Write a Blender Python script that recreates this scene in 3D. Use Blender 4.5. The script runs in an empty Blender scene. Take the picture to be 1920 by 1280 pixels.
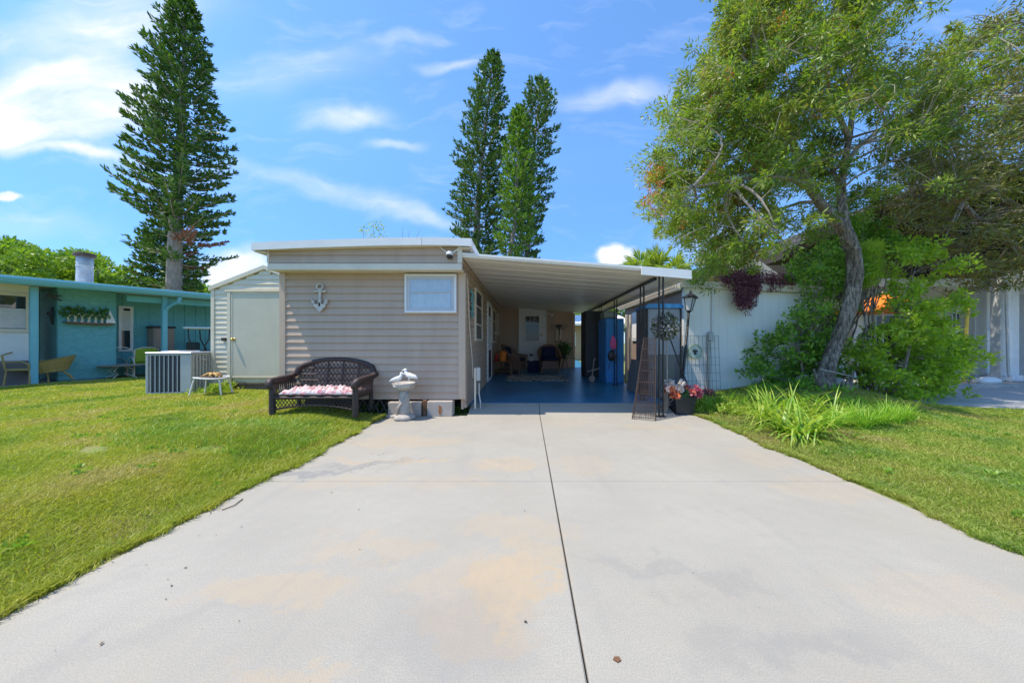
import bpy, math, random
import numpy as np
from mathutils import Vector
R = math.radians
rng = np.random.default_rng(7)
random.seed(7)
scene = bpy.context.scene
scene.cycles.use_denoising = True; scene.cycles.denoising_prefilter = 'ACCURATE'; scene.cycles.use_guiding = False
COL = scene.collection

# ------------------------------------------------------------------ camera
CH = 1.184; F = 600.0; CX = 988.0; CY = 643.0
cd = bpy.data.cameras.new("camera"); cam = bpy.data.objects.new("camera", cd); COL.objects.link(cam)
cam.location = (0, 0, CH); cam.rotation_euler = (R(90), 0, 0)
cd.sensor_width = 36; cd.lens = F / 1920 * 36
cd.shift_x = -(CX - 960) / 1920; cd.shift_y = (CY - 640) / 1920
cd.clip_start = 0.05; cd.clip_end = 2000
scene.camera = cam
def PX(px, Y): return (px - CX) / F * Y
def PZ(py, Y): return CH + (CY - py) / F * Y
def P(px, py, Y): return (PX(px, Y), Y, PZ(py, Y))

# ------------------------------------------------------------------ light
SUN = Vector((-0.42, -0.13, 1.0)).normalized()
scene.view_settings.view_transform = 'Standard'; scene.view_settings.look = 'None'
scene.view_settings.gamma = 1; scene.view_settings.exposure = 0.45
sl = bpy.data.lights.new("sun", 'SUN'); sl.energy = 4.3; sl.angle = R(0.55); sl.color = (1.0, 0.915, 0.79)
so = bpy.data.objects.new("sun", sl); COL.objects.link(so)
so.rotation_euler = (-SUN).to_track_quat('-Z', 'Y').to_euler(); so.location = (-8, -3, 20)

world = bpy.data.worlds.new("World"); scene.world = world; world.use_nodes = True
wn = world.node_tree; wn.nodes.clear()
def N(nt, t, **kw):
    n = nt.nodes.new(t)
    for k, v in kw.items(): setattr(n, k, v)
    return n
def mathn(nt, op, a, b=None, clamp=False):
    n = nt.nodes.new('ShaderNodeMath'); n.operation = op; n.use_clamp = clamp
    for i, v in enumerate((a, b)):
        if v is None: continue
        if isinstance(v, (int, float)): n.inputs[i].default_value = v
        else: nt.links.new(v, n.inputs[i])
    return n.outputs[0]
out = N(wn, 'ShaderNodeOutputWorld'); bg = N(wn, 'ShaderNodeBackground')
sky = N(wn, 'ShaderNodeTexSky', sky_type='NISHITA', sun_disc=False)
sky.sun_elevation = math.asin(SUN.z); sky.sun_rotation = math.atan2(SUN.x, SUN.y) % (2 * math.pi)
sky.air_density = 1.0; sky.dust_density = 0.3; sky.ozone_density = 3.0
hs = N(wn, 'ShaderNodeHueSaturation'); hs.inputs['Saturation'].default_value = 1.07; hs.inputs['Value'].default_value = 1.32
tnt = N(wn, 'ShaderNodeMixRGB', blend_type='MULTIPLY'); tnt.inputs[0].default_value = 1; tnt.inputs[2].default_value = (1,1,1,1)
wn.links.new(sky.outputs[0], tnt.inputs[1]); SKYT = tnt; wn.links.new(tnt.outputs[0], hs.inputs['Color'])
tc = N(wn, 'ShaderNodeTexCoord'); sx = N(wn, 'ShaderNodeSeparateXYZ'); wn.links.new(tc.outputs['Generated'], sx.inputs[0])
yy = mathn(wn, 'MAXIMUM', sx.outputs[1], 0.05)
u = mathn(wn, 'DIVIDE', sx.outputs[0], yy); v = mathn(wn, 'DIVIDE', sx.outputs[2], yy)
trp = N(wn, 'ShaderNodeValToRGB'); wn.links.new(sx.outputs[2], trp.inputs[0]); wn.links.new(trp.outputs[0], SKYT.inputs[2])
te = trp.color_ramp.elements; te[0].position = 0.0; te[0].color = (.42, .56, .80, 1); te[1].position = 1.0; te[1].color = (1, 1.12, 1.2, 1)
q_ = te.new(.22); q_.color = (.58, .74, .98, 1); q_ = te.new(.5); q_.color = (.92, 1.08, 1.2, 1)
cb = N(wn, 'ShaderNodeCombineXYZ'); wn.links.new(u, cb.inputs[0]); wn.links.new(v, cb.inputs[1])
dn = N(wn, 'ShaderNodeTexNoise'); dn.inputs['Scale'].default_value = 3.0; dn.inputs['Detail'].default_value = 9
wn.links.new(cb.outputs[0], dn.inputs['Vector'])
sub = N(wn, 'ShaderNodeVectorMath', operation='SUBTRACT'); wn.links.new(dn.outputs['Color'], sub.inputs[0]); sub.inputs[1].default_value = (.5, .5, .5)
sca = N(wn, 'ShaderNodeVectorMath', operation='SCALE'); wn.links.new(sub.outputs[0], sca.inputs[0]); sca.inputs['Scale'].default_value = 0.2
add = N(wn, 'ShaderNodeVectorMath', operation='ADD'); wn.links.new(cb.outputs[0], add.inputs[0]); wn.links.new(sca.outputs[0], add.inputs[1])
# high thin clouds: (px, py, rx, ry, tilt, strength) in the direction map, kept in direction space
CL = [(100, 190, 270, 100, 4, 1.25), (180, 50, 320, 110, 10, .9), (560, 120, 260, 60, 8, .28), (130, 285, 170, 18, -6, .95), (20, 368, 34, 13, 0, 1.3),
      (655, 216, 120, 32, 8, .75), (740, 270, 80, 18, 0, .65), (848, 121, 80, 18, 0, .6), (1160, 172, 170, 36, 8, .75),
      (765, 66, 120, 22, 0, .35), (435, 500, 85, 46, 0, 1.5), (1165, 487, 55, 28, 0, 1.5), (640, 370, 300, 30, -16, .4),
      (300, 320, 260, 40, -8, .35), (60, 420, 200, 40, 0, .3), (1330, 460, 130, 60, 0, .6), (800, 420, 160, 24, -12, .35),
      (30, 240, 120, 40, 0, .5)]
tot = None
for (px, py, rx, ry, an, st) in CL:
    m = N(wn, 'ShaderNodeMapping', vector_type='TEXTURE')
    m.inputs['Location'].default_value = ((px - CX) / F, (CY - py) / F, 0)
    m.inputs['Rotation'].default_value = (0, 0, R(an)); m.inputs['Scale'].default_value = (rx / F, ry / F, 1)
    wn.links.new(add.outputs[0], m.inputs['Vector'])
    ln = N(wn, 'ShaderNodeVectorMath', operation='LENGTH'); wn.links.new(m.outputs[0], ln.inputs[0])
    mr = N(wn, 'ShaderNodeMapRange', interpolation_type='SMOOTHERSTEP'); wn.links.new(ln.outputs['Value'], mr.inputs['Value'])
    mr.inputs['From Min'].default_value = 1.1; mr.inputs['From Max'].default_value = 0.0 if st < 1.2 else .45
    mr.inputs['To Min'].default_value = 0; mr.inputs['To Max'].default_value = st
    tot = mr.outputs[0] if tot is None else mathn(wn, 'ADD', tot, mr.outputs[0])
m = N(wn, 'ShaderNodeMapping'); m.inputs['Scale'].default_value = (1.6, 5.5, 1); m.inputs['Rotation'].default_value = (0, 0, R(-6))
wn.links.new(add.outputs[0], m.inputs['Vector'])
wisp = N(wn, 'ShaderNodeTexNoise'); wisp.inputs['Scale'].default_value = 2.4; wisp.inputs['Detail'].default_value = 12; wisp.inputs['Roughness'].default_value = .6; wisp.inputs['Distortion'].default_value = .35
wn.links.new(m.outputs[0], wisp.inputs['Vector'])
wr = N(wn, 'ShaderNodeMapRange'); wn.links.new(wisp.outputs['Fac'], wr.inputs['Value'])
wr.inputs['From Min'].default_value = .3; wr.inputs['From Max'].default_value = .68; wr.inputs['To Min'].default_value = .5; wr.inputs['To Max'].default_value = 1.05
bgw = N(wn, 'ShaderNodeMapRange'); wn.links.new(wisp.outputs['Fac'], bgw.inputs['Value'])
bgw.inputs['From Min'].default_value = .52; bgw.inputs['From Max'].default_value = .8; bgw.inputs['To Max'].default_value = .25
cl = mathn(wn, 'ADD', mathn(wn, 'MULTIPLY', tot, wr.outputs[0]), bgw.outputs[0])
cl = mathn(wn, 'MULTIPLY', cl, 0.86, True)
mix = N(wn, 'ShaderNodeMixRGB'); mix.inputs['Color2'].default_value = (5.2, 5.5, 6.1, 1)
wn.links.new(cl, mix.inputs['Fac']); wn.links.new(hs.outputs[0], mix.inputs['Color1'])
wn.links.new(mix.outputs[0], bg.inputs['Color']); bg.inputs['Strength'].default_value = 0.145
wn.links.new(bg.outputs[0], out.inputs['Surface'])

# ------------------------------------------------------------------ materials
def newmat(name):
    m = bpy.data.materials.new(name); m.use_nodes = True; nt = m.node_tree; nt.nodes.clear()
    o = nt.nodes.new('ShaderNodeOutputMaterial'); return m, nt, o
def pm(name, col, rough=.6, var=.12, scale=6, bump=0, bscale=60, metal=0, dirt=0, stretch=(1, 1, 1)):
    m, nt, o = newmat(name)
    b = nt.nodes.new('ShaderNodeBsdfPrincipled'); nt.links.new(b.outputs[0], o.inputs[0])
    b.inputs['Roughness'].default_value = rough; b.inputs['Metallic'].default_value = metal
    t = nt.nodes.new('ShaderNodeTexCoord'); mp = nt.nodes.new('ShaderNodeMapping'); mp.inputs['Scale'].default_value = stretch
    nt.links.new(t.outputs['Object'], mp.inputs[0])
    n = nt.nodes.new('ShaderNodeTexNoise'); n.inputs['Scale'].default_value = scale; n.inputs['Detail'].default_value = 6
    nt.links.new(mp.outputs[0], n.inputs['Vector'])
    r = nt.nodes.new('ShaderNodeValToRGB'); nt.links.new(n.outputs['Fac'], r.inputs[0])
    r.color_ramp.elements[0].position = .3; r.color_ramp.elements[1].position = .7
    r.color_ramp.elements[0].color = (*[c * (1 - var) for c in col], 1); r.color_ramp.elements[1].color = (*[min(1, c * (1 + var)) for c in col], 1)
    src = r.outputs[0]
    if dirt:
        n2 = nt.nodes.new('ShaderNodeTexNoise'); n2.inputs['Scale'].default_value = scale * .37; n2.inputs['Detail'].default_value = 8; n2.inputs['Roughness'].default_value = .7
        nt.links.new(mp.outputs[0], n2.inputs['Vector'])
        mr = nt.nodes.new('ShaderNodeMapRange'); nt.links.new(n2.outputs['Fac'], mr.inputs[0]); mr.inputs[1].default_value = .5; mr.inputs[2].default_value = .75; mr.inputs[4].default_value = dirt
        mx = nt.nodes.new('ShaderNodeMixRGB'); nt.links.new(mr.outputs[0], mx.inputs[0]); nt.links.new(src, mx.inputs[1]); mx.inputs[2].default_value = (col[0] * .45, col[1] * .42, col[2] * .36, 1)
        src = mx.outputs[0]
    nt.links.new(src, b.inputs['Base Color'])
    if bump:
        bn = nt.nodes.new('ShaderNodeTexNoise'); bn.inputs['Scale'].default_value = bscale; bn.inputs['Detail'].default_value = 4
        nt.links.new(mp.outputs[0], bn.inputs['Vector'])
        bb = nt.nodes.new('ShaderNodeBump'); bb.inputs['Strength'].default_value = bump; bb.inputs['Distance'].default_value = .01
        nt.links.new(bn.outputs['Fac'], bb.inputs['Height']); nt.links.new(bb.outputs[0], b.inputs['Normal'])
    return m
def leafmat(name, cols, trans=.35, rough=.5, noise=0, ncols=None, nscale=.8):
    m, nt, o = newmat(name)
    g = nt.nodes.new('ShaderNodeNewGeometry'); r = nt.nodes.new('ShaderNodeValToRGB')
    nt.links.new(g.outputs['Random Per Island'], r.inputs[0])
    e = r.color_ramp.elements
    while len(e) < len(cols): e.new(.5)
    for i, c in enumerate(cols):
        e[i].position = i / max(1, len(cols) - 1); e[i].color = (*c, 1)
    src = r.outputs[0]
    if noise:
        t = nt.nodes.new('ShaderNodeTexCoord'); n = nt.nodes.new('ShaderNodeTexNoise'); n.inputs['Scale'].default_value = nscale; n.inputs['Detail'].default_value = 5
        nt.links.new(t.outputs['Object'], n.inputs['Vector'])
        r2 = nt.nodes.new('ShaderNodeValToRGB'); nt.links.new(n.outputs['Fac'], r2.inputs[0])
        e2 = r2.color_ramp.elements
        while len(e2) < len(ncols): e2.new(.5)
        for i, c in enumerate(ncols):
            e2[i].position = .32 + .36 * i / max(1, len(ncols) - 1); e2[i].color = (*c, 1)
        mx = nt.nodes.new('ShaderNodeMixRGB'); mx.inputs[0].default_value = noise; nt.links.new(src, mx.inputs[1]); nt.links.new(r2.outputs[0], mx.inputs[2]); src = mx.outputs[0]
    d = nt.nodes.new('ShaderNodeBsdfPrincipled'); d.inputs['Roughness'].default_value = rough; nt.links.new(src, d.inputs['Base Color'])
    tr = nt.nodes.new('ShaderNodeBsdfTranslucent'); ms = nt.nodes.new('ShaderNodeMixShader'); ms.inputs[0].default_value = trans
    bc = nt.nodes.new('ShaderNodeMixRGB'); bc.blend_type = 'MULTIPLY'; bc.inputs[0].default_value = 1; bc.inputs[2].default_value = (1.5, 1.55, .7, 1)
    nt.links.new(src, bc.inputs[1]); nt.links.new(bc.outputs[0], tr.inputs[0])
    nt.links.new(d.outputs[0], ms.inputs[1]); nt.links.new(tr.outputs[0], ms.inputs[2]); nt.links.new(ms.outputs[0], o.inputs[0])
    return m
def glassmat(name, tint=(.8, .85, .9), gl=.25):
    m, nt, o = newmat(name)
    a = nt.nodes.new('ShaderNodeBsdfTransparent'); a.inputs[0].default_value = (*tint, 1)
    g = nt.nodes.new('ShaderNodeBsdfGlossy'); g.inputs['Roughness'].default_value = .03
    x = nt.nodes.new('ShaderNodeMixShader'); x.inputs[0].default_value = gl
    nt.links.new(a.outputs[0], x.inputs[1]); nt.links.new(g.outputs[0], x.inputs[2]); nt.links.new(x.outputs[0], o.inputs[0]); return m

M = {}
M['siding'] = pm('taupe_siding', (.50, .365, .262), .55, .06, 3, .15, 40, dirt=.25, stretch=(1.6, 1.6, .35))
M['siding_trim'] = pm('taupe_trim', (.54, .40, .285), .5, .04, 4)
M['cream'] = pm('cream_metal', (.70, .62, .49), .45, .05, 5, dirt=.15)
M['shed_cream'] = pm('shed_cream', (.70, .62, .46), .45, .05, 4, dirt=.15)
M['shed_door'] = pm('shed_door_paint', (.57, .53, .40), .5, .05, 3, dirt=.1)
M['white'] = pm('white_paint', (.76, .76, .74), .45, .04, 6, dirt=.12)
M['roofwhite'] = pm('white_roof_metal', (.78, .77, .74), .4, .04, 4, dirt=.15)
M['ceiling'] = pm('carport_ceiling_metal', (.80, .75, .66), .4, .07, 1.6, .15, 12, dirt=.25, stretch=(.5, 3, 1))
M['black'] = pm('black_iron', (.025, .022, .02), .4, .2, 10)
M['darkplastic'] = pm('dark_plastic', (.03, .03, .034), .45, .15, 5)
M['rust'] = pm('rusty_wire', (.065, .042, .034), .8, .3, 12)
M['bluefloor'] = pm('blue_floor_paint', (.035, .19, .33), .32, .18, 1.2, .1, 30, dirt=.3)
M['blue'] = pm('blue_locker_paint', (.05, .26, .60), .35, .06, 3, dirt=.1)
M['navy'] = pm('navy_cloth', (.012, .018, .06), .9, .2, 20)
M['wickerdark'] = pm('dark_brown_wicker', (.055, .035, .03), .5, .35, 40, .5, 120)
M['wickertan'] = pm('brown_wicker', (.22, .12, .075), .6, .25, 40, .4, 120)
M['stone'] = pm('cast_stone', (.42, .38, .33), .9, .16, 9, .5, 50, dirt=.5)
M['plaster'] = pm('white_plaster', (.82, .81, .78), .6, .04, 9)
M['block'] = pm('concrete_block', (.44, .38, .32), .9, .12, 8, .4, 80, dirt=.3)
M['acgrey'] = pm('ac_grey_paint', (.47, .47, .44), .45, .06, 5, dirt=.1)
M['acgrille'] = pm('ac_coil_dark', (.12, .13, .14), .5, .2, 30)
M['teal'] = pm('teal_paint', (.14, .44, .46), .6, .08, 4, .2, 30, dirt=.15)
M['tealtrim'] = pm('teal_trim', (.16, .46, .52), .45, .05, 3)
M['greywall'] = pm('pale_grey_wall', (.84, .81, .75), .6, .04, 1.5, .1, 20, dirt=.12, stretch=(1, 1, .3))
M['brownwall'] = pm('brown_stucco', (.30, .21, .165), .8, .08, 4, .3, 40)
M['glass'] = glassmat('window_glass', (.75, .82, .88), .18)
M['darkglass'] = pm('dark_glass', (.03, .035, .04), .04, .2, 3)
M['curtain'] = pm('white_curtain', (.80, .77, .72), .9, .06, 14)
M['metalgrey'] = pm('galvanised_metal', (.55, .56, .58), .35, .15, 8, metal=.5, dirt=.3)
M['rustcap'] = pm('rusty_cap', (.07, .05, .045), .8, .3, 10)
M['bark_plain'] = pm('grey_bark', (.20, .165, .14), .95, .35, 9, 1.0, 28, dirt=.5, stretch=(1, 1, .35))
M['barklight'] = pm('pale_bark', (.30, .25, .20), .95, .25, 9, .8, 30, stretch=(1, 1, .4))
M['twig'] = pm('dead_twig', (.34, .29, .24), .95, .25, 5)
M['darktwig'] = pm('dark_twig', (.12, .085, .06), .95, .3, 5)
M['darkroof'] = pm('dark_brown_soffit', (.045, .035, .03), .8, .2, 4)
M['brass'] = pm('brass', (.62, .45, .15), .25, .05, 5, metal=.9)
M['tan'] = pm('tan_plastic', (.33, .25, .20), .6, .06, 4)
M['orange'] = pm('orange_cloth', (.85, .22, .02), .7, .1, 4)
M['yellow'] = pm('yellow_paint', (.75, .50, .05), .5, .08, 4)
M['greenplastic'] = pm('lime_cushion', (.24, .36, .03), .8, .15, 10)
M['straw'] = pm('straw_wicker', (.42, .30, .10), .7, .2, 30, .4, 80)
M['pinkbag'] = pm('pink_fabric', (.70, .10, .28), .6, .15, 20)
M['board'] = pm('grey_board', (.15, .155, .165), .7, .06, 4)
M['rock'] = pm('pale_rock', (.42, .39, .35), .9, .2, 6, .8, 20, dirt=.5)
M['smoked'] = pm('smoked_panel', (.13, .125, .135), .25, .12, 3)
M['palepanel'] = pm('pale_smoked_panel', (.30, .30, .33), .3, .1, 3)
M['brownwood'] = pm('brown_wood', (.17, .085, .04), .6, .25, 8)
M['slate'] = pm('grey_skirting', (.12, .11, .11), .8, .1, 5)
M['asphalt'] = pm('grey_pavement', (.46, .45, .43), .9, .1, 3, .3, 80, dirt=.2)
M['wornwhite'] = pm('weathered_white', (.58, .54, .48), .8, .15, 20, .4, 40, dirt=.6)
M['tealart'] = pm('aqua_glass_art', (.12, .42, .45), .4, .4, 30)

# ------------------------------------------------------------------ mesh builder
class MB:
    def __init__(s): s.v = []; s.f = []; s.tv = None
    def add(s, vs, fs):
        o = len(s.v); s.v += [tuple(p) for p in vs]; s.f += [tuple(i + o for i in f) for f in fs]; return s
    def box(s, x0, x1, y0, y1, z0, z1):
        return s.add([(x0, y0, z0), (x1, y0, z0), (x1, y1, z0), (x0, y1, z0), (x0, y0, z1), (x1, y0, z1), (x1, y1, z1), (x0, y1, z1)],
                     [(0, 3, 2, 1), (4, 5, 6, 7), (0, 1, 5, 4), (1, 2, 6, 5), (2, 3, 7, 6), (3, 0, 4, 7)])
    def rbox(s, x0, x1, y0, y1, z0, z1, b=.01):
        # bevelled box: chamfered on every edge
        b = min(b, (x1 - x0) / 2.01, (y1 - y0) / 2.01, (z1 - z0) / 2.01)
        vs = []; idx = {}
        for ax in range(3):
            for sx_ in (0, 1):
                for sy_ in (0, 1):
                    for sz_ in (0, 1):
                        c = [(x0, x1)[sx_], (y0, y1)[sy_], (z0, z1)[sz_]]
                        for k, sg in enumerate((sx_, sy_, sz_)):
                            if k != ax: c[k] += b if sg == 0 else -b
                        idx[(ax, sx_, sy_, sz_)] = len(vs); vs.append(tuple(c))
        fs = []
        for ax in range(3):
            for sg in (0, 1):
                o = [k for k in range(3) if k != ax]; q = []
                for a, c in ((0, 0), (1, 0), (1, 1), (0, 1)):
                    t = [0, 0, 0]; t[ax] = sg; t[o[0]] = a; t[o[1]] = c; q.append(idx[(ax, *t)])
                fs.append(tuple(q))
        for ax in range(3):   # edges along ax
            o = [k for k in range(3) if k != ax]
            for a in (0, 1):
                for c in (0, 1):
                    q = []
                    for (who, e) in ((o[0], 0), (o[0], 1), (o[1], 1), (o[1], 0)):
                        t = [0, 0, 0]; t[ax] = e; t[o[0]] = a; t[o[1]] = c; q.append(idx[(who, *t)])
                    fs.append(tuple(q))
        for a in (0, 1):
            for c in (0, 1):
                for d in (0, 1): fs.append((idx[(0, a, c, d)], idx[(1, a, c, d)], idx[(2, a, c, d)]))
        return s.add(vs, fs)
    def tube(s, pts, r, seg=8, cap=True):
        pts = [Vector(p) for p in pts]; n = len(pts)
        rr = r if isinstance(r, (list, tuple)) else [r] * n
        o = len(s.v); up = None; vs = []
        for i, p in enumerate(pts):
            d = (pts[min(i + 1, n - 1)] - pts[max(i - 1, 0)])
            if d.length < 1e-9: d = Vector((0, 0, 1))
            d.normalize()
            if up is None: up = d.orthogonal().normalized()
            up = (up - d * up.dot(d))
            if up.length < 1e-6: up = d.orthogonal()
            up.normalize(); w = d.cross(up)
            for k in range(seg):
                a = 2 * math.pi * k / seg; vs.append(p + (up * math.cos(a) + w * math.sin(a)) * rr[i])
        fs = []
        for i in range(n - 1):
            for k in range(seg):
                a = i * seg + k; b = i * seg + (k + 1) % seg; fs.append((a, b, b + seg, a + seg))
        if cap: fs.append(tuple(range(seg - 1, -1, -1))); fs.append(tuple((n - 1) * seg + k for k in range(seg)))
        return s.add(vs, fs)
    def lathe(s, prof, c=(0, 0, 0), seg=20, sxy=(1, 1), ripple=None):
        vs = []; fs = []; n = len(prof)
        for i, (r, z) in enumerate(prof):
            for k in range(seg):
                a = 2 * math.pi * k / seg; q = r * (1 + (ripple(i, a) if ripple else 0)); vs.append((c[0] + q * math.cos(a) * sxy[0], c[1] + q * math.sin(a) * sxy[1], c[2] + z))
        for i in range(n - 1):
            for k in range(seg):
                a = i * seg + k; b = i * seg + (k + 1) % seg; fs.append((a, b, b + seg, a + seg))
        fs.append(tuple(range(seg - 1, -1, -1))); fs.append(tuple((n - 1) * seg + k for k in range(seg)))
        return s.add(vs, fs)
    def ball(s, c, r, seg=14, rings=9, rot=None):
        r = (r, r, r) if isinstance(r, (int, float)) else r; vs = []; fs = []
        for i in range(rings + 1):
            t = math.pi * i / rings
            for k in range(seg):
                a = 2 * math.pi * k / seg
                p = Vector((r[0] * math.sin(t) * math.cos(a), r[1] * math.sin(t) * math.sin(a), r[2] * math.cos(t)))
                if rot: p.rotate(rot)
                vs.append(p + Vector(c))
        for i in range(rings):
            for k in range(seg):
                a = i * seg + k; b = i * seg + (k + 1) % seg; fs.append((a, a + seg, b + seg, b))
        return s.add(vs, fs)
    def prism(s, poly, y0, y1, axis='y'):
        # poly of (a,b); axis y: a=x,b=z extruded in y ; axis x: a=y,b=z extruded in x ; axis z: a=x,b=y extruded in z
        n = len(poly); f = {'y': lambda a, b, t: (a, t, b), 'x': lambda a, b, t: (t, a, b), 'z': lambda a, b, t: (a, b, t)}[axis]
        vs = [f(a, b, y0) for a, b in poly] + [f(a, b, y1) for a, b in poly]
        return s.add(vs, [tuple(range(n)), tuple(range(2 * n - 1, n - 1, -1))] + [(i, i + n, (i + 1) % n + n, (i + 1) % n) for i in range(n)])
    def siding(s, o, du, w, z0, z1, nrm, lap=.116, proj=.024, rng_=None):
        # horizontal lap boards: face leans out towards its lower edge
        o = Vector(o); du = Vector(du); nrm = Vector(nrm); z = z0
        while z < z1 - 1e-4:
            zt = min(z + lap, z1); a, b = (0, w) if rng_ is None else rng_((z + zt) / 2)
            if b - a > .02:
                p = lambda t, zz, q: (o + du * t + nrm * q + Vector((0, 0, zz)))
                vs = [p(a, z, proj), p(b, z, proj), p(b, zt, .003), p(a, zt, .003), p(a, z, -.02), p(b, z, -.02), p(b, zt, -.02), p(a, zt, -.02)]
                s.add(vs, [(0, 1, 2, 3), (0, 4, 5, 1), (0, 3, 7, 4), (1, 5, 6, 2), (3, 2, 6, 7)])
            z = zt
        return s
    def xf(s, fn, start=0):
        s.v[start:] = [tuple(fn(Vector(p))) for p in s.v[start:]]; return s
    def build(s, name, mat, parent=None, smooth=False, origin=None):
        me = bpy.data.meshes.new(name); vs = np.array(s.v, dtype=float)
        if parent is not None: org = root_loc(parent)
        elif origin is not None: org = np.array(origin, float)
        else: org = np.array([(vs[:, 0].min() + vs[:, 0].max()) / 2, (vs[:, 1].min() + vs[:, 1].max()) / 2, vs[:, 2].min()])
        me.from_pydata((vs - org).tolist(), [], s.f)
        me.materials.append(M[mat] if isinstance(mat, str) else mat)
        import bmesh
        if len(s.f) < 60000:
            bm = bmesh.new(); bm.from_mesh(me); bmesh.ops.recalc_face_normals(bm, faces=bm.faces); bm.to_mesh(me); bm.free()
        if smooth: me.polygons.foreach_set('use_smooth', [True] * len(me.polygons))
        ob = bpy.data.objects.new(name, me); COL.objects.link(ob)
        if parent is not None: ob.parent = parent
        else: ob.location = org
        return ob
def root_loc(o):
    while o.parent is not None: o = o.parent
    return np.array(o.location)
def tag(o, label=None, cat=None, group=None, kind=None):
    if label: o['label'] = label
    if cat: o['category'] = cat
    if group: o['group'] = group
    if kind: o['kind'] = kind
    return o
def thing(name, label, cat, loc=(0, 0, 0), group=None):
    o = bpy.data.objects.new(name, None); COL.objects.link(o); o.location = loc; o.empty_display_size = .2
    return tag(o, label, cat, group)
def copy_tree(o, parent=None):
    c = o.copy(); COL.objects.link(c)
    if parent: c.parent = parent
    for ch in list(o.children): copy_tree(ch, c)
    return c
def npmesh(name, V, nper, mat, parent=None, org=None, smooth=False):
    """V: (N*nper,3) vertices, one polygon per nper consecutive vertices"""
    V = np.asarray(V, dtype=np.float32); n = len(V) // nper
    if parent is not None: org = root_loc(parent)
    elif org is None: org = np.array([V[:, 0].mean(), V[:, 1].mean(), V[:, 2].min()])
    me = bpy.data.meshes.new(name); me.vertices.add(len(V)); me.vertices.foreach_set('co', (V - np.asarray(org, dtype=np.float32)).ravel())
    me.loops.add(len(V)); me.loops.foreach_set('vertex_index', np.arange(len(V), dtype=np.int32))
    me.polygons.add(n); me.polygons.foreach_set('loop_start', np.arange(0, len(V), nper, dtype=np.int32))
    try: me.polygons.foreach_set('loop_total', np.full(n, nper, dtype=np.int32))
    except Exception: pass
    me.materials.append(M[mat] if isinstance(mat, str) else mat)
    me.update(); me.validate()
    ob = bpy.data.objects.new(name, me); COL.objects.link(ob)
    if parent is not None: ob.parent = parent
    else: ob.location = tuple(float(c) for c in org)
    return ob
def unit(a): return a / np.maximum(np.linalg.norm(a, axis=-1, keepdims=True), 1e-9)
def rdir(n, flat=1.0):
    d = rng.normal(size=(n, 3)); d[:, 2] *= flat; return unit(d)
def leafquads(C, D, L, W, fold=.0):
    """diamond leaves at C along D, length L width W (arrays or scalars)"""
    n = len(C); L = np.broadcast_to(L, (n,))[:, None]; W = np.broadcast_to(W, (n,))[:, None]
    S = unit(np.cross(D, rdir(n))); Nn = np.cross(D, S)
    V = np.empty((n, 4, 3)); V[:, 0] = C; V[:, 1] = C + D * L * .45 + S * W * .5 + Nn * W * fold; V[:, 2] = C + D * L; V[:, 3] = C + D * L * .45 - S * W * .5 + Nn * W * fold
    return V.reshape(-1, 3)
def interp(x, xs, ys): return float(np.interp(x, xs, ys))

bkm, nt, o = newmat('furrowed_bark')
b = N(nt, 'ShaderNodeBsdfPrincipled'); b.inputs['Roughness'].default_value = .95; nt.links.new(b.outputs[0], o.inputs[0])
t = N(nt, 'ShaderNodeTexCoord'); mp_ = N(nt, 'ShaderNodeMapping'); mp_.inputs['Scale'].default_value = (1, 1, .22); nt.links.new(t.outputs['Object'], mp_.inputs[0])
n0 = N(nt, 'ShaderNodeTexNoise'); n0.inputs['Scale'].default_value = 26; n0.inputs['Detail'].default_value = 8; n0.inputs['Roughness'].default_value = .7; n0.inputs['Distortion'].default_value = .6; nt.links.new(mp_.outputs[0], n0.inputs['Vector'])
n1_ = N(nt, 'ShaderNodeTexNoise'); n1_.inputs['Scale'].default_value = 3.5; n1_.inputs['Detail'].default_value = 5; nt.links.new(t.outputs['Object'], n1_.inputs['Vector'])
r = N(nt, 'ShaderNodeValToRGB'); nt.links.new(n0.outputs['Fac'], r.inputs[0]); e = r.color_ramp.elements
e[0].position = .38; e[0].color = (.075, .06, .05, 1); e[1].position = .66; e[1].color = (.50, .44, .38, 1); q = e.new(.5); q.color = (.27, .22, .18, 1)
r2 = N(nt, 'ShaderNodeValToRGB'); nt.links.new(n1_.outputs['Fac'], r2.inputs[0]); r2.color_ramp.elements[0].position = .35; r2.color_ramp.elements[0].color = (.75, .68, .62, 1); r2.color_ramp.elements[1].position = .65; r2.color_ramp.elements[1].color = (1.15, 1.12, 1.08, 1)
mx = N(nt, 'ShaderNodeMixRGB', blend_type='MULTIPLY'); mx.inputs[0].default_value = 1; nt.links.new(r.outputs[0], mx.inputs[1]); nt.links.new(r2.outputs[0], mx.inputs[2]); nt.links.new(mx.outputs[0], b.inputs['Base Color'])
bb = N(nt, 'ShaderNodeBump'); bb.inputs['Strength'].default_value = 1; bb.inputs['Distance'].default_value = .035; nt.links.new(n0.outputs['Fac'], bb.inputs['Height']); nt.links.new(bb.outputs[0], b.inputs['Normal'])
M['bark'] = bkm

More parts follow.
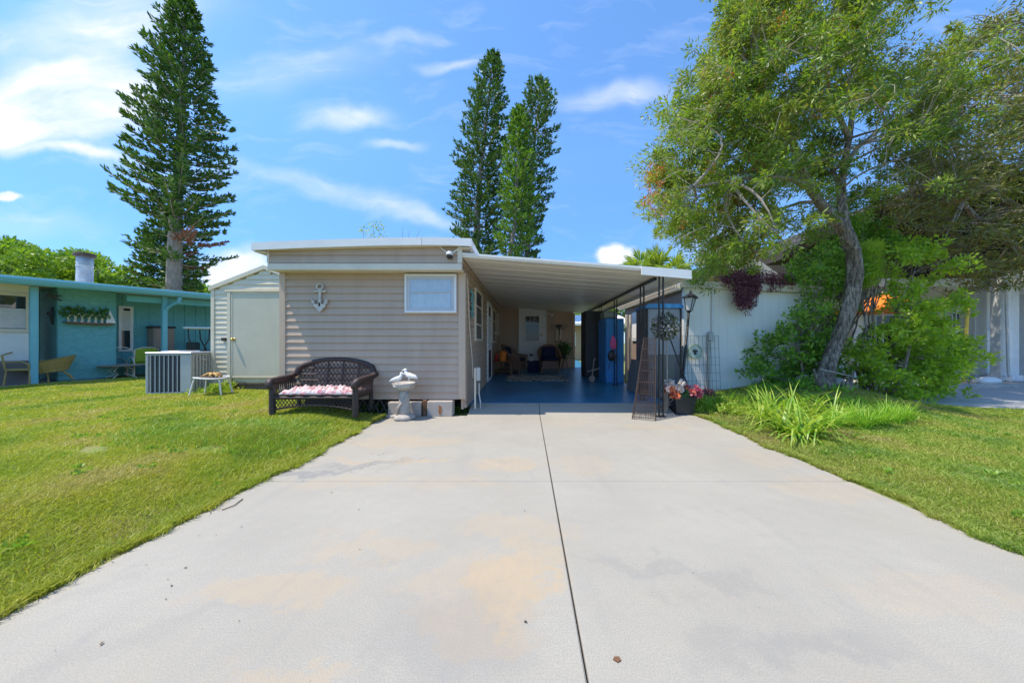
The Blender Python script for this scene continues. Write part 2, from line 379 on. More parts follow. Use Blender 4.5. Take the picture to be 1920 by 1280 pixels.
# ------------------------------------------------------------------ ground
def sm(a, b, x):
    t = np.clip((x - a) / (b - a), 0, 1); return t * t * (3 - 2 * t)
def gh(x, y):
    x = np.asarray(x, float); y = np.asarray(y, float)
    h = .12 * sm(-2.32, -3.3, x) + .012 * np.sin(x * 1.7 + y) * sm(-2.4, -3.5, x)
    m = .33 * np.exp(-(((x - 5.9) / 1.5) ** 2 + ((y - 6.6) / 1.3) ** 2)) + .07 * sm(2.8, 3.6, x) * (1 - sm(5.6, 6.8, x))
    h = h + m * sm(2.78, 3.5, x)
    inside = (x > -2.1) & (x < 2.6) & (y < 5.9)
    h = np.where(inside, -.02, h - .004)
    h = np.where((x > -1.95) & (x < 2.4) & (y < 4.9) & (y > -11.5), -.09, h)
    inside2 = (x > -4.1) & (x < 2.6) & (y > 5.2) & (y < 13)
    h = np.where(inside2, -.03, h)
    pad = (x > 6.7) & (y > 5.7) & (y < 9)
    return np.where(pad, -.03, h)
xs = np.unique(np.concatenate([np.linspace(-900, -24, 10), np.linspace(-24, 24, 321), np.linspace(24, 900, 10)]))
ys = np.unique(np.concatenate([np.linspace(-900, -10, 9), np.linspace(-10, 22, 201), np.linspace(22, 900, 10)]))
GX, GY = np.meshgrid(xs, ys, indexing='ij'); GZ = gh(GX, GY)
V = np.stack([GX, GY, GZ], -1).reshape(-1, 3); ny = len(ys); nx = len(xs)
ii, jj = np.meshgrid(np.arange(nx - 1), np.arange(ny - 1), indexing='ij'); a = (ii * ny + jj).ravel()
gm, nt, o = newmat('lawn_soil')
b = N(nt, 'ShaderNodeBsdfPrincipled'); b.inputs['Roughness'].default_value = .95; nt.links.new(b.outputs[0], o.inputs[0])
t = N(nt, 'ShaderNodeTexCoord'); n1 = N(nt, 'ShaderNodeTexNoise'); n1.inputs['Scale'].default_value = .9; n1.inputs['Detail'].default_value = 9; n1.inputs['Roughness'].default_value = .7
nt.links.new(t.outputs['Object'], n1.inputs['Vector'])
r = N(nt, 'ShaderNodeValToRGB'); nt.links.new(n1.outputs['Fac'], r.inputs[0])
e = r.color_ramp.elements; e[0].position = .35; e[0].color = (.11, .15, .03, 1); e[1].position = .68; e[1].color = (.30, .24, .13, 1)
q = e.new(.52); q.color = (.18, .21, .045, 1)
nt.links.new(r.outputs[0], b.inputs['Base Color'])
me = bpy.data.meshes.new('ground'); me.from_pydata(V.tolist(), [], np.stack([a, a + ny, a + ny + 1, a + 1], -1).tolist()); me.materials.append(gm)
g = bpy.data.objects.new('ground', me); COL.objects.link(g); g['kind'] = 'structure'

# driveway: poured slabs with sawn joints
cm, nt, o = newmat('driveway_concrete')
b = N(nt, 'ShaderNodeBsdfPrincipled'); b.inputs['Roughness'].default_value = .85; nt.links.new(b.outputs[0], o.inputs[0])
t = N(nt, 'ShaderNodeTexCoord')
def noise(nt, vec, sc, det=6, ro=.6):
    n = N(nt, 'ShaderNodeTexNoise'); n.inputs['Scale'].default_value = sc; n.inputs['Detail'].default_value = det; n.inputs['Roughness'].default_value = ro
    nt.links.new(vec, n.inputs['Vector']); return n
def mrange(nt, src, a, b_, c, d, interp_='LINEAR'):
    m = N(nt, 'ShaderNodeMapRange', interpolation_type=interp_); nt.links.new(src, m.inputs[0])
    for i, v in enumerate((a, b_, c, d)): m.inputs[1 + i].default_value = v
    return m.outputs[0]
def mixc(nt, fac, c1, c2):
    m = N(nt, 'ShaderNodeMixRGB')
    if isinstance(fac, float): m.inputs[0].default_value = fac
    else: nt.links.new(fac, m.inputs[0])
    for i, c in ((1, c1), (2, c2)):
        if isinstance(c, tuple): m.inputs[i].default_value = (*c, 1)
        else: nt.links.new(c, m.inputs[i])
    return m.outputs[0]
ob = t.outputs['Object']
base = mixc(nt, mrange(nt, noise(nt, ob, 1.1, 8).outputs['Fac'], .3, .7, 0, 1), (.345, .318, .262), (.42, .39, .322))
fine = noise(nt, ob, 160, 3, .7)
base = mixc(nt, mrange(nt, fine.outputs['Fac'], .40, .60, 0, .55), base, (.235, .225, .20))
brush = N(nt, 'ShaderNodeMapping'); brush.inputs['Scale'].default_value = (2.2, 90, 1); nt.links.new(ob, brush.inputs[0])
brn = noise(nt, brush.outputs[0], 1.0, 3)
base = mixc(nt, mrange(nt, brn.outputs['Fac'], .5, .8, 0, .14), base, (.25, .245, .23))
warp = noise(nt, ob, 2.4, 10, .72)
sb = N(nt, 'ShaderNodeVectorMath', operation='SUBTRACT'); nt.links.new(warp.outputs['Color'], sb.inputs[0]); sb.inputs[1].default_value = (.5, .5, .5)
sc_ = N(nt, 'ShaderNodeVectorMath', operation='SCALE'); nt.links.new(sb.outputs[0], sc_.inputs[0]); sc_.inputs['Scale'].default_value = .9
wv = N(nt, 'ShaderNodeVectorMath', operation='ADD'); nt.links.new(ob, wv.inputs[0]); nt.links.new(sc_.outputs[0], wv.inputs[1])
def gpt(px, py): Y = F * CH / (py - CY); return (PX(px, Y), Y)
stain = None
for (px, py, rx, ry, s_) in [(955, 1095, .24, .20, .95), (1000, 1040, .2, .16, .55), (900, 1150, .3, .12, .5), (520, 1100, .38, .12, .55), (700, 1020, .4, .12, .4), (960, 985, .4, .14, .4),
                             (850, 1075, .2, .2, .35), (950, 870, .4, .2, .6), (760, 828, .8, .22, .5), (1240, 800, .5, .16, .4), (860, 905, .5, .12, .3), (1090, 870, .3, .3, .3), (560, 1250, .25, .08, .5),
                             (1560, 915, .5, .25, .35), (1440, 860, .3, .3, .35), (640, 905, .5, .15, .35), (1060, 790, .5, .3, .25), (1750, 1120, .4, .15, .3), (740, 862, .7, .06, .7)]:
    gx, gy = gpt(px, py); m = N(nt, 'ShaderNodeMapping', vector_type='TEXTURE'); m.inputs['Location'].default_value = (gx, gy, 0); m.inputs['Scale'].default_value = (rx, ry, 30)
    nt.links.new(wv.outputs[0], m.inputs[0]); l = N(nt, 'ShaderNodeVectorMath', operation='LENGTH'); nt.links.new(m.outputs[0], l.inputs[0])
    x = mrange(nt, l.outputs['Value'], 1.15, .7, 0, s_, 'SMOOTHSTEP'); stain = x if stain is None else mathn(nt, 'MAXIMUM', stain, x)
speck = noise(nt, ob, 45, 5, .8)
stain = mathn(nt, 'MULTIPLY', stain, mrange(nt, speck.outputs['Fac'], .3, .65,   .6, 1.0))
base = mixc(nt, stain, base, (.43, .325, .20))
gen = mrange(nt, noise(nt, ob, .75, 9, .65).outputs['Fac'], .5, .72, 0, .32)
base = mixc(nt, gen, base, (.36, .305, .215))
drk = mrange(nt, noise(nt, ob, 2.1, 9, .75).outputs['Fac'], .56, .76, 0, .35)
base = mixc(nt, drk, base, (.185, .185, .175))
spots = N(nt, 'ShaderNodeTexVoronoi'); spots.inputs['Scale'].default_value = 2.2; nt.links.new(ob, spots.inputs['Vector'])
base = mixc(nt, mrange(nt, spots.outputs['Distance'], .018, .01, 0, .8), base, (.10, .08, .06))
nt.links.new(base, b.inputs['Base Color'])
mid = noise(nt, ob, 9, 7, .75); base = mixc(nt, mrange(nt, mid.outputs['Fac'], .35, .7, 0, .3), base, (.27, .262, .24))
v2 = N(nt, 'ShaderNodeTexVoronoi'); v2.inputs['Scale'].default_value = 11; nt.links.new(ob, v2.inputs['Vector']); base = mixc(nt, mrange(nt, v2.outputs['Distance'], .05, .03, 0, .35), base, (.14, .12, .09))
trk = N(nt, 'ShaderNodeMapping'); trk.inputs['Scale'].default_value = (3.5, .5, 1); nt.links.new(ob, trk.inputs[0]); base = mixc(nt, mrange(nt, noise(nt, trk.outputs[0], 1, 6, .6).outputs['Fac'], .56, .75, 0, .3), base, (.24, .235, .225))
for (px, py, rx, ry, an, s_) in [(600, 885, .75, .07, .35, .75), (680, 868, .6, .05, .3, .6), (1500, 1200, .5, .1, .1, .35), (300, 1180, .4, .08, .5, .15), (1250, 1060, .5, .07, -.2, .3), (860, 1180, .35, .25, 0, .3)]:
    gx, gy = gpt(px, py); m = N(nt, 'ShaderNodeMapping', vector_type='TEXTURE'); m.inputs['Location'].default_value = (gx, gy, 0); m.inputs['Rotation'].default_value = (0, 0, an); m.inputs['Scale'].default_value = (rx, ry, 30)
    nt.links.new(wv.outputs[0], m.inputs[0]); l = N(nt, 'ShaderNodeVectorMath', operation='LENGTH'); nt.links.new(m.outputs[0], l.inputs[0])
    base = mixc(nt, mrange(nt, l.outputs['Value'], 1.3, .3, 0, s_, 'SMOOTHSTEP'), base, (.215, .21, .20))
nt.links.new(base, b.inputs['Base Color'])
bm_ = N(nt, 'ShaderNodeBump'); bm_.inputs['Strength'].default_value = .3; bm_.inputs['Distance'].default_value = .004
nt.links.new(fine.outputs['Fac'], bm_.inputs['Height']); nt.links.new(bm_.outputs[0], b.inputs['Normal'])
DL, DC, DR = -2.27, .214, 2.77
mb = MB(); gap = .004
ycuts = [-12, -8.2, -4.55, -.9, 2.744, 5.72]
def slab(x0, x1, y0, y1, zf):
    # rows in y so that the last one can ramp up; small chamfer at the edges
    ys_ = [y0, y0 + .006] + [y for y in (5.15, 5.3, 5.5) if y0 < y < y1] + [y1 - .006, y1]
    o = len(mb.v)
    for k, y in enumerate(ys_):
        z = zf(y); dz = .006 if k in (0, len(ys_) - 1) else 0
        mb.v += [(x0, y, z - .08), (x0, y, z - .006 - dz * 0), (x0 + .006, y, z - dz), (x1 - .006, y, z - dz), (x1, y, z - .006), (x1, y, z - .08)]
    n = len(ys_)
    for k in range(n - 1):
        for j in range(5): mb.f.append((o + k * 6 + j, o + (k + 1) * 6 + j, o + (k + 1) * 6 + j + 1, o + k * 6 + j + 1))
    mb.f.append(tuple(o + j for j in range(6))); mb.f.append(tuple(o + (n - 1) * 6 + j for j in range(5, -1, -1)))
zf = lambda y: .112 * float(sm(5.2, 5.72, y))
for i in range(5):
    y0, y1 = ycuts[i] + gap, ycuts[i + 1] - (gap if i < 4 else 0)
    if i < 4:
        slab(DL, DC - gap, y0, y1, lambda y: 0); slab(DC + gap, DR, y0, y1, lambda y: 0)
    else:
        slab(DL, DC - gap, y0, 5.0, lambda y: 0); slab(DC + gap, DR, y0, 5.0, lambda y: 0)
        slab(-.98, DC - gap, 5.0, y1, zf); slab(DC + gap, 2.45, 5.0, y1, zf)
        mb.prism([(DL, 5.0), (-.98, 5.0), (-.98, 5.22), (-1.35, 5.24), (-2.1, 5.2)], -.08, -.001, 'z')
        mb.prism([(2.45, 5.0), (DR, 5.0), (2.74, 5.35), (2.45, 5.45)], -.08, -.001, 'z')
drive = mb.build('driveway', cm, origin=(0, 0, 0)); drive['kind'] = 'structure'
MB().box(DL + .01, DR - .01, -12, 5.0, -.075, -.035).build('driveway_joint', pm('joint_tar', (.035, .033, .03), .9), origin=(0, 0, 0))['kind'] = 'structure'

# carport floor (slightly falling towards the drive)
FZ = lambda y: .116 + (y - 5.72) * (.244 - .116) / (12 - 5.72)
mb = MB(); mb.add([(-1.05, 5.722, -.02), (2.5, 5.722, -.02), (2.5, 16, -.02), (-1.05, 16, -.02), (-1.05, 5.722, FZ(5.72)), (2.5, 5.722, FZ(5.72)), (2.5, 16, FZ(16)), (-1.05, 16, FZ(16))],
                  [(0, 3, 2, 1), (4, 5, 6, 7), (0, 1, 5, 4), (1, 2, 6, 5), (2, 3, 7, 6), (3, 0, 4, 7)])
mb.build('carport_floor', 'bluefloor', origin=(0, 0, 0))['kind'] = 'structure'
# shaded pavement of the house on the right, with its kerb
mb = MB(); mb.box(6.75, 30, 5.75, 8.4, -.05, .012); mb.build('pavement', 'asphalt', origin=(0, 0, 0))['kind'] = 'structure'
mb = MB(); mb.rbox(7.2, 30, 8.4, 9.6, -.05, .10, .02); mb.build('kerb', 'rock', origin=(0, 0, 0))['kind'] = 'structure'

# ------------------------------------------------------------------ beige house
H0 = 5.28; HL, HR = -4.057, -1.038
house = thing('mobile_home', 'long taupe vinyl sided mobile home with shallow white roof beside the blue carport floor', 'house', (-2.55, H0, 0))
mb = MB(); mb.siding((HL + .09, H0, 0), (1, 0, 0), HR - HL - .18, .262, 2.335, (0, -1, 0)); mb.box(HL, HR, H0 + .02, H0 + .06, .262, 2.36); mb.build('front_wall', 'siding', house)
mb = MB(); mb.siding((HR, H0 + .09, 0), (0, 1, 0), 12 - H0 - .09, .10, 2.53, (1, 0, 0)); mb.box(HR - .06, HR - .02, H0 + .06, 12, .08, 2.6)
mb.box(HL, HL + .05, H0 + .06, 12, .262, 2.6); mb.box(HL, HR, 12.06, 12.1, .262, 2.6); mb.box(HL + .06, HR - .06, H0 + .07, 12.0, .262, .3)
mb.build('side_wall', 'siding', house)
mb = MB()
mb.rbox(HL - .012, HL + .09, H0 - .03, H0 + .05, .262, 2.335, .006); mb.build('corner_trim', 'siding_trim', house); mb = MB()
mb.rbox(HR - .09, HR + .03, H0 - .03, H0 + .09, .262, 2.335, .008)
mb.build('corner_trim', 'siding_trim', house)
U0 = 5.04
mb = MB(); mb.siding((HL + .0, U0, 0), (1, 0, 0), HR - HL - .06, 2.44, 2.785, (0, -1, 0), .125); mb.box(HL, HR - .02, U0 + .02, H0, 2.44, 2.66)
mb.siding((HR, U0, 0), (0, 1, 0), 12 - U0, 2.44, 2.68, (1, 0, 0), .12)
mb.build('upper_wall', 'siding', house)
mb = MB(); mb.rbox(HL - .015, HR + .02, U0 - .03, U0 + .03, 2.325, 2.435, .012); mb.box(HL, HR + .005, U0 + .03, H0 - .005, 2.335, 2.37)
for k in range(9): mb.ball((HR - .12 - k * .11, U0 - .031, 2.352), .006, 6, 4)
mb.build('soffit_band', 'cream', house)
MB().rbox(HR - .055, HR + .02, U0 - .03, U0 + .04, 2.437, 2.7, .006).build('corner_trim', 'cream', house); MB().rbox(HL - .02, HL + .015, U0 - .03, U0 + .03, 2.437, 2.69, .005).build('corner_trim', 'cream', house)
# shallow bow roof
RX = [-4.24, -3.6, -2.9, -2.2, -1.62, -1.2, -.853]; RZ = [2.717, 2.745, 2.77, 2.79, 2.797, 2.793, 2.78]
top = list(zip(RX, RZ)); 
rf = MB().prism(top + [(x, z - .035) for x, z in reversed(top)], 4.965, 12.6).build('roof', 'roofwhite', house)
mb = MB()
for i in range(len(RX) - 1):
    (x0, z0), (x1, z1) = top[i], top[i + 1]
    mb.add([(x0, 4.92, z0 + .012), (x1, 4.92, z1 + .012), (x1, 4.92, z1 - .105), (x0, 4.92, z0 - .105), (x0, 4.963, z0 + .012), (x1, 4.963, z1 + .012), (x1, 4.963, z1 - .105), (x0, 4.963, z0 - .105)],
           [(0, 1, 2, 3), (7, 6, 5, 4), (0, 4, 5, 1), (3, 2, 6, 7)])
mb.box(-1.635, -1.625, 4.915, 4.92, 2.69, 2.81)
mb.box(-.89, -.853, 4.965, 12.6, 2.665, 2.744); mb.box(-4.24, -4.20, 4.965, 12.6, 2.6, 2.68)
mb.add([(-4.24, 4.92, 2.729), (-4.24, 4.963, 2.729), (-4.24, 4.963, 2.612), (-4.24, 4.92, 2.612)], [(0, 1, 2, 3)])
mb.add([(-.853, 4.92, 2.792), (-.853, 4.963, 2.792), (-.853, 4.963, 2.675), (-.853, 4.92, 2.675)], [(0, 1, 2, 3)])
mb.build('fascia', 'roofwhite', rf)
mb = MB(); mb.box(-4.2, HL, 4.965, 12.5, 2.59, 2.61); mb.box(HR + .004, -.893, 4.965, 12.5, 2.655, 2.67)
mb.prism([(x, z - .037) for x, z in top if -4.1 < x < -1] + [(-1.03, 2.70), (-4.1, 2.63)], 4.964, 5.03); mb.build('soffit', 'cream', rf)
# front window
wx0, wx1, wz0, wz1 = PX(761, H0), PX(857, H0), PZ(587, H0), PZ(515, H0)
def frame_xz(mb, x0, x1, z0, z1, y0, y1, w):
    mb.rbox(x0, x1, y0, y1, z1 - w, z1, .004); mb.rbox(x0, x1, y0, y1, z0, z0 + w, .004); mb.rbox(x0, x0 + w, y0 + .001, y1, z0 + w, z1 - w, .004); mb.rbox(x1 - w, x1, y0 + .001, y1, z0 + w, z1 - w, .004); return mb
win = frame_xz(MB(), wx0, wx1, wz0, wz1, H0 - .07, H0 + .0, .036).build('window', 'white', house)
mb = frame_xz(MB(), wx0 + .037, wx1 - .037, wz0 + .037, wz1 - .037, H0 - .056, H0 - .002, .045)
mb.rbox(wx0 + .08, wx1 - .08, H0 - .054, H0 - .03, (wz0 + wz1) / 2 - .012 + .02, (wz0 + wz1) / 2 + .012 + .02, .003)
mb.build('sash', pm('aluminium_sash', (.52, .52, .53), .4, .05, 4, metal=.1), win)
MB().add([(wx0 + .08, H0 - .046, wz0 + .08), (wx1 - .08, H0 - .046, wz0 + .08), (wx1 - .08, H0 - .046, wz1 - .08), (wx0 + .08, H0 - .046, wz1 - .08)], [(0, 1, 2, 3)]).build('pane', 'glass', win)
mb = MB(); n = 90
vs = []; 
for i in range(n + 1):
    x = wx0 + .04 + (wx1 - wx0 - .08) * i / n; y = H0 - .035 + .005 * math.sin(i * 1.05) + .003 * math.sin(i * .37 + 1)
    vs += [(x, y, wz0 + .04), (x, y, wz1 - .04)]
mb.add(vs, [(2 * i, 2 * i + 2, 2 * i + 3, 2 * i + 1) for i in range(n)]); mb.build('curtain', 'curtain', win)
# side wall openings (plane x = HR)
def YS(px): return (HR * F) / (px - CX)
def side_open(name, y0, y1, z0, z1, fr='cream', dark='darkglass', bars=(), w=.05):
    mb = MB(); X0, X1 = HR, HR + .05
    mb.rbox(X0, X1, y0, y1, z1 - w, z1, .004); mb.rbox(X0, X1, y0, y1, z0, z0 + w, .004); mb.rbox(X0, X1, y0, y0 + w, z0 + w, z1 - w, .004); mb.rbox(X0, X1, y1 - w, y1, z0 + w, z1 - w, .004)
    for q in bars: mb.rbox(X0 + .01, X1 - .008, y0 + w, y1 - w, q - .018, q + .018, .004)
    f = mb.build(name, fr, house); MB().box(HR + .006, HR + .036, y0 + w - .01, y1 - w + .01, z0 + w - .01, z1 - w + .01).build('pane', dark, f); return f
side_open('window', 6.23, 7.16, 1.225, 2.27, bars=(1.56, 1.93))
d = side_open('door', 8.2, 9.0, FZ(8.5) + .02, 2.26, 'white', 'white', w=.07)
MB().box(HR + .037, HR + .042, 8.3, 8.9, .22, 1.0).build('kick_panel', 'darkplastic', d)
MB().box(HR + .037, HR + .042, 8.4, 8.8, 1.9, 2.15).build('pane', 'darkglass', d)
mb = MB(); mb.ball((HR + .075, 8.32, 1.13), .03, 10, 7); mb.build('handle', 'metalgrey', d, smooth=True)
side_open('window', 9.3, 10.3, 1.2, 2.2, bars=(1.5, 1.85))
side_open('window', 10.9, 11.4, 1.45, 2.2)
# back wall closing the carport
BY = 12.0; BX1 = 1.74
crz = lambda x: 2.587 - .0757 * (x + 1.0)      # carport roof top height
mb = MB(); mb.siding((HR, BY, 0), (1, 0, 0), BX1 - HR, FZ(12) + .05, 2.52, (0, -1, 0), .116, .016, lambda z: (0, min(BX1 - HR, (2.587 - .055 - z) / .0757 - 1.0 - HR)) if z > 2.25 else (0, BX1 - HR))
mb.prism([(HR, .1), (BX1, .1), (BX1, crz(BX1) - .052), (HR, crz(HR) - .052)], BY + .02, BY + .08); mb.build('back_wall', 'siding', house)
mb = MB(); mb.rbox(BX1 - .03, BX1 + .06, BY - .03, BY + .1, .2, 2.3, .006); mb.rbox(HR, HR + .05, BY - .02, BY, .25, 2.5, .004)
mb.prism([(HR, 2.48), (BX1, 2.27), (BX1, 2.32), (HR, 2.53)], BY - .035, BY - .0)
mb.build('corner_trim', 'siding_trim', house)
dx0, dx1, dz1 = PX(972.5, BY), PX(1024.5, BY), PZ(581, BY)
dr = thing('back_door', None, None); 
bpy.data.objects.remove(dr)
mb = MB(); mb.rbox(dx0, dx0 + .07, BY - .06, BY, .26, dz1, .004); mb.rbox(dx1 - .07, dx1, BY - .06, BY, .26, dz1, .004); mb.rbox(dx0, dx1, BY - .062, BY, dz1, dz1 + .07, .004)
dr = mb.build('door', 'white', house)
dr['label'] = 'white back door with small paned glass at the end of the carport'
ax0, ax1 = dx0 + .07, dx1 - .07; gx0, gx1, gz0, gz1 = PX(985.5, BY), PX(1010.5, BY), PZ(639, BY), PZ(593, BY)
mb = MB(); Y1, Y2 = BY - .045, BY - .0
mb.box(ax0, gx0, Y1, Y2, .26, dz1); mb.box(gx1, ax1, Y1, Y2, .26, dz1); mb.box(gx0, gx1, Y1, Y2, gz1, dz1); mb.box(gx0, gx1, Y1, Y2, .26, gz0)
for xa in (gx0 - .03, (gx0 + gx1) / 2 + .03):
    for za, zb in ((.36, gz0 - .12),): frame_xz(mb, xa, xa + .24, za, zb, Y1 - .012, Y1, .03)
frame_xz(mb, gx0 - .03, gx1 + .03, gz0 - .03, gz1 + .03, Y1 - .015, Y1, .03)
mb.build('door_leaf', 'white', dr)
pn = MB().box(gx0, gx1, BY - .036, BY - .026, gz0, gz1).build('pane', 'darkglass', dr)
mb = MB(); hz = gz1 - .28
mb.box(gx0, gx1, BY - .05, BY - .037, hz - .01, hz + .01)
for k in (1, 2): mb.box(gx0 + (gx1 - gx0) * k / 3 - .007, gx0 + (gx1 - gx0) * k / 3 + .007, BY - .05, BY - .037, hz, gz1)
mb.build('muntin', 'white', dr)
mb = MB(); mb.ball((PX(1015, BY), BY - .085, PZ(628, BY)), .033, 12, 8); mb.tube([(PX(1015, BY), BY - .085, PZ(628, BY)), (PX(1015, BY), BY - .03, PZ(628, BY))], .015); mb.build('handle', 'brass', dr, smooth=True)
# security camera under the roof corner
sc0 = thing('security_camera', 'white and black dome security camera with two aerials under the roof corner', 'camera', P(843, 478, 5.0))
cx, cy, cz = P(843, 477, 4.97)
mb = MB(); mb.lathe([(.0, .05), (.03, .047), (.05, .03), (.058, .0), (.056, -.012)], (cx, cy, cz), 18); mb.rbox(cx - .02, cx + .02, cy + .02, U0, cz - .01, cz + .05, .004); mb.build('housing', 'white', sc0, smooth=True)
mb = MB(); mb.ball((cx, cy, cz - .03), (.048, .048, .045), 16, 10); mb.build('lens_ball', 'black', sc0, smooth=True)
for s_ in (-1, 1): MB().tube([(cx + s_ * .04, cy + .03, cz + .03), (cx + s_ * .17, cy + .03, cz + .13)], [.012, .006], 6).build('aerial', 'white', sc0)
# loose cable running down the house side
tag(MB().tube([(HR + .03, 5.42, 2.3), (HR + .035, 5.45, 2.0), (HR + .03, 5.62, 1.45), (HR + .04, 5.8, .95), (HR + .06, 5.8, .55)], .009, 6).build('cable', 'cream'), 'thin beige cable hanging loose down the shaded side wall', 'cable')
# aqua wall hanging by the side window
mb = MB(); 
for k in range(34):
    y = 5.86 + random.uniform(-.12, .12); z = 1.66 + k / 34 * .48; mb.ball((HR + .035 + random.uniform(0, .02), y, z), (.012, random.uniform(.03, .06), random.uniform(.015, .03)), 7, 5)
tag(mb.build('wall_hanging', 'tealart'), 'aqua shell wall hanging on the side wall next to the tall window', 'decoration')
# meter post
mp_ = thing('utility_post', 'white utility post with grey outlet box at the carport corner of the house', 'utility post', (-.86, 5.5, 0))
MB().rbox(-.905, -.872, 5.47, 5.50, .0, .76, .006).build('post', 'cream', mp_)
MB().rbox(-.870, -.80, 5.46, 5.53, .54, .77, .012).build('outlet_box', 'acgrey', mp_)
MB().tube([(-.82, 5.49, .5), (-.82, 5.49, .3), (-.79, 5.47, .15), (-.80, 5.5, .02)], .012, 7).build('conduit', 'acgrey', mp_)
# anchor
an = thing('anchor_ornament', 'weathered white anchor hung on the taupe siding left of the window', 'ornament', P(600, 555, 5.25))
ax, _, _ = P(600, 555, 5.24); ay = 5.235; s_ = 5.24 / F
z_ = lambda py: PZ(py, 5.24)
mb = MB(); n = 18
mb.tube([(ax + .05 * math.cos(2 * math.pi * k / n), ay, z_(537) + .045 * math.sin(2 * math.pi * k / n)) for k in range(n + 1)], .014, 8, False)
mb.build('ring', 'wornwhite', an, smooth=True)
mb = MB(); mb.rbox(ax - .022, ax + .022, ay - .015, ay + .015, z_(575), z_(542), .008); mb.tube([(ax - .075, ay, z_(546)), (ax + .075, ay, z_(546))], .018, 8)
mb.ball((ax - .08, ay, z_(546)), .022, 8, 6); mb.ball((ax + .08, ay, z_(546)), .022, 8, 6)
mb.prism([(ax - .115, z_(563)), (ax - .085, z_(568)), (ax - .05, z_(571)), (ax, z_(567)), (ax + .05, z_(571)), (ax + .085, z_(568)), (ax + .115, z_(562)), (ax + .09, z_(574)), (ax + .045, z_(580)), (ax, z_(585)), (ax - .045, z_(580)), (ax - .09, z_(574))], ay - .015, ay + .015)
mb.build('shank', 'wornwhite', an)
for s_ in (-1, 1): MB().prism([(ax + s_ * .13, z_(560)), (ax + s_ * .115, z_(570)), (ax + s_ * .075, z_(566))], ay - .02, ay + .02).build('fluke', 'wornwhite', an)
# blocks under the house
bl1 = MB().rbox(PX(729, 5.2), PX(790, 5.2), 5.16, 5.34, -.005, PZ(753, 5.2), .01); tag(bl1.build('concrete_block', 'block'), 'tan concrete block under the house, partly behind the stone birdbath', 'block', 'blocks under the house')
bl2 = MB().rbox(PX(802, 5.2), PX(849, 5.2), 5.16, 5.34, -.005, PZ(751, 5.2), .01)
b2 = tag(bl2.build('concrete_block', 'block'), 'tan concrete block with a rusty streak under the house corner', 'block', 'blocks under the house')
xr = PX(825, 5.15)
MB().prism([(xr - .02, .04), (xr + .012, .03), (xr + .022, .1), (xr + .02, .16), (xr - .015, .185), (xr - .024, .1)], 5.153, 5.161).build('rust_stain', pm('rust_stain', (.34, .13, .04), .9, .3, 30), b2)
tag(MB().rbox(PX(792, 5.2), PX(800, 5.2), 5.2, 5.3, -.005, .255, .005).build('house_pier', 'brownwood'), 'short brown pier between the two concrete blocks', 'pier')
mb = MB(); mb.box(HL + .1, HR - .1, 5.7, 5.74, -.02, .26); mb.build('crawl_space_backing', 'darkroof', house)  # near-black sheet closing the gap under the floor
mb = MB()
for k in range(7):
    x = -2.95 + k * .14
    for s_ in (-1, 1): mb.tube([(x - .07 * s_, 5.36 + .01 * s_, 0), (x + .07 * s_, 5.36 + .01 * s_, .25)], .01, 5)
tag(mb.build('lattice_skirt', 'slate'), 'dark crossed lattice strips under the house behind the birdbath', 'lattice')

# ------------------------------------------------------------------ carport
cp = thing('carport', 'flat white metal carport on black iron posts attached to the taupe house', 'carport', (1.0, 5.1, 0))
CY0, CY1 = 5.04, 12.1; CX0, CX1 = -1.02, 2.55
# roof pans with ribs running along the length of each pan (front to back)
mb = MB(); mb.add([(CX0, CY0, crz(CX0)), (CX1, CY0, crz(CX1)), (CX1, CY1, crz(CX1)), (CX0, CY1, crz(CX0)), (CX0, CY0, crz(CX0) - .05), (CX1, CY0, crz(CX1) - .05), (CX1, CY1, crz(CX1) - .05), (CX0, CY1, crz(CX0) - .05)],
                  [(0, 1, 2, 3), (7, 6, 5, 4), (0, 4, 5, 1), (1, 5, 6, 2), (2, 6, 7, 3), (3, 7, 4, 0)])
for k in range(17):
    y = CY0 + .2 + k * .41
    mb.add([(CX0 + .02, y, crz(CX0) - .05), (CX1 - .02, y, crz(CX1) - .05), (CX1 - .02, y + .012, crz(CX1) - .057), (CX0 + .02, y + .012, crz(CX0) - .057), (CX0 + .02, y + .024, crz(CX0) - .05), (CX1 - .02, y + .024, crz(CX1) - .05)], [(0, 1, 2, 3), (3, 2, 5, 4)])
crf = mb.build('roof', 'ceiling', cp)
mb = MB(); lip = .022
mb.prism([(CX0, crz(CX0) + .012), (CX1, crz(CX1) + .012), (CX1, crz(CX1) - lip), (CX0, crz(CX0) - lip)], CY0 - .02, CY0 - .001)
fx = PX(1201, CY0)
mb.prism([(fx, crz(fx) - .0), (CX1 + .02, crz(CX1) - .0), (CX1 + .02, crz(CX1) - .135), (fx, crz(fx) - .125)], CY0 - .05, CY0 - .021)
mb.box(CX1, CX1 + .02, CY0, CY1, crz(CX1) - .12, crz(CX1) + .01)
mb.build('fascia', 'roofwhite', crf)
mb = MB(); bx = 2.16; zb = crz(bx) - .058
mb.rbox(bx - .03, bx + .03, CY0 + .35, CY1, zb - .045, zb, .004); mb.build('beam', 'black', cp)
POSTS = [5.15, 6.0, 7.8, 9.45, 11.1]
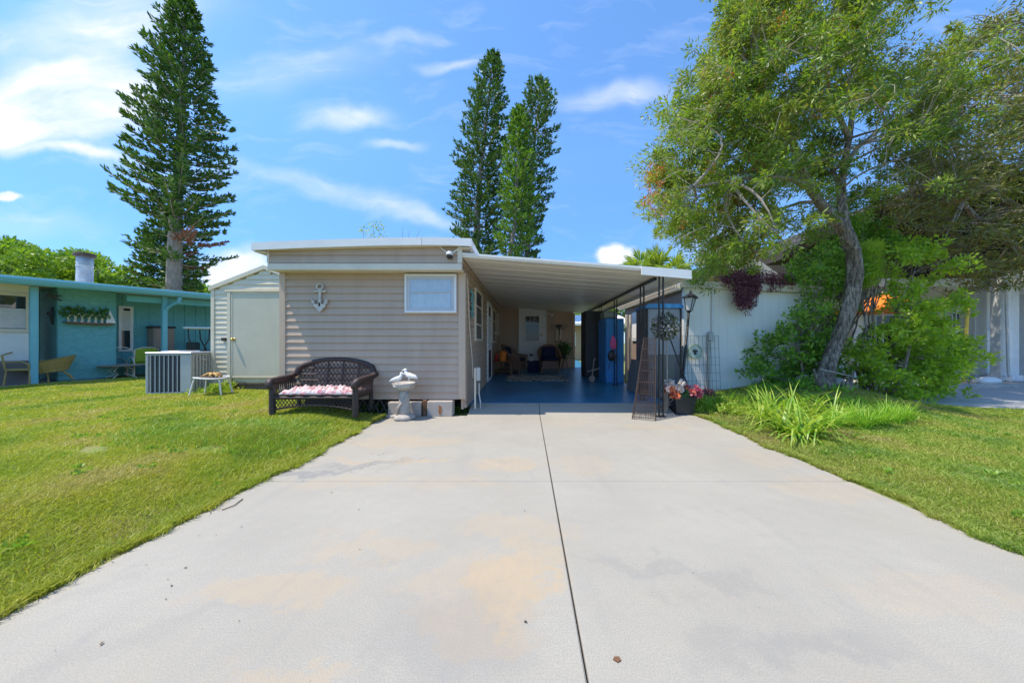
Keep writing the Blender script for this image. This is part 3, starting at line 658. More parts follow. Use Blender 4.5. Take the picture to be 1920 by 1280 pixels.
for y in POSTS:
    mb = MB(); zt = zb - .045; z0 = FZ(y) if y > 5.72 else zf(y) 
    for dxp in (-.032, .032): mb.rbox(bx + dxp - .011, bx + dxp + .011, y - .012, y + .012, z0, zt if y > 5.4 else crz(bx + dxp) - .052, .002)
    k = z0 + .15
    while k < zt - .1:
        mb.rbox(bx - .021, bx + .021, y - .006, y + .006, k, k + .012, .002); k += .42
    mb.rbox(bx - .07, bx + .07, y - .05, y + .05, z0, z0 + .008, .002)
    mb.build('post', 'black', cp)
# white soffit strips of the neighbouring roof seen beyond the posts come with that building

# ------------------------------------------------------------------ shed
SY = 7.2
shed = thing('garden_shed', 'cream ribbed metal shed with gable roof left of the taupe house', 'shed', (-5.9, SY, 0))
sx0, sx1, pkx, pkz, evz = PX(397, SY) + .03, -4.70, -5.89, PZ(507, SY), PZ(543, SY)
gz = lambda x: evz + (pkz - evz) * (1 - abs(x - pkx) / (pkx - sx0))
sdx0, sdx1, sdz0, sdz1 = PX(436, SY), -5.25, PZ(708, SY), PZ(552, SY)
mb = MB(); w = sx1 - sx0
def rngA(z):
    if z < evz: return (0, sdx0 - .06 - sx0) if z < sdz1 else (0, w)
    t = (z - evz) / (pkz - evz); return (t * (pkx - sx0), w - t * (sx1 - pkx))
mb.siding((sx0, SY, 0), (1, 0, 0), w, .30, pkz, (0, -1, 0), .11, .022, rngA)
mb.siding((sx0, SY, 0), (1, 0, 0), w, .30, sdz1 + .06, (0, -1, 0), .11, .022, lambda z: (sdx1 + .05 - sx0, w))
mb.box(sx0, sx1, SY + .022, SY + .05, .30, evz); mb.prism([(sx0, evz), (sx1, evz), (pkx, pkz)], SY + .022, SY + .05)
mb.box(sx0, sx0 + .04, SY + .05, 9.6, .3, evz); mb.box(sx1 - .04, sx1, SY + .05, 9.6, .3, evz); mb.box(sx0, sx1, 9.6, 9.64, .3, evz)
mb.build('wall', 'shed_cream', shed)
mb = MB(); mb.rbox(sx0 - .03, sx0 + .05, SY - .03, SY + .05, .28, evz, .005); mb.rbox(sdx0 - .09, sdx0 - .01, SY - .045, SY + .01, .30, sdz1 + .05, .005)
mb.rbox(sdx0 - .14, sdx1 + .1, SY - .05, SY + .01, sdz1 + .052, sdz1 + .09, .005); mb.rbox(sdx1 + .005, sdx1 + .07, SY - .045, SY + .01, .30, sdz1 + .05, .005)
mb.build('frame_trim', 'shed_cream', shed)
mb = MB()
for xa, xb in ((sx0 - .06, pkx), (sx1 + .06, pkx)):
    za, zb_ = (gz(sx0) - .03, pkz + .02)
    mb.prism([(xa, za), (xb, zb_), (xb, zb_ + .09), (xa, za + .09)], SY - .05, 9.7)
mb.build('roof', 'shed_cream', shed)
d = MB().rbox(sdx0, sdx1, SY - .03, SY, sdz0 + .04, sdz1, .006).build('door', 'shed_door', shed)
mb = MB(); mb.rbox(sdx0 - .005, sdx1 + .005, SY - .036, SY - .0, sdz0, sdz0 + .037, .004); mb.rbox(sdx0 - .004, sdx0 + .03, SY - .036, SY - .031, sdz0 + .04, sdz1, .002); mb.build('door_trim', 'shed_cream', d)
kx, kz = PX(441, SY), PZ(636, SY)
mb = MB(); mb.ball((kx, SY - .08, kz), .033, 12, 8); mb.tube([(kx, SY - .08, kz), (kx, SY - .03, kz)], .014); mb.lathe([(.03, 0), (.03, .006)], (0, 0, 0), 12)
st = len(mb.v) - 24; mb.xf(lambda p: Vector((kx + p.x, SY - .031 - p.z, kz + p.y)), st); mb.build('knob', 'brass', d, smooth=True)
MB().rbox(PX(419, SY), PX(427, SY), SY - .06, SY - .02, PZ(639, SY), PZ(633, SY), .005).build('latch_box', 'black', shed)
mb = MB(); mb.box(sx0 + .25, sx1, SY + .01, SY + .06, .14, .29); mb.box(sx0 + .25, sx1, SY - .03, SY + .009, .265, .295)
mb.build('floor_skid', pm('brown_skid', (.13, .10, .085), .8, .2, 5), shed)
for x in (sx0 + .15, -6.0, -5.2): MB().rbox(x, x + .35, SY + .08, SY + .3, .08, .28, .01).build('pier', 'block', shed)

# ------------------------------------------------------------------ teal neighbour house (facade line runs away to the right)
TP = Vector((-12.7, 7.7, 0)); TD = Vector((.35, .9367, 0)).normalized(); TN = Vector((-TD.y, TD.x, 0))
def TU(px, v=0.0):
    """distance along the facade where the sight line of column px meets the plane set back by v"""
    k = (px - CX) / F; p = TP + TN * v; return (p.x - k * p.y) / (k * TD.y - TD.x)
def TZ(px, py, v=0.0):
    u = TU(px, v); return CH + (CY - py) / F * (TP.y + TN.y * v + TD.y * u)
def txf(mb, start=0): return mb.xf(lambda p: TP + TD * p.x + TN * p.y + Vector((0, 0, p.z)), start)
tl = (TP.x, TP.y, 0)
teal = thing('teal_house', 'low teal painted house with deep porch roof, stone wall and white windows on the left', 'house', tl)
SL = .125; EV = lambda u: 2.70 + u * .027
def tb(name, mat, parent=None, fn=None, **k):
    mb = MB(); fn(mb); txf(mb); return mb.build(name, mat, parent if parent is not None else teal, **k)
def roofp(mb):
    for (v0, v1, z0, z1) in ((-.25, 7.5, .06, .11),):
        a, b_ = -3.5, 9.5
        mb.add([(a, v0, EV(a) + z0), (b_, v0, EV(b_) + z0), (b_, v1, EV(b_) + z0 + .5), (a, v1, EV(a) + z0 + .5), (a, v0, EV(a) + z1), (b_, v0, EV(b_) + z1), (b_, v1, EV(b_) + z1 + .5), (a, v1, EV(a) + z1 + .5)],
               [(0, 3, 2, 1), (4, 5, 6, 7), (0, 1, 5, 4), (1, 2, 6, 5), (2, 3, 7, 6), (3, 0, 4, 7)])
troof = tb('roof', 'roofwhite', fn=roofp)
def gut(mb):
    a, b_ = -3.5, 9.5; pr = [(-.35, .09), (-.37, .04), (-.34, -.04), (-.3, -.09), (-.2, -.09), (-.2, .055), (-.24, .055), (-.24, .09)]
    vs = [(a, v, EV(a) + z) for v, z in pr] + [(b_, v, EV(b_) + z) for v, z in pr]; n = len(pr)
    mb.add(vs, [tuple(range(n)), tuple(range(2 * n - 1, n - 1, -1))] + [(i, i + n, (i + 1) % n + n, (i + 1) % n) for i in range(n)])
tb('gutter', 'tealtrim', troof, gut)
tb('soffit', 'cream', troof, lambda mb: mb.add([(-3.4, -.19, 2.60), (9.4, -.19, 2.60 + 12.8 * .027), (9.4, 3.0, 2.62 + 12.8 * .027), (-3.4, 3.0, 2.62)], [(0, 1, 2, 3)]))
# walls
WV = .75
us0, us1 = TU(107, WV), TU(219, WV)
def stonew(mb):
    mb.rbox(us0, us1, WV, WV + 1.2, SL, 2.75, .02)
# rough stone courses by displacement in material
sm_, nt, o = newmat('teal_painted_stone')
b = N(nt, 'ShaderNodeBsdfPrincipled'); b.inputs['Roughness'].default_value = .6; nt.links.new(b.outputs[0], o.inputs[0])
t = N(nt, 'ShaderNodeTexCoord'); mp2 = N(nt, 'ShaderNodeMapping'); mp2.inputs['Scale'].default_value = (3.4, 3.4, 7.0); nt.links.new(t.outputs['Object'], mp2.inputs[0])
vo = N(nt, 'ShaderNodeTexVoronoi', feature='DISTANCE_TO_EDGE'); vo.inputs['Scale'].default_value = 1.3; nt.links.new(mp2.outputs[0], vo.inputs['Vector'])
ed = mrange(nt, vo.outputs['Distance'], 0, .07, 0, 1)
nz = noise(nt, t.outputs['Object'], 7, 6)
nt.links.new(mixc(nt, mrange(nt, ed, 0, 1, 0.15, 0), mixc(nt, nz.outputs['Fac'], (.12, .40, .42), (.17, .48, .49)), (.085, .33, .35)), b.inputs['Base Color'])
hh = mathn(nt, 'ADD', ed, mathn(nt, 'MULTIPLY', nz.outputs['Fac'], .8))
bp = N(nt, 'ShaderNodeBump'); bp.inputs['Distance'].default_value = .02; bp.inputs['Strength'].default_value = .5; nt.links.new(hh, bp.inputs['Height']); nt.links.new(bp.outputs[0], b.inputs['Normal'])
M['tealstone'] = sm_
tb('stone_wall', 'tealstone', fn=stonew)
WB = 1.35
def wallr(mb):
    a = us1 - .3; mb.box(a, 9.4, WB, WB + .15, SL, 2.85)
    k = a
    while k < 9.3: mb.rbox(k, k + .035, WB - .018, WB, SL, 2.85, .004); k += .3
    mb.box(TU(74, 1.6), us0 + .1, 2.1, 2.2, SL, 2.8); mb.box(TU(62, 1.0), TU(62, 1.0) + .08, 1.05, 2.1, SL, 2.75)
tb('wall', 'teal', fn=wallr)
# white enclosed room at far left
LV = .55; ua, ub = -3.2, TU(72, LV)
def wroom(mb):
    z0 = TZ(30, 676, LV)
    mb.box(ua, ub, LV, LV + .1, z0, 2.68); mb.rbox(ub - .08, ub, LV - .03, LV + .12, z0, 2.68, .005)
    mb.box(ub - .1, ub, LV + .1, 2.2, SL, 2.68)
wr_ = tb('porch_room', 'white', fn=wroom)
tb('base_panel', pm('grey_brown_boards', (.20, .17, .15), .8, .1, 4), wr_, lambda mb: mb.siding((ua, LV - .02, 0), (1, 0, 0), ub - ua, SL, TZ(30, 676, LV), (0, -1, 0), .16, .015))
wz0_, wz1_ = TZ(40, 616, LV), TZ(40, 556, LV)
uc, ud = TU(-60, LV), TU(48, LV)
f_ = tb('window', 'cream', fn=lambda mb: frame_xz(mb, uc - .1, ud + .09, wz0_ - .1, wz1_ + .1, LV - .04, LV, .09))
def refl_glass(name):
    # glass that mirrors the bright street side: a glossy dark pane
    m, nt, o = newmat(name); b = N(nt, 'ShaderNodeBsdfPrincipled'); b.inputs['Base Color'].default_value = (.035, .04, .045, 1); b.inputs['Roughness'].default_value = .02; b.inputs['Specular IOR Level'].default_value = 1.0
    b.inputs['Coat Weight'].default_value = .6; b.inputs['Coat Roughness'].default_value = .02
    nt.links.new(b.outputs[0], o.inputs[0]); return m
M['rglass'] = refl_glass('reflecting_glass')
tb('pane', 'rglass', f_, lambda mb: mb.box(uc, ud, LV - .012, LV - .006, wz0_, wz1_))
def blinds(mb):
    k = wz0_ + .02
    while k < wz0_ + (wz1_ - wz0_) * .62: mb.add([(uc, LV - .018, k), (ud, LV - .018, k), (ud, LV - .014, k + .035), (uc, LV - .014, k + .035)], [(0, 1, 2, 3)]); k += .05
tb('blind', 'curtain', f_, blinds)
# tall window
ue, uf = TU(221, WB), TU(249, WB); zt_, zb2 = TZ(235, 574, WB), TZ(235, 659, WB)
f2 = tb('window', 'white', fn=lambda mb: frame_xz(mb, ue, uf, zb2, zt_, WB - .05, WB - .019, .07))
tb('pane', 'rglass', f2, lambda mb: mb.box(ue + .07, uf - .07, WB - .03, WB - .022, zb2 + .07, zt_ - .07))
tb('blind', 'curtain', f2, lambda mb: [mb.add([(ue + .07, WB - .036, k), (uf - .07, WB - .036, k), (uf - .07, WB - .033, k + .05), (ue + .07, WB - .033, k + .05)], [(0, 1, 2, 3)]) for k in np.arange((zb2 + zt_) / 2 - .05, zt_ - .2, .065)])
tb('slab', 'rock', fn=lambda mb: mb.rbox(-3.4, 9.4, -.02, 2.4, -.02, SL - .003, .02))
for px in (63, 308):
    uu = TU(px, .1)
    p_ = tb('post', 'tealtrim', fn=lambda mb: mb.rbox(uu - .06, uu + .06, .04, .16, SL, EV(uu) - .09, .008))
ud_ = TU(308, .1)
tb('downspout', 'tealtrim', troof, lambda mb: mb.tube([(ud_ + .22, -.28, EV(ud_) - .1), (ud_ + .2, -.25, EV(ud_) - .25), (ud_ + .05, .0, EV(ud_) - .42), (ud_ + .02, .02, EV(ud_) - .5)], .05, 8))
tb('header_beam', 'teal', fn=lambda mb: mb.add([(us1, .12, 2.45), (9.3, .12, 2.62), (9.3, .16, 2.62), (us1, .16, 2.45), (us1, .12, 2.62), (9.3, .12, 2.85), (9.3, .16, 2.85), (us1, .16, 2.62)], [(0, 3, 2, 1), (4, 5, 6, 7), (0, 1, 5, 4), (1, 2, 6, 5), (2, 3, 7, 6), (3, 0, 4, 7)]))
# flue pipe on the roof
fp = P(159, 535, 9.6)
flue = thing('chimney_flue', 'whitewashed metal flue pipe with rusty cap rising from the teal house roof', 'chimney', (fp[0], fp[1], 2.6))
r_ = 10 / F * 9.6; zt2 = PZ(478, 9.6)
def dent(i, a): return .02 * math.sin(3 * a + i)
mb = MB().lathe([(r_, 2.7), (r_, 2.95), (r_ * 1.015, 3.2), (r_, 3.21), (r_, 3.5), (r_, zt2 - .06)], (fp[0], fp[1], 0), 24, ripple=dent); mb.build('pipe', pm('whitewashed_metal', (.34, .40, .44), .45, .25, 7, .8, 14, dirt=.6), flue, smooth=True)
MB().lathe([(r_ + .0, zt2 - .07), (r_ + .045, zt2 - .06), (r_ + .055, zt2), (r_ + .045, zt2 + .04), (r_ - .02, zt2 + .055), (.05, zt2 + .06)], (fp[0], fp[1], 0), 24).build('cap', 'rustcap', flue)
MB().lathe([(r_ + .008, zt2 - .36), (r_ + .01, zt2 - .34), (r_ + .008, zt2 - .32)], (fp[0], fp[1], 0), 24).build('seam_band', 'metalgrey', flue)
# planter shelf on the stone wall
un = TU(165, WV); zn = TZ(165, 606, WV)
pl = thing('wall_planter', 'wall shelf with green trailing leaves and small white sail on the teal stone wall', 'planter', tuple(TP + TD * un + TN * (WV - .1) + Vector((0, 0, zn))))
mb = MB().prism([(un - .45, zn + .02), (un + .5, zn), (un + .35, zn - .05), (un - .35, zn - .04)], WV - .16, WV - .01); txf(mb); mb.build('shelf', 'brownwood', pl)
mb = MB().prism([(un + .3, zn + .03), (un + .5, zn + .03), (un + .38, zn + .42)], WV - .1, WV - .08); txf(mb); mb.build('sail', 'plaster', pl)
mb = MB()
for k in range(6):
    c = un - .3 + k * .12; mb.tube([(c - .05, WV - .06, zn + .02), (c - .07, WV - .08, zn + .15), (c, WV - .08, zn + .27), (c + .07, WV - .07, zn + .15), (c + .04, WV - .06, zn + .02)], .02, 6)
txf(mb); mb.build('coral_frame', 'cream', pl)
C = np.array([tuple(TP + TD * (un + random.uniform(-.48, .36)) + TN * (WV - random.uniform(.04, .16)) + Vector((0, 0, zn + .16 + random.random() * .28))) for _ in range(300)])
npmesh('leaves', leafquads(C, rdir(300), .09, .045), 4, leafmat('planter_leaf', [(.07, .17, .03), (.14, .27, .05)]), pl)
# black fish-like ornaments on recess wall
mb = MB(); uq = TU(99, 1.0); mb.ball((uq, .98, 1.95), (.05, .03, .26), 10, 8); mb.ball((uq - .02, .98, 2.0), (.09, .02, .06), 8, 6); txf(mb)
tag(mb.build('wall_ornament', 'darkplastic'), 'dark oval ornament hanging in the recess beside the teal stone wall', 'ornament')
mb = MB(); uq = TU(101, .72); mb.rbox(uq - .12, uq + .1, .6, .68, 2.47, 2.5, .005); mb.prism([(uq - .12, 2.5), (uq + .1, 2.38), (uq + .1, 2.35), (uq - .14, 2.46)], .6, .68); txf(mb)
tag(mb.build('floodlight', 'darkplastic'), 'small black floodlight fixed high beside the teal stone wall', 'lamp')

# furniture on the teal porch
def local(root_xy, rot, z=0): 
    return Vector((root_xy[0], root_xy[1], z)), rot
# straw chaise seen from the side
ch = thing('chaise_chair', 'yellow straw tub chair reclining on the teal porch behind the left post', 'chair', (0, 0, 0))
def shell(mb, a0, a1, r0, r1, z0, z1, n=20, tilt=.5, th=.02):
    rows = []
    for q in range(2):
        for i in range(n + 1):
            a = a0 + (a1 - a0) * i / n; r = (r0, r1)[q]; z = (z0, z1 + tilt * .12 * math.cos(a))[q]; rows.append((r * math.cos(a) * 1.25, r * math.sin(a), z))
    m_ = n + 1; inn = [(x * .95, y * .95, z) for x, y, z in rows]
    mb.add(rows + inn, [(i, i + 1, i + 1 + m_, i + m_) for i in range(n)] + [(i + 2 * m_, i + m_ + 2 * m_, i + 1 + m_ + 2 * m_, i + 1 + 2 * m_) for i in range(n)] + [(i + m_, i + m_ + 1, i + 1 + 3 * m_, i + 3 * m_) for i in range(n)])
mb = MB(); shell(mb, R(-130), R(130), .24, .40, .30, .60); mb.build('tub', 'straw', ch)
mb = MB(); mb.lathe([(.0, .28), (.24, .28), (.27, .31), (.25, .34), (0, .35)], (0, 0, 0), 18, sxy=(1.2, 1)); mb.build('seat', 'straw', ch)
for ix, iy in ((-.3, -.2), (-.3, .2), (.25, -.2), (.25, .2)): MB().tube([(ix * .7, iy * .8, .3), (ix * 1.1, iy, .15), (ix * 1.25, iy * 1.1, 0)], [.02, .018, .015], 6).build('leg', 'straw', ch)
ch.location = TP + TD * TU(100, .35) + TN * .38 + Vector((0, 0, SL)); ch.rotation_euler = (0, R(-10), R(60))
ch2 = thing('straw_chair', 'pale straw framed chair at the far left end of the teal porch', 'chair', (0, 0, 0))
MB().rbox(-.22, .22, -.22, .22, .36, .41, .015).build('seat', 'straw', ch2)
MB().tube([(-.22, .2, .4), (-.24, .24, .75), (0, .27, .82), (.24, .24, .75), (.22, .2, .4)], .018, 7).build('backrest', 'straw', ch2)
for ix, iy in ((-1, -1), (-1, 1), (1, -1), (1, 1)): MB().tube([(ix * .2, iy * .2, .37), (ix * .23, iy * .22, 0)], .016, 6).build('leg', 'straw', ch2)
for ix in (-1, 1): MB().tube([(ix * .22, .2, .58), (ix * .26, -.1, .6), (ix * .24, -.22, .52), (ix * .21, -.2, .38)], .015, 6).build('armrest', 'straw', ch2)
ch2.location = TP + TD * TU(52, .3) + TN * .35 + Vector((0, 0, SL)); ch2.rotation_euler = (0, 0, R(110))
# patio table and chair with lime cushion
def patio_chair(label, loc, rot, cushion):
    c = thing('patio_chair', label, 'chair', (0, 0, 0), 'cream metal patio chairs')
    for ix in (-1, 1): MB().tube([(ix * .26, -.3, 0), (ix * .27, -.28, .42), (ix * .27, -.1, .60), (ix * .27, .2, .62), (ix * .25, .28, .45), (ix * .27, .35, 0)], .015, 7).build('armrest', 'cream', c)
    MB().tube([(-.24, .2, .4), (-.25, .32, .85), (-.1, .35, .92), (.1, .35, .92), (.25, .32, .85), (.24, .2, .4)], .015, 7).build('backrest', 'cream', c)
    MB().rbox(-.25, .25, -.27, .24, .36, .40, .012).build('seat', 'cream', c)
    if cushion:
        MB().rbox(-.23, .23, -.25, .2, .402, .48, .035).build('seat_cushion', 'greenplastic', c); mb = MB().rbox(-.23, .23, .0, .08, .0, .46, .035)
        mb.xf(lambda p: Vector((p.x, .19 + p.y + p.z * .22, .46 + p.z * .93))).build('back_cushion', 'greenplastic', c)
    c.location = loc; c.rotation_euler = (0, 0, rot)
patio_chair('cream metal patio chair with lime green cushions behind the grey air conditioner', TP + TD * TU(268, .7) + TN * .7 + Vector((0, 0, SL)), R(-115), True)
patio_chair('bare cream metal patio chair between the round table and the tall window', TP + TD * TU(246, .9) + TN * .95 + Vector((0, 0, SL)), R(-160), False)
pt = thing('patio_table', 'low brown topped patio table with curved cream legs on the teal porch', 'table', (0, 0, 0))
MB().lathe([(.0, .36), (.45, .36), (.47, .375), (.45, .39), (0, .39)], seg=28).build('tabletop', 'tan', pt)
for k in range(4):
    a = k * math.pi / 2 + .4; MB().tube([(.1 * math.cos(a), .1 * math.sin(a), .36), (.28 * math.cos(a), .28 * math.sin(a), .22), (.12 * math.cos(a), .12 * math.sin(a), .12), (.34 * math.cos(a), .34 * math.sin(a), 0)], .014, 6).build('leg', 'cream', pt)
pt.location = TP + TD * TU(226, .5) + TN * .45 + Vector((0, 0, SL))
# storage cabinet and golf cart under the teal roof
u1, u2 = TU(284, 1.0), TU(345, 1.0)
cb_ = thing('storage_cabinet', 'tan plastic storage cabinet with black top behind the teal porch post', 'cabinet', tuple(TP + TD * u1 + TN * .9))
zc = TZ(300, 611, .85)
mb = MB().rbox(u1, u2 - .3, .85, 1.3, SL, zc - .07, .02); txf(mb); mb.build('body', 'tan', cb_)
mb = MB().rbox(u1 - .03, u2 - .27, .82, 1.31, zc - .068, zc, .02); txf(mb); mb.build('top', 'darkplastic', cb_)
mb = MB(); 
for k in (0, 1): mb = MB().rbox(u1 + .03 + k * (u2 - .3 - u1) / 2, u1 - .02 + (k + 1) * (u2 - .3 - u1) / 2, .83, .849, SL + .08, zc - .12, .006); txf(mb); mb.build('door', 'tan', cb_)
gc = thing('golf_cart', 'golf cart with white roof parked behind the air conditioner and shed', 'golf cart', (0, 0, 0))
MB().rbox(-.55, .75, -.5, .5, 1.55, 1.62, .03).build('roof', 'white', gc)
for sy_ in (-1, 1):
    MB().tube([(-.42, sy_ * .45, 1.56), (-.40, sy_ * .45, 1.2), (-.25, sy_ * .45, .85), (-.28, sy_ * .45, .6)], .02, 6).build('support', 'black', gc)
    MB().tube([(.12, sy_ * .45, 1.56), (.10, sy_ * .45, 1.2), (-.02, sy_ * .45, .95), (.0, sy_ * .45, .6)], .02, 6).build('support', 'black', gc)
    for wx in (-.75, .75):
        w_ = MB(); w_.lathe([(.12, -.09), (.21, -.09), (.23, -.05), (.23, .05), (.21, .09), (.12, .09)], seg=20); w_.xf(lambda p: Vector((wx + p.x, sy_ * .45 + p.z, .23 + p.y))); tyre = w_.build('wheel', 'darkplastic', gc)
        w_ = MB(); w_.lathe([(.0, -.07), (.12, -.08), (.12, .08), (0, .07)], seg=16); w_.xf(lambda p: Vector((wx + p.x, sy_ * .45 + p.z, .23 + p.y))); w_.build('rim', 'metalgrey', tyre)
MB().prism([(-1.05, .3), (1.1, .3), (1.15, .55), (.8, .75), (.55, .78), (.45, .4), (.1, .4), (.05, .68), (-.95, .68)], -.5, .5).build('body', 'cream', gc)
MB().rbox(-.42, .05, -.45, .45, .69, .80, .03).build('seat', 'darkplastic', gc); MB().rbox(-.48, -.40, -.45, .45, .82, 1.1, .03).build('backrest', 'darkplastic', gc)
mb = MB(); mb.tube([(.55, .2, .75), (.38, .2, .98)], .018); n = 16
mb.tube([(.37 + .05 * math.sin(2 * math.pi * k / n), .2 + .16 * math.cos(2 * math.pi * k / n), 1.0 + .14 * math.sin(2 * math.pi * k / n)) for k in range(n + 1)], .012, 6, False); mb.build('steering_wheel', 'black', gc)
gc.location = TP + TD * TU(352, .3) + TN * -.05 + Vector((0, 0, SL * .9)) + TD * .45; gc.rotation_euler = (0, 0, R(28))

# ------------------------------------------------------------------ air conditioner
ac = thing('air_conditioner', 'grey louvred air conditioning condenser standing on the lawn left of the shed', 'air conditioner', (0, 0, 0))
AW, AD, AH = .78, .60, .86
MB().rbox(-AW / 2 + .03, AW / 2 - .03, -AD / 2 + .03, AD / 2 - .03, .03, AH - .05, .02).build('coil', 'acgrille', ac)
mb = MB(); mb.rbox(-AW / 2, AW / 2, -AD / 2, AD / 2, 0, .05, .012); mb.rbox(-AW / 2, AW / 2, -AD / 2, AD / 2, AH - .06, AH - .02, .012)
for sx_ in (-1, 1):
    for sy_ in (-1, 1): mb.rbox(sx_ * (AW / 2 - .02) - .02, sx_ * (AW / 2 - .02) + .02, sy_ * (AD / 2 - .02) - .02, sy_ * (AD / 2 - .02) + .02, .04, AH - .05, .006)
mb.rbox(.20, AW / 2 - .001, -AD / 2 - .002, -AD / 2 + .03, .05, AH - .06, .004); mb.build('cabinet', 'acgrey', ac)
for f_i in range(4):
    n = 9 if f_i % 2 == 0 else 6; mb = MB()
    for k in range(n):
        x = -AW / 2 + .05 + k * (AW - .1) / n
        if f_i == 0 and x > .15: continue
        mb.prism([(x + .036, -AD / 2 - .006), (x + .05, -AD / 2 - .004), (x + .018, -AD / 2 + .03), (x + .004, -AD / 2 + .03)] if f_i == 0 else [(x, -AD / 2 - .004), (x + .05, -AD / 2 - .006), (x + .062, -AD / 2 + .02), (x + .0, -AD / 2 + .02)], .05, AH - .06, 'z')
    a_ = f_i * math.pi / 2; kx_ = AD / AW if f_i % 2 else 1; ky_ = AW / AD if f_i % 2 else 1; mb.xf(lambda p: Vector((p.x * kx_ * math.cos(a_) - p.y * ky_ * math.sin(a_), p.x * kx_ * math.sin(a_) + p.y * ky_ * math.cos(a_), p.z))); mb.build('louvre_panel', 'acgrey', ac)
mb = MB(); mb.rbox(-AW / 2 - .012, AW / 2 + .012, -AD / 2 - .012, AD / 2 + .012, AH - .019, AH + .012, .014); mb.lathe([(.30, AH + .01), (.28, AH + .035), (.1, AH + .04), (0, AH + .04)], seg=24); mb.build('lid', 'metalgrey', ac)
mb = MB(); mb.lathe([(.0, 0), (.08, 0), (.07, .01), (0, .012)], seg=20); mb.xf(lambda p: Vector((AW / 2 + .004 + p.z, .05 + p.x * 1.0, AH - .16 + p.y * .35))); mb.build('badge', 'metalgrey', ac)
ac.location = (-7.44, 6.88, .125); ac.rotation_euler = (0, 0, R(12))
# stool with driftwood
st_ = thing('garden_stool', 'white metal garden stool with a dark wicker top beside the air conditioner', 'stool', (0, 0, 0))
mb = MB(); n = 28
mb.tube([(.28 * math.cos(2 * math.pi * k / n), .28 * math.sin(2 * math.pi * k / n) * .8, .375 + .012 * math.sin(4 * math.pi * k / n)) for k in range(n + 1)], .014, 7, False); mb.build('rim', 'white', st_)
MB().lathe([(0, .36), (.27, .365), (.27, .378), (0, .38)], seg=26, sxy=(1, .8)).build('top', 'slate', st_)
for ix, iy in ((-.22, -.12), (.22, -.12), (-.2, .14), (.2, .14)): MB().tube([(ix * .95, iy, .37), (ix * 1.05, iy * 1.05, .3), (ix * 1.3, iy * 1.3, 0)], .014, 7).build('leg', 'white', st_)
st_.location = (PX(397, 6.45), 6.45, .115); st_.rotation_euler = (0, 0, R(8))
mb = MB(); c = Vector((PX(400, 6.45), 6.45, .50))
for k in range(7):
    a_ = k * .9 + .3; l_ = .10 + .07 * ((k * 37) % 5) / 5
    mb.tube([c + Vector((0, 0, .03)), c + Vector((math.cos(a_) * l_ * .6, math.sin(a_) * l_ * .5, .07)), c + Vector((math.cos(a_) * l_ * 1.5, math.sin(a_) * l_, .012))], [.03, .028, .014], 7)
tag(mb.build('driftwood', pm('golden_driftwood', (.50, .30, .10), .8, .35, 14, .5, 30), smooth=True), 'golden brown starfish shaped driftwood lying on the white garden stool', 'driftwood')

# ------------------------------------------------------------------ wicker loveseat
ls = thing('wicker_loveseat', 'dark brown wicker loveseat on the grass in front of the taupe wall', 'loveseat', (0, 0, 0))
W2 = .64; DF, DB = -.25, .27     # half width, front and back y
mb = MB()
for sx_ in (-1, 1):
    pass
def roll(pts, r, name, parent=ls, seg=10):
    # wrapped wicker roll: ridged tube
    pts = [Vector(p) for p in pts]; out_ = []; 
    for i in range(len(pts) - 1):
        n_ = max(2, int((pts[i + 1] - pts[i]).length / .012))
        for k in range(n_): out_.append(pts[i].lerp(pts[i + 1], k / n_))
    out_.append(pts[-1]); rr = [(r if isinstance(r, float) else r) * (1 + (.13 if k % 2 else -.06)) for k in range(len(out_))]
    m_ = MB().tube(out_, rr, seg); return m_.build(name, 'wickerdark', parent, smooth=True)
def arc(c, rx, rz, a0, a1, y0, y1, n=14): return [(c[0] + rx * math.cos(R(a0 + (a1 - a0) * k / n)), y0 + (y1 - y0) * k / n, c[1] + rz * math.sin(R(a0 + (a1 - a0) * k / n))) for k in range(n + 1)]
for sx_ in (-1, 1):
    roll([(sx_ * (W2 - .03), DF, 0), (sx_ * (W2 - .03), DF, .50)], .042, 'leg')
    roll([(sx_ * (W2 - .05), DB, 0), (sx_ * (W2 - .06), DB, .42)], .03, 'leg')
    ar = [(sx_ * (W2 - .03), DF - .03, .44), (sx_ * (W2 - .02), DF - .05, .50), (sx_ * (W2 - .0), DF - .01, .54), (sx_ * W2, DF + .15, .55), (sx_ * (W2 + .01), DB - .1, .565), (sx_ * (W2 + .02), DB, .60)]
    roll(ar, .045, 'armrest')
topc = []
for k in range(31):
    t_ = k / 30; x = -(W2 + .0) + 2 * (W2 + .0) * t_
    zz = .60 + .24 * (math.sin(math.pi * t_)) ** .38 if 0 < t_ < 1 else .60
    topc.append((x, DB + .07 * math.sin(math.pi * t_) ** .5 if 0 < t_ < 1 else DB, zz))
roll(topc, .042, 'backrest')
# lattice weave: woven diagonal strips as one part each
def topz(x):
    t_ = (x + W2) / (2 * W2); return .60 + .24 * max(0, math.sin(math.pi * t_)) ** .38
def lattice(x0, x1, zlo, zhi, yf, step, r, name, par=ls):
    m_ = MB(); z0, H_ = 0, 1.0; span = (x1 - x0)
    for sgn in (-1, 1):
        c_ = -1.2
        while c_ < span + 1.2:
            pts = []
            for k in range(60):
                z = k / 59; x = x0 + c_ + sgn * z * 0.7 
                if x0 <= x <= x1 and zlo(x) <= z <= zhi(x): pts.append((x, yf(x, z) + sgn * .003, z))
                elif len(pts) > 1:
                    m_.tube([pts[0], pts[-1]] if len(pts) < 3 else [pts[0], pts[len(pts) // 2], pts[-1]], r, 4, False); pts = []
                else: pts = []
            if len(pts) > 1: m_.tube([pts[0], pts[len(pts) // 2], pts[-1]], r, 4, False)
            c_ += step
    return m_.build(name, 'wickerdark', par)
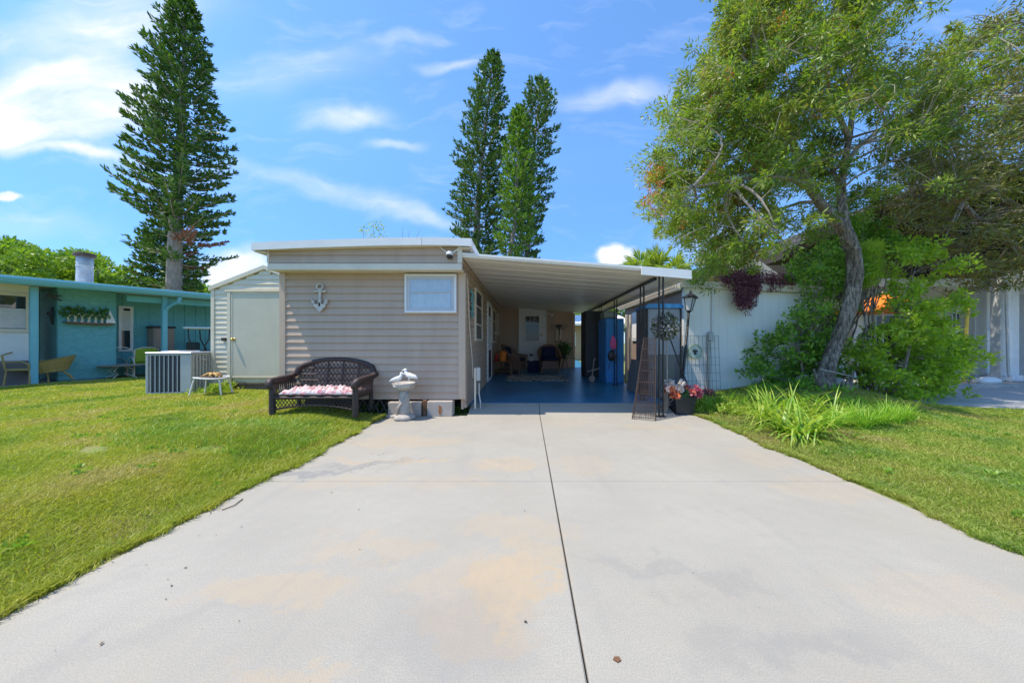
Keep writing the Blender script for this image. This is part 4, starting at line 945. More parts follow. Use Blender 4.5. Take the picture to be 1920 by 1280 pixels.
lattice(-W2 + .02, W2 - .02, lambda x: .36, lambda x: topz(x) - .02, lambda x, z: DB + (z - .36) * .13 - .02, .066, .0055, 'back_weave')
mb = MB()
for x in (-.38, -.12, .12, .38): mb.tube([(x, DB - .03, .34), (x, DB + .03, topz(x) - .02)], .012, 6)
for z in (.5, .6, .7): 
    xe = W2 - (.06 if z < .62 else .12); mb.tube([(-xe, DB - .03 + (z - .36) * .13, z), (0, DB - .035 + (z - .36) * .13, z), (xe, DB - .03 + (z - .36) * .13, z)], .01, 6)
mb.build('back_frame', 'wickerdark', ls)
lattice(-W2 + .05, W2 - .05, lambda x: .10 + .075 * (1 - (x / W2) ** 2), lambda x: .29, lambda x, z: DF - .01, .052, .0055, 'front_apron')
roll([(-W2 + .03, DF, .29), (W2 - .03, DF, .29)], .026, 'seat_rail')
roll([(-W2 + .03 + 2 * (W2 - .03) * k / 12, DF, .10 + .075 * (1 - ((k - 6) / 6) ** 2)) for k in range(13)], .014, 'stretcher')
for sx_ in (-1, 1):
    st = MB()
    for k in range(12):
        y = DF + .04 + k * .04; st.tube([(sx_ * (W2 - .03), y, .27), (sx_ * (W2 - .01), y + .03, .54)], .007, 4, False); st.tube([(sx_ * (W2 - .03), y + .03, .27), (sx_ * (W2 - .01), y, .54)], .007, 4, False)
    st.build('arm_weave', 'wickerdark', ls)
MB().rbox(-W2 + .03, W2 - .03, DF + .0, DB - .03, .27, .315, .01).build('seat', 'wickerdark', ls)
ls.location = (PX(601, 4.85), 4.95, .10); ls.scale = (1, 1, .97)
# cushion (its own thing, lying on the seat)
nx_, ny_ = 90, 34; vs = []; fs = []
rs = np.random.default_rng(3)
def cush_h(i, j, top_):
    x = i / (nx_ - 1) * 2 - 1; y = j / (ny_ - 1) * 2 - 1
    e_ = max(0, (1 - abs(x) ** 8)) ** .5 * max(0, (1 - abs(y) ** 6)) ** .5
    tuft = .5 + .5 * math.cos(x * 3 * math.pi * 2) * math.cos(y * math.pi * 2)
    crumple = .014 * math.sin(x * 23 + 2 * math.sin(y * 4 + x * 5)) + .010 * math.sin(x * 51 + y * 9)
    return (e_ * (.075 + crumple - .03 * tuft)) if top_ else 0.0
cx0, cx1, cy0, cy1 = -.50, .58, -.27, .16
for top_ in (1, 0):
    for i in range(nx_):
        for j in range(ny_):
            e_x = cx0 + (cx1 - cx0) * i / (nx_ - 1); e_y = cy0 + (cy1 - cy0) * j / (ny_ - 1) + .008 * math.sin(i * .35)
            vs.append((e_x, e_y, .345 + cush_h(i, j, top_) - (.02 if not top_ else 0)))
o_ = nx_ * ny_
for i in range(nx_ - 1):
    for j in range(ny_ - 1):
        a = i * ny_ + j; fs.append((a, a + ny_, a + ny_ + 1, a + 1)); fs.append((a + o_, a + 1 + o_, a + ny_ + 1 + o_, a + ny_ + o_))
bd = [(i * ny_) for i in range(nx_)] + [((nx_ - 1) * ny_ + j) for j in range(1, ny_)] + [(i * ny_ + ny_ - 1) for i in range(nx_ - 2, -1, -1)] + [j for j in range(ny_ - 2, 0, -1)]
for k in range(len(bd)): a, b_ = bd[k], bd[(k + 1) % len(bd)]; fs.append((a, a + o_, b_ + o_, b_))
km, nt, o = newmat('pink_floral_cloth')
b = N(nt, 'ShaderNodeBsdfPrincipled'); b.inputs['Roughness'].default_value = .9; nt.links.new(b.outputs[0], o.inputs[0]); t = N(nt, 'ShaderNodeTexCoord')
n1 = noise(nt, t.outputs['Object'], 13, 4); n2 = noise(nt, t.outputs['Object'], 34, 3)
c1 = mixc(nt, mrange(nt, n1.outputs['Fac'], .46, .58, 0, 1), (.62, .54, .52), (.50, .20, .24)); c2 = mixc(nt, mrange(nt, n2.outputs['Fac'], .56, .62, 0, .7), c1, (.68, .60, .56))
nt.links.new(mixc(nt, mrange(nt, noise(nt, t.outputs['Object'], 21, 2).outputs['Fac'], .6, .66, 0, .6), c2, (.30, .32, .22)), b.inputs['Base Color'])
mb = MB(); mb.add(vs, fs); mb.xf(lambda p: p + ls.location)
tag(mb.build('seat_cushion', km, smooth=True), 'crumpled pink and white floral cushion on the wicker loveseat', 'cushion')

# ------------------------------------------------------------------ birdbath with gulls
bx_, by_ = PX(757, 4.96), 4.98
bb = thing('birdbath', 'weathered stone birdbath pedestal with WELCOME lettering on its rim beside the driveway', 'birdbath', (bx_, by_, 0))
s5 = by_ / F
mb = MB(); mb.lathe([(0, 0), (.15, 0), (.16, .03), (.145, .06), (.11, .075), (.085, .09), (0, .09)], (bx_, by_, 0), 26, ripple=lambda i, a: .07 * math.sin(5 * a) + .05 * math.sin(9 * a + 1)); mb.build('base', 'stone', bb, smooth=True)
mb = MB(); mb.lathe([(.088, .08), (.085, .13), (.08, .2), (.076, .3), (.074, .4), (.078, .455), (0, .46)], (bx_, by_, 0), 20, ripple=lambda i, a: .06 * math.sin(4 * a + i * .5)); mb.build('pedestal', 'stone', bb, smooth=True)
MB().tube([(bx_ - .09, by_ - .05, .08), (bx_ - .07, by_ - .075, .19), (bx_ - .01, by_ - .09, .26), (bx_ + .05, by_ - .075, .33), (bx_ + .075, by_ - .04, .43)], [.02, .018, .016, .015, .012], 8).build('rope', 'stone', bb, smooth=True)
mb = MB(); mb.lathe([(0, .45), (.075, .452), (.13, .475), (.155, .51), (.172, .545), (.178, .565), (.165, .572), (.14, .545), (.08, .52), (0, .515)], (bx_, by_, 0), 34, ripple=lambda i, a: .02 * math.sin(13 * a) if i > 2 else 0); mb.build('bowl', 'stone', bb, smooth=True)
tcu = bpy.data.curves.new('rim_lettering', 'FONT'); tcu.body = 'WELCOME'; tcu.size = .055; tcu.extrude = .004; tcu.align_x = 'CENTER'; tcu.space_character = 1.15
to = bpy.data.objects.new('rim_lettering', tcu); COL.objects.link(to)
dg = bpy.context.evaluated_depsgraph_get(); dg.update(); me = bpy.data.meshes.new_from_object(to.evaluated_get(dg)); bpy.data.objects.remove(to)
lo = bpy.data.objects.new('lettering', me); me.materials.clear(); me.materials.append(M['plaster']); COL.objects.link(lo); lo.parent = bb
for v_ in me.vertices:
    x, y, z = v_.co; a_ = x / .178; rr = .175 - (.045 - y) * .45 + z + .004
    v_.co = (rr * math.sin(a_), -rr * math.cos(a_), .508 + y * .95)
def gull(name, label, x, y, z, face, k=1.0):
    g_ = thing(name, label, 'gull figurine', (0, 0, 0), 'gulls on the birdbath')
    body = [(-.145, .035), (-.10, .05), (-.05, .07), (0, .085), (.035, .10), (.055, .13), (.062, .16)]
    rad = [.006, .02, .036, .044, .038, .024, .022]
    m_ = MB().tube([(a, 0, b2) for a, b2 in body], rad, 12); m_.ball((.066, 0, .172), (.03, .025, .026), 12, 8)
    m_.build('body', 'plaster', g_, smooth=True)
    MB().tube([(.088, 0, .17), (.115, 0, .166), (.128, 0, .158)], [.011, .008, .003], 8).build('beak', 'plaster', g_, smooth=True)
    for s2 in (-1, 1): MB().ball((-.045, s2 * .034, .075), (.075, .012, .028), 12, 8, rot=__import__('mathutils').Euler((0, -.28, 0))).build('wing', 'plaster', g_, smooth=True)
    for s2 in (-1, 1): MB().tube([(.0, s2 * .015, .06), (.004, s2 * .017, 0)], .006, 6).build('leg', 'plaster', g_)
    g_.location = (x, y, z); g_.rotation_euler = (0, 0, face); g_.scale = (k, k, k)
gull('gull_figurine', 'white gull figurine on the left of the birdbath rim, head turned to the other gull', bx_ - .09, by_ - .03, .56, R(5), .88)
gull('gull_figurine', 'white gull figurine on the right of the birdbath, standing taller with tail to the right', bx_ + .07, by_ + .02, .60, R(176), .95)
mb = MB()
for k in range(5): mb.ball((bx_ - .28 + k * .05 + random.uniform(-.02, .02), by_ + .12 + random.uniform(-.05, .05), .015), (random.uniform(.04, .07), random.uniform(.03, .05), .025), 9, 6)
tag(mb.build('edging_stones', 'rock', smooth=True), 'pale flat stones at the drive corner behind the birdbath base', 'stones')

# ------------------------------------------------------------------ things inside the carport
def place(o, px, Y, rot=0, dz=0): o.location = (PX(px, Y), Y, FZ(Y) + dz); o.rotation_euler = (0, 0, rot)
def wicker_chair(label, px, Y, rot):
    c = thing('wicker_armchair', label, 'armchair', (0, 0, 0), 'wicker armchairs in the carport')
    def surf(pts0, pts1, nm, th=.03):
        m_ = MB(); n_ = len(pts0); a = [Vector(p) for p in pts0] + [Vector(p) for p in pts1]; ctr = sum(a, Vector()) / len(a)
        inn = [p + (Vector((0, ctr.y, p.z)) - Vector((p.x, p.y, p.z))).normalized() * th for p in a]
        m_.add(a + inn, [(i, i + 1, i + 1 + n_, i + n_) for i in range(n_ - 1)] + [(i + 2 * n_, i + n_ + 2 * n_, i + 1 + n_ + 2 * n_, i + 1 + 2 * n_) for i in range(n_ - 1)] + [(i + n_, i + n_ + 1, i + 1 + 3 * n_, i + 3 * n_) for i in range(n_ - 1)] + [(i, i + 2 * n_, i + 1 + 2 * n_, i + 1) for i in range(n_ - 1)] + [(0, n_, 3 * n_, 2 * n_), (n_ - 1, 3 * n_ - 1, 4 * n_ - 1, 2 * n_ - 1)])
        return m_.build(nm, 'wickertan', c)
    n_ = 24; lo_, hi = [], []
    for k in range(n_ + 1):
        a = math.pi * k / n_; x = .34 * math.cos(a); y = .05 + .30 * math.sin(a)
        lo_.append((x * .86, -.3 + (y + .3) * .92, .14)); hi.append((x * 1.06, y + .05 * math.sin(a), .60 + .30 * math.sin(a) ** .7 if 0 < k < n_ else .60))
    lo_ = [(.29, -.32, .14)] + lo_ + [(-.29, -.32, .14)]; hi = [(.35, -.34, .55)] + hi + [(-.35, -.34, .55)]
    surf(lo_, hi, 'backrest')
    MB().tube(hi, .035, 8).build('top_roll', 'wickertan', c, smooth=True)
    m_ = MB().rbox(-.28, .28, -.32, .26, .14, .40, .02); m_.build('seat', 'wickertan', c)
    for sx_ in (-1, 1):
        for y in (-.28, .22): MB().tube([(sx_ * .27, y, .18), (sx_ * .28, y * 1.05, 0)], [.03, .022], 8).build('leg', 'wickertan', c)
    MB().rbox(-.26, .26, -.30, .2, .405, .49, .03).build('seat_cushion', 'navy', c)
    m_ = MB().rbox(-.23, .23, 0, .09, 0, .38, .04); m_.xf(lambda p: Vector((p.x * (1 - .15 * abs(p.z)), .13 + p.y + p.z * .2, .47 + p.z))).build('back_cushion', 'navy', c)
    place(c, px, Y, rot); return c
wicker_chair('brown wicker armchair with navy cushions facing out in front of the white back door', 1030, 10.5, R(2))
wicker_chair('brown wicker armchair turned sideways left of the white back door', 964, 10.4, R(70))
rug = thing('rug', None, None); bpy.data.objects.remove(rug)
rm, nt, o = newmat('black_white_rug'); b = N(nt, 'ShaderNodeBsdfPrincipled'); b.inputs['Roughness'].default_value = .95; nt.links.new(b.outputs[0], o.inputs[0]); t = N(nt, 'ShaderNodeTexCoord')
wv_ = N(nt, 'ShaderNodeTexWave', wave_type='BANDS', bands_direction='Y'); wv_.inputs['Scale'].default_value = 1.9; wv_.inputs['Distortion'].default_value = 7; wv_.inputs['Detail Scale'].default_value = 2.2; wv_.inputs['Detail'].default_value = 3; nt.links.new(t.outputs['Object'], wv_.inputs['Vector'])
nt.links.new(mixc(nt, mrange(nt, wv_.outputs['Fac'], .45, .55, 0, 1), (.03, .03, .035), (.55, .53, .48)), b.inputs['Base Color'])
ra, rb_ = 8.55, 9.75
vs = []; nxr = 40
for i in range(nxr + 1):
    for j in range(2):
        Yr = (ra, rb_)[j]; x = (PX(947, 8.6) + (PX(1066, 8.6) - PX(947, 8.6)) * i / nxr); vs.append((x, Yr + .03 * math.sin(i * 1.3), FZ(Yr) + .012 + .006 * math.sin(i * .7)))
mb = MB(); mb.add(vs, [(2 * i, 2 * i + 2, 2 * i + 3, 2 * i + 1) for i in range(nxr)])
lo2 = [(x, y, z - .011) for x, y, z in vs]; k0 = len(vs); mb.add(lo2, [(2 * i, 2 * i + 1, 2 * i + 3, 2 * i + 2) for i in range(nxr)]); mb.f += [(2 * i, 2 * i + k0, 2 * i + 2 + k0, 2 * i + 2) for i in range(nxr)]
tag(mb.build('rug', rm), 'black and white patterned rug on the blue carport floor before the armchairs', 'rug')
# glass side table with orange box
tb_ = thing('side_table', 'low dark wood side table left of the sideways armchair in the carport', 'table', (0, 0, 0))
MB().rbox(-.38, .38, -.25, .25, .40, .43, .008).build('tabletop', 'brownwood', tb_)
for ix in (-1, 1):
    for iy in (-1, 1): MB().rbox(ix * .33 - .025, ix * .33 + .025, iy * .2 - .025, iy * .2 + .025, 0, .399, .005).build('leg', 'brownwood', tb_)
MB().rbox(-.33, .33, -.2, .2, .12, .14, .004).build('shelf', 'brownwood', tb_)
place(tb_, 939, 9.9)
zt3 = FZ(9.9) + .43
tag(MB().lathe([(.09, 0), (.10, .02), (.105, .25), (.095, .29), (.05, .30), (.045, .31), (0, .31)], (PX(943, 9.85), 9.85, zt3), 18).build('orange_pot', 'orange', smooth=True), 'tall orange pot standing on the dark side table in the carport', 'pot')
tag(MB().lathe([(.05, 0), (.055, .16), (.04, .2), (.02, .23), (.02, .26), (0, .26)], (PX(931, 9.85), 9.85, zt3), 14).build('red_bottle', pm('red_plastic', (.55, .04, .03), .4), smooth=True), 'red bottle beside the orange pot on the dark side table', 'bottle')
# cooler with white lantern
co = thing('cooler_box', 'dark navy cooler box between the two wicker armchairs', 'cooler', (0, 0, 0))
MB().rbox(-.2, .2, -.16, .16, 0, .30, .02).build('body', 'navy', co); MB().rbox(-.21, .21, -.17, .17, .301, .37, .02).build('lid', 'navy', co)
MB().tube([(-.19, -.18, .26), (-.19, -.2, .3), (.19, -.2, .3), (.19, -.18, .26)], .01, 6).build('handle', 'black', co)
place(co, 1000, 10.8)
la = thing('lantern', 'small white lantern with black lid standing on the navy cooler', 'lantern', (0, 0, 0))
mb = MB(); mb.rbox(-.06, .06, -.06, .06, 0, .015, .004)
for ix in (-1, 1):
    for iy in (-1, 1): mb.rbox(ix * .05 - .006, ix * .05 + .006, iy * .05 - .006, iy * .05 + .006, .015, .17, .002)
mb.build('frame', 'white', la); MB().lathe([(.075, .17), (.07, .19), (.02, .23), (.015, .25), (0, .25)], seg=12).build('lid', 'black', la); MB().lathe([(.03, .015), (.03, .1), (0, .1)], seg=12).build('candle', 'plaster', la)
place(la, 996, 10.75, 0, .37)
# pelican like wall bird
wb = thing('bird_wall_art', 'pale spread wing wooden bird hung on the back wall right of the door', 'wall art', P(1048, 625, BY - .05))
c = Vector(P(1048, 612, BY - .06)); s_ = BY / F
for sg in (-1, 1):
    MB().prism([(c.x, c.z + .06), (c.x + sg * 14 * s_, c.z + .10), (c.x + sg * 15.5 * s_, c.z - .02), (c.x + sg * 12 * s_, c.z - .10), (c.x + sg * 4 * s_, c.z - .12), (c.x, c.z - .08)], c.y - .01 - .0, c.y + .012).build('wing', 'tan', wb)
for sg in (-1, 1): MB().prism([(c.x + sg * .03, c.z - .12), (c.x + sg * .09, c.z - .12), (c.x + sg * .1, c.z - .5), (c.x + sg * .05, c.z - .52)], c.y - .01, c.y + .012).build('tail_strip', 'cream', wb)
mb = MB(); mb.ball((c.x, c.y - .02, c.z + .02), (.13, .03, .05), 12, 8); mb.tube([(c.x, c.y - .02, c.z), (c.x + .02, c.y - .03, c.z - .18), (c.x + .03, c.y - .03, c.z - .34)], [.03, .015, .008], 8); mb.build('body', 'darkplastic', wb, smooth=True)
wl = thing('wall_light', 'twin head outdoor wall light at the top right corner of the back door', 'lamp', P(1028, 588, BY - .05))
c = Vector(P(1028, 588, BY - .06)); MB().lathe([(.05, -.03), (.05, .03)], (c.x, c.y, c.z), 12).build('base', 'white', wl)
for sg in (-1, 1): MB().tube([(c.x + sg * .03, c.y - .02, c.z), (c.x + sg * .10, c.y - .08, c.z - .03), (c.x + sg * .13, c.y - .14, c.z - .07)], [.02, .04, .055], 10).build('lamp_head', 'white', wl)
# plant on stand
ps = thing('potted_plant', 'leafy dark green plant on a thin black stand beside the right armchair', 'plant', (0, 0, 0))
for k in range(3):
    a = k * 2.1; MB().tube([(.02 * math.cos(a), .02 * math.sin(a), .45), (.08 * math.cos(a), .08 * math.sin(a), .25), (.17 * math.cos(a), .17 * math.sin(a), 0)], .01, 6).build('stand_leg', 'black', ps)
MB().lathe([(.06, .42), (.10, .58), (.11, .58), (0, .585)], seg=16).build('pot', 'darkplastic', ps)
C = np.array([.0, 0, .72]) + rng.normal(size=(420, 3)) * (.12, .12, .13); npmesh('leaves', leafquads(C, rdir(420), .11, .05), 4, leafmat('dark_leaf', [(.03, .10, .02), (.07, .17, .035)]), ps)
place(ps, 1058, 11.2)
# tall black cupboard, blue locker
bc = thing('black_cupboard', 'tall matt black storage cupboard behind the blue locker', 'cupboard', (0, 0, 0))
MB().rbox(-.32, .32, -.35, .35, 0, 1.92, .012).build('body', 'darkplastic', bc); 
for k in (0, 1): MB().rbox(-.31 + k * .312, -.004 + k * .312, -.365, -.352, .04, 1.88, .006).build('door', 'darkplastic', bc)
place(bc, 1113, 9.6)
lk = thing('blue_locker', 'tall bright blue locker standing behind the third carport post', 'locker', (0, 0, 0))
lw = 34 / F * 8.1 / 2
lzt = PZ(597, 8.2) - FZ(8.2)
MB().rbox(-lw, lw, -.0, .85, 0, lzt, .008).build('body', 'blue', lk)
MB().rbox(-lw + .01, -.003, -.016, -.002, .03, lzt - .02, .004).build('door', 'blue', lk); MB().rbox(.003, lw - .01, -.016, -.002, .03, lzt - .02, .004).build('door', 'blue', lk)
MB().rbox(-.03, -.015, -.035, -.017, .85, 1.0, .003).build('handle', 'metalgrey', lk)
place(lk, 1153, 8.15)
sg_ = MB().rbox(PX(1131, 8.4), PX(1156, 8.4), 8.3, 8.8, FZ(8.4) + lzt, FZ(8.4) + lzt + .2, .03); tag(sg_.build('storage_crate', pm('sage_plastic', (.27, .33, .28), .6)), 'sage green crate sitting on top of the blue locker', 'crate')
# grey board leaning
mb = MB().rbox(-.02, .02, -.32, .32, 0, .68, .004); mb.xf(lambda p: Vector((PX(1186, 6.9) + p.x + p.z * .16, 6.95 + p.y, FZ(6.9) + p.z)))
tag(mb.build('grey_board', 'board'), 'dark grey board leaning by the carport posts', 'board')
bo = thing('cream_boards', None, None); bpy.data.objects.remove(bo)
for k, px in enumerate((1174, 1181)):
    Yb = 9.2 + k * .1; tag(MB().rbox(PX(px, Yb), PX(px, Yb) + .045, Yb, Yb + .1, FZ(Yb) - .1, PZ(590, Yb), .005).build('upright_plank', 'cream'), ('left' if k == 0 else 'right') + ' one of two cream planks standing upright beyond the blue locker', 'plank', 'cream planks')
# dumbbell / walker shape before the black cupboard
sc_o = thing('hand_truck', 'pale handled scooter shape parked in front of the black cupboard', 'scooter', (0, 0, 0))
MB().tube([(0, 0, .12), (.05, .0, .55), (.08, .0, .62)], .015, 7).build('handle_pole', 'tan', sc_o); MB().tube([(-.12, 0, .28), (.22, 0, .36)], .016, 7).build('crossbar', 'tan', sc_o)
w_ = MB(); w_.lathe([(.0, -.02), (.08, -.02), (.09, 0), (.08, .02), (0, .02)], seg=16); w_.xf(lambda p: Vector((p.x, p.z, .09 + p.y))).build('wheel', 'tan', sc_o)
place(sc_o, 1110, 8.3, R(10))
# bags hanging on the third post
bgx, bgy = bx - .07, 7.76
mb = MB(); mb.lathe([(0, 0), (.05, .01), (.075, .08), (.07, .18), (.045, .27), (.02, .33), (0, .335)], (bgx, bgy, PZ(655, bgy)), 12, sxy=(1, .5), ripple=lambda i, a: .1 * math.sin(3 * a + i)); tag(mb.build('pink_bag', 'pinkbag', smooth=True), 'small pink cloth bag hanging on the third carport post', 'bag')
mb = MB(); mb.lathe([(0, 0), (.07, .02), (.10, .1), (.09, .2), (.04, .26), (0, .265)], (bgx - .03, bgy, PZ(677, bgy)), 12, sxy=(1, .6), ripple=lambda i, a: .12 * math.sin(4 * a + i * 2)); mb.tube([(bgx - .06, bgy, PZ(675, bgy)), (bgx - .12, bgy, PZ(692, bgy))], .008, 5)
tag(mb.build('black_bag', 'darkplastic', smooth=True), 'black bag hanging under the pink bag on the carport post', 'bag')
# tall translucent cabinet with blue lid
Yc = 6.35
tc_ = thing('display_cabinet', 'tall smoky panelled cabinet with bright blue lid behind the front carport post', 'cabinet', (PX(1240, Yc), Yc, 0))
x0, x1, zc0, zc1 = PX(1212, Yc), PX(1277, Yc), .0, PZ(575, Yc)
MB().rbox(x0, x1, Yc, Yc + .6, zc0, zc1, .01).build('body', 'smoked', tc_)
MB().rbox(x0 + .03, x1 - .03, Yc - .012, Yc - .002, .95, zc1 - .05, .004).build('upper_panel', 'palepanel', tc_)
MB().rbox(x0 + .03, x1 - .03, Yc - .012, Yc - .002, .08, .9, .004).build('lower_panel', 'smoked', tc_)
mb = MB(); 
for xx in (x0 - .004, x1 - .026): mb.rbox(xx, xx + .03, Yc - .02, Yc + .01, 0, zc1, .004)
mb.build('frame', 'black', tc_)
mb = MB(); mb.prism([(x0 - .03, zc1 - .012), (x0 + .02, zc1 + .055), (x1 - .02, zc1 + .055), (x1 + .03, zc1 + .0), (x1 + .03, zc1 - .03), (x0 - .03, zc1 - .03)], Yc - .04, Yc + .64); mb.build('lid', 'blue', tc_)

# ------------------------------------------------------------------ pale annex on the right of the carport
AY = 7.0; AX0 = 3.43; AX1 = 6.3
annex = thing('annex_building', 'pale grey flat roofed annex with brown side wall right of the carport', 'building', (4.8, AY, 0))
atop = lambda x: 2.385 - (x - AX0) * .045
mb = MB(); n = 15; w = (AX1 - AX0) / n
for k in range(n):   # vertical grooved boards
    xa = AX0 + .02 + k * (AX1 - AX0 - .04) / n; xb = xa + (AX1 - AX0 - .04) / n - .004
    mb.prism([(xa, -.05), (xb, -.05), (xb, atop(xb)), (xa, atop(xa))], AY, AY + .03)
mb.prism([(AX0 + .03, -.05), (AX1 - .02, -.05), (AX1 - .02, atop(AX1)), (AX0 + .03, atop(AX0))], AY + .005, AY + .06)
mb.build('front_wall', 'greywall', annex)
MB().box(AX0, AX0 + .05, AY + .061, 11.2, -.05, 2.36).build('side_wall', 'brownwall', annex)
MB().box(AX1 - .05, AX1, AY + .061, 11.2, -.05, 2.2).build('side_wall', 'greywall', annex)
MB().rbox(AX0 - .015, AX0 + .05, AY - .02, AY + .06, -.05, atop(AX0), .006).build('corner_trim', 'white', annex)
mb = MB(); mb.prism([(AX0 - .12, atop(AX0) + .0), (AX1 + .2, atop(AX1)), (AX1 + .2, atop(AX1) + .13), (AX0 - .12, atop(AX0) + .15)], AY - .12, AY - .09)
af = mb.build('fascia', 'cream', annex)
mb = MB(); mb.prism([(AX0 - .10, atop(AX0) + .004), (AX1 + .18, atop(AX1) + .004), (AX1 + .18, atop(AX1) + .11), (AX0 - .10, atop(AX0) + .13)], AY - .089, 11.4); mb.build('roof', 'roofwhite', annex)
mb = MB()
for k, (dx_, dz_) in enumerate(((-.12, 0), (-.2, .035), (-.28, .075))): mb.rbox(AX0 + dx_ - .03, AX0 + dx_, AY - .12, 11.4, 2.33 + dz_, 2.46 + dz_, .006)
mb.build('side_eave', 'cream', annex)
y0, y1 = AX0 * 600 / (1222 - CX), AX0 * 600 / (1187 - CX)
f = MB().rbox(AX0 - .04, AX0 - .001, y0, y1, 1.25, 2.15, .006).build('window', 'white', annex)
MB().box(AX0 - .048, AX0 - .041, y0 + .08, y1 - .08, 1.33, 2.07).build('pane', 'curtain', f)
MB().tube([P(1337, 541, AY - .03), P(1336, 628, AY - .03)], .022, 8).build('conduit', 'white', annex)
mb = MB(); mb.rbox(PX(1325, AY), PX(1334, AY), AY - .10, AY - .0, PZ(640, AY), PZ(622, AY), .02); mb.build('meter_box', 'acgrey', annex)
MB().tube([P(1329.5, 641, AY - .05), P(1328.5, 750, AY - .05)], .035, 10).build('drain_pipe', 'acgrey', annex)

# wire panel with round plaque
wp = thing('garden_trellis', 'grey wire garden panel leaning against the pale annex wall', 'wire panel', P(1318, 752, 6.8))
def wline(a, b_, r, name=None): return
mb = MB(); Yw = 6.82; xa, xb, za, zb = PX(1284, Yw), PX(1352, Yw), .0, PZ(629, Yw)
for k in range(10): x = xa + (xb - xa) * k / 9; mb.tube([(x, Yw, za), (x, Yw + .1, zb)], .0035, 4)
mb.build('upright_wires', 'slate', wp)
mb = MB()
for py in (629, 653, 670, 684, 699, 714, 729, 744): z = PZ(py, Yw); mb.tube([(xa, Yw + .1 * z / zb - .004, z), (xb, Yw + .1 * z / zb - .004, z)], .0035, 4)
mb.build('cross_wires', 'slate', wp)
pq = thing('round_plaque', 'round green rimmed plaque with a bird picture hung on the wire panel', 'plaque', P(1303, 659, 6.8))
c = P(1303, 659, 6.83); rr = 13 / 600 * 6.8
mb = MB(); mb.lathe([(0, 0), (rr * .88, 0), (rr * .9, .008), (0, .01)], seg=24); mb.xf(lambda p: Vector((c[0] + p.x, c[1] - p.z, c[2] + p.y))); mb.build('disc', pm('plaque_face', (.42, .50, .46), .6, .15, 20), pq)
mb = MB(); mb.tube([(c[0] + rr * math.cos(k * math.pi / 12), c[1], c[2] + rr * math.sin(k * math.pi / 12)) for k in range(25)], .012, 6, False); mb.build('rim', pm('sage_rim', (.30, .42, .22), .6), pq)
mb = MB(); mb.prism([(c[0] - .07, c[2] + .01), (c[0] - .02, c[2] + .045), (c[0] + .03, c[2] + .04), (c[0] + .07, c[2] + .0), (c[0] + .02, c[2] - .01), (c[0] + .03, c[2] - .06), (c[0] - .02, c[2] - .07), (c[0] - .03, c[2] - .01)], c[1] - .016, c[1] - .011); mb.build('bird_picture', 'darkplastic', pq)

# lamp post
lp = thing('lamp_post', 'slim black garden lamp post leaning beside the corner of the annex', 'lamp post', (PX(1277, 6.2), 6.2, 0))
pt_, pb_ = Vector(P(1291.5, 584, 6.2)), Vector((PX(1276, 6.2), 6.2, 0))
MB().tube([pb_, pb_.lerp(pt_, .15), pb_.lerp(pt_, .16), pt_], [.035, .033, .026, .022], 10).build('pole', 'black', lp, smooth=True)
lc = pt_; ax_ = (pt_ - pb_).normalized()
def lxf(mb): 
    q = Vector((0, 0, 1)).rotation_difference(ax_)
    def f(p): p = p.copy(); p.rotate(q); return lc + p
    return mb.xf(f)
mb = MB(); mb.lathe([(.022, -.02), (.05, 0), (.06, .02), (0, .02)], seg=4); 
for k in range(4): a = k * math.pi / 2; mb.tube([(.06 * math.cos(a), .06 * math.sin(a), .02), (.115 * math.cos(a), .115 * math.sin(a), .26)], .008, 5)
mb.tube([(.115 * math.cos(k * math.pi / 2), .115 * math.sin(k * math.pi / 2), .26) for k in range(5)], .009, 5, False); lxf(mb); mb.build('frame', 'black', lp)
mb = MB(); mb.lathe([(.052, .021), (.106, .258), (.0, .258)], seg=4); lxf(mb); mb.build('glass', pm('frosted_lamp_glass', (.55, .58, .6), .15, .05, 4), lp)
mb = MB(); mb.lathe([(.15, .262), (.145, .275), (.07, .33), (.03, .35), (.025, .365), (.03, .375), (.0, .43)], seg=8); lxf(mb); mb.build('roof_cap', 'black', lp)
mb = MB().tube([P(1257, 636, 6.0), P(1278, 695, 5.95), P(1303, 752, 5.9)], .012, 6); tag(mb.build('garden_stake', 'black'), 'thin black stake slanting across the base of the lamp post', 'stake')

# wire obelisk
ob_ = thing('wire_obelisk', 'rusty brown wire obelisk plant tower narrowing upwards at the drive edge', 'obelisk', (PX(1210, 5.1), 5.1, 0))
bc_, tc2 = Vector((PX(1209, 5.05), 5.08, 0.0)), Vector((PX(1221, 5.15), 5.2, 1.265))
rb, rt = .235, .125
def corner(k, t): 
    a = R(22 + 90 * k); r_ = rb + (rt - rb) * t; return bc_.lerp(tc2, t) + Vector((r_ * math.cos(a), r_ * math.sin(a), 0))
for k in range(4): MB().tube([corner(k, 0), corner(k, 1)], .008, 6).build('corner_rod', 'rust', ob_)
mb = MB()
for t in (.0, .03, .17, .31, .45, .59, .72, .86, 1.0):
    MB().tube([corner(k % 4, t) for k in range(5)], .0055, 5, False).build('rung', 'rust', ob_)
mb = MB()
for k in range(4):
    for q in range(1, 10):
        mb.tube([corner(k, 0).lerp(corner((k + 1) % 4, 0), q / 10), corner(k, 1).lerp(corner((k + 1) % 4, 1), q / 10)], .0022, 3, False)
    for q in range(1, 36):
        t = q / 36; mb.tube([corner(k, t), corner((k + 1) % 4, t)], .0015, 3, False)
mb.build('mesh_wire', 'rust', ob_)
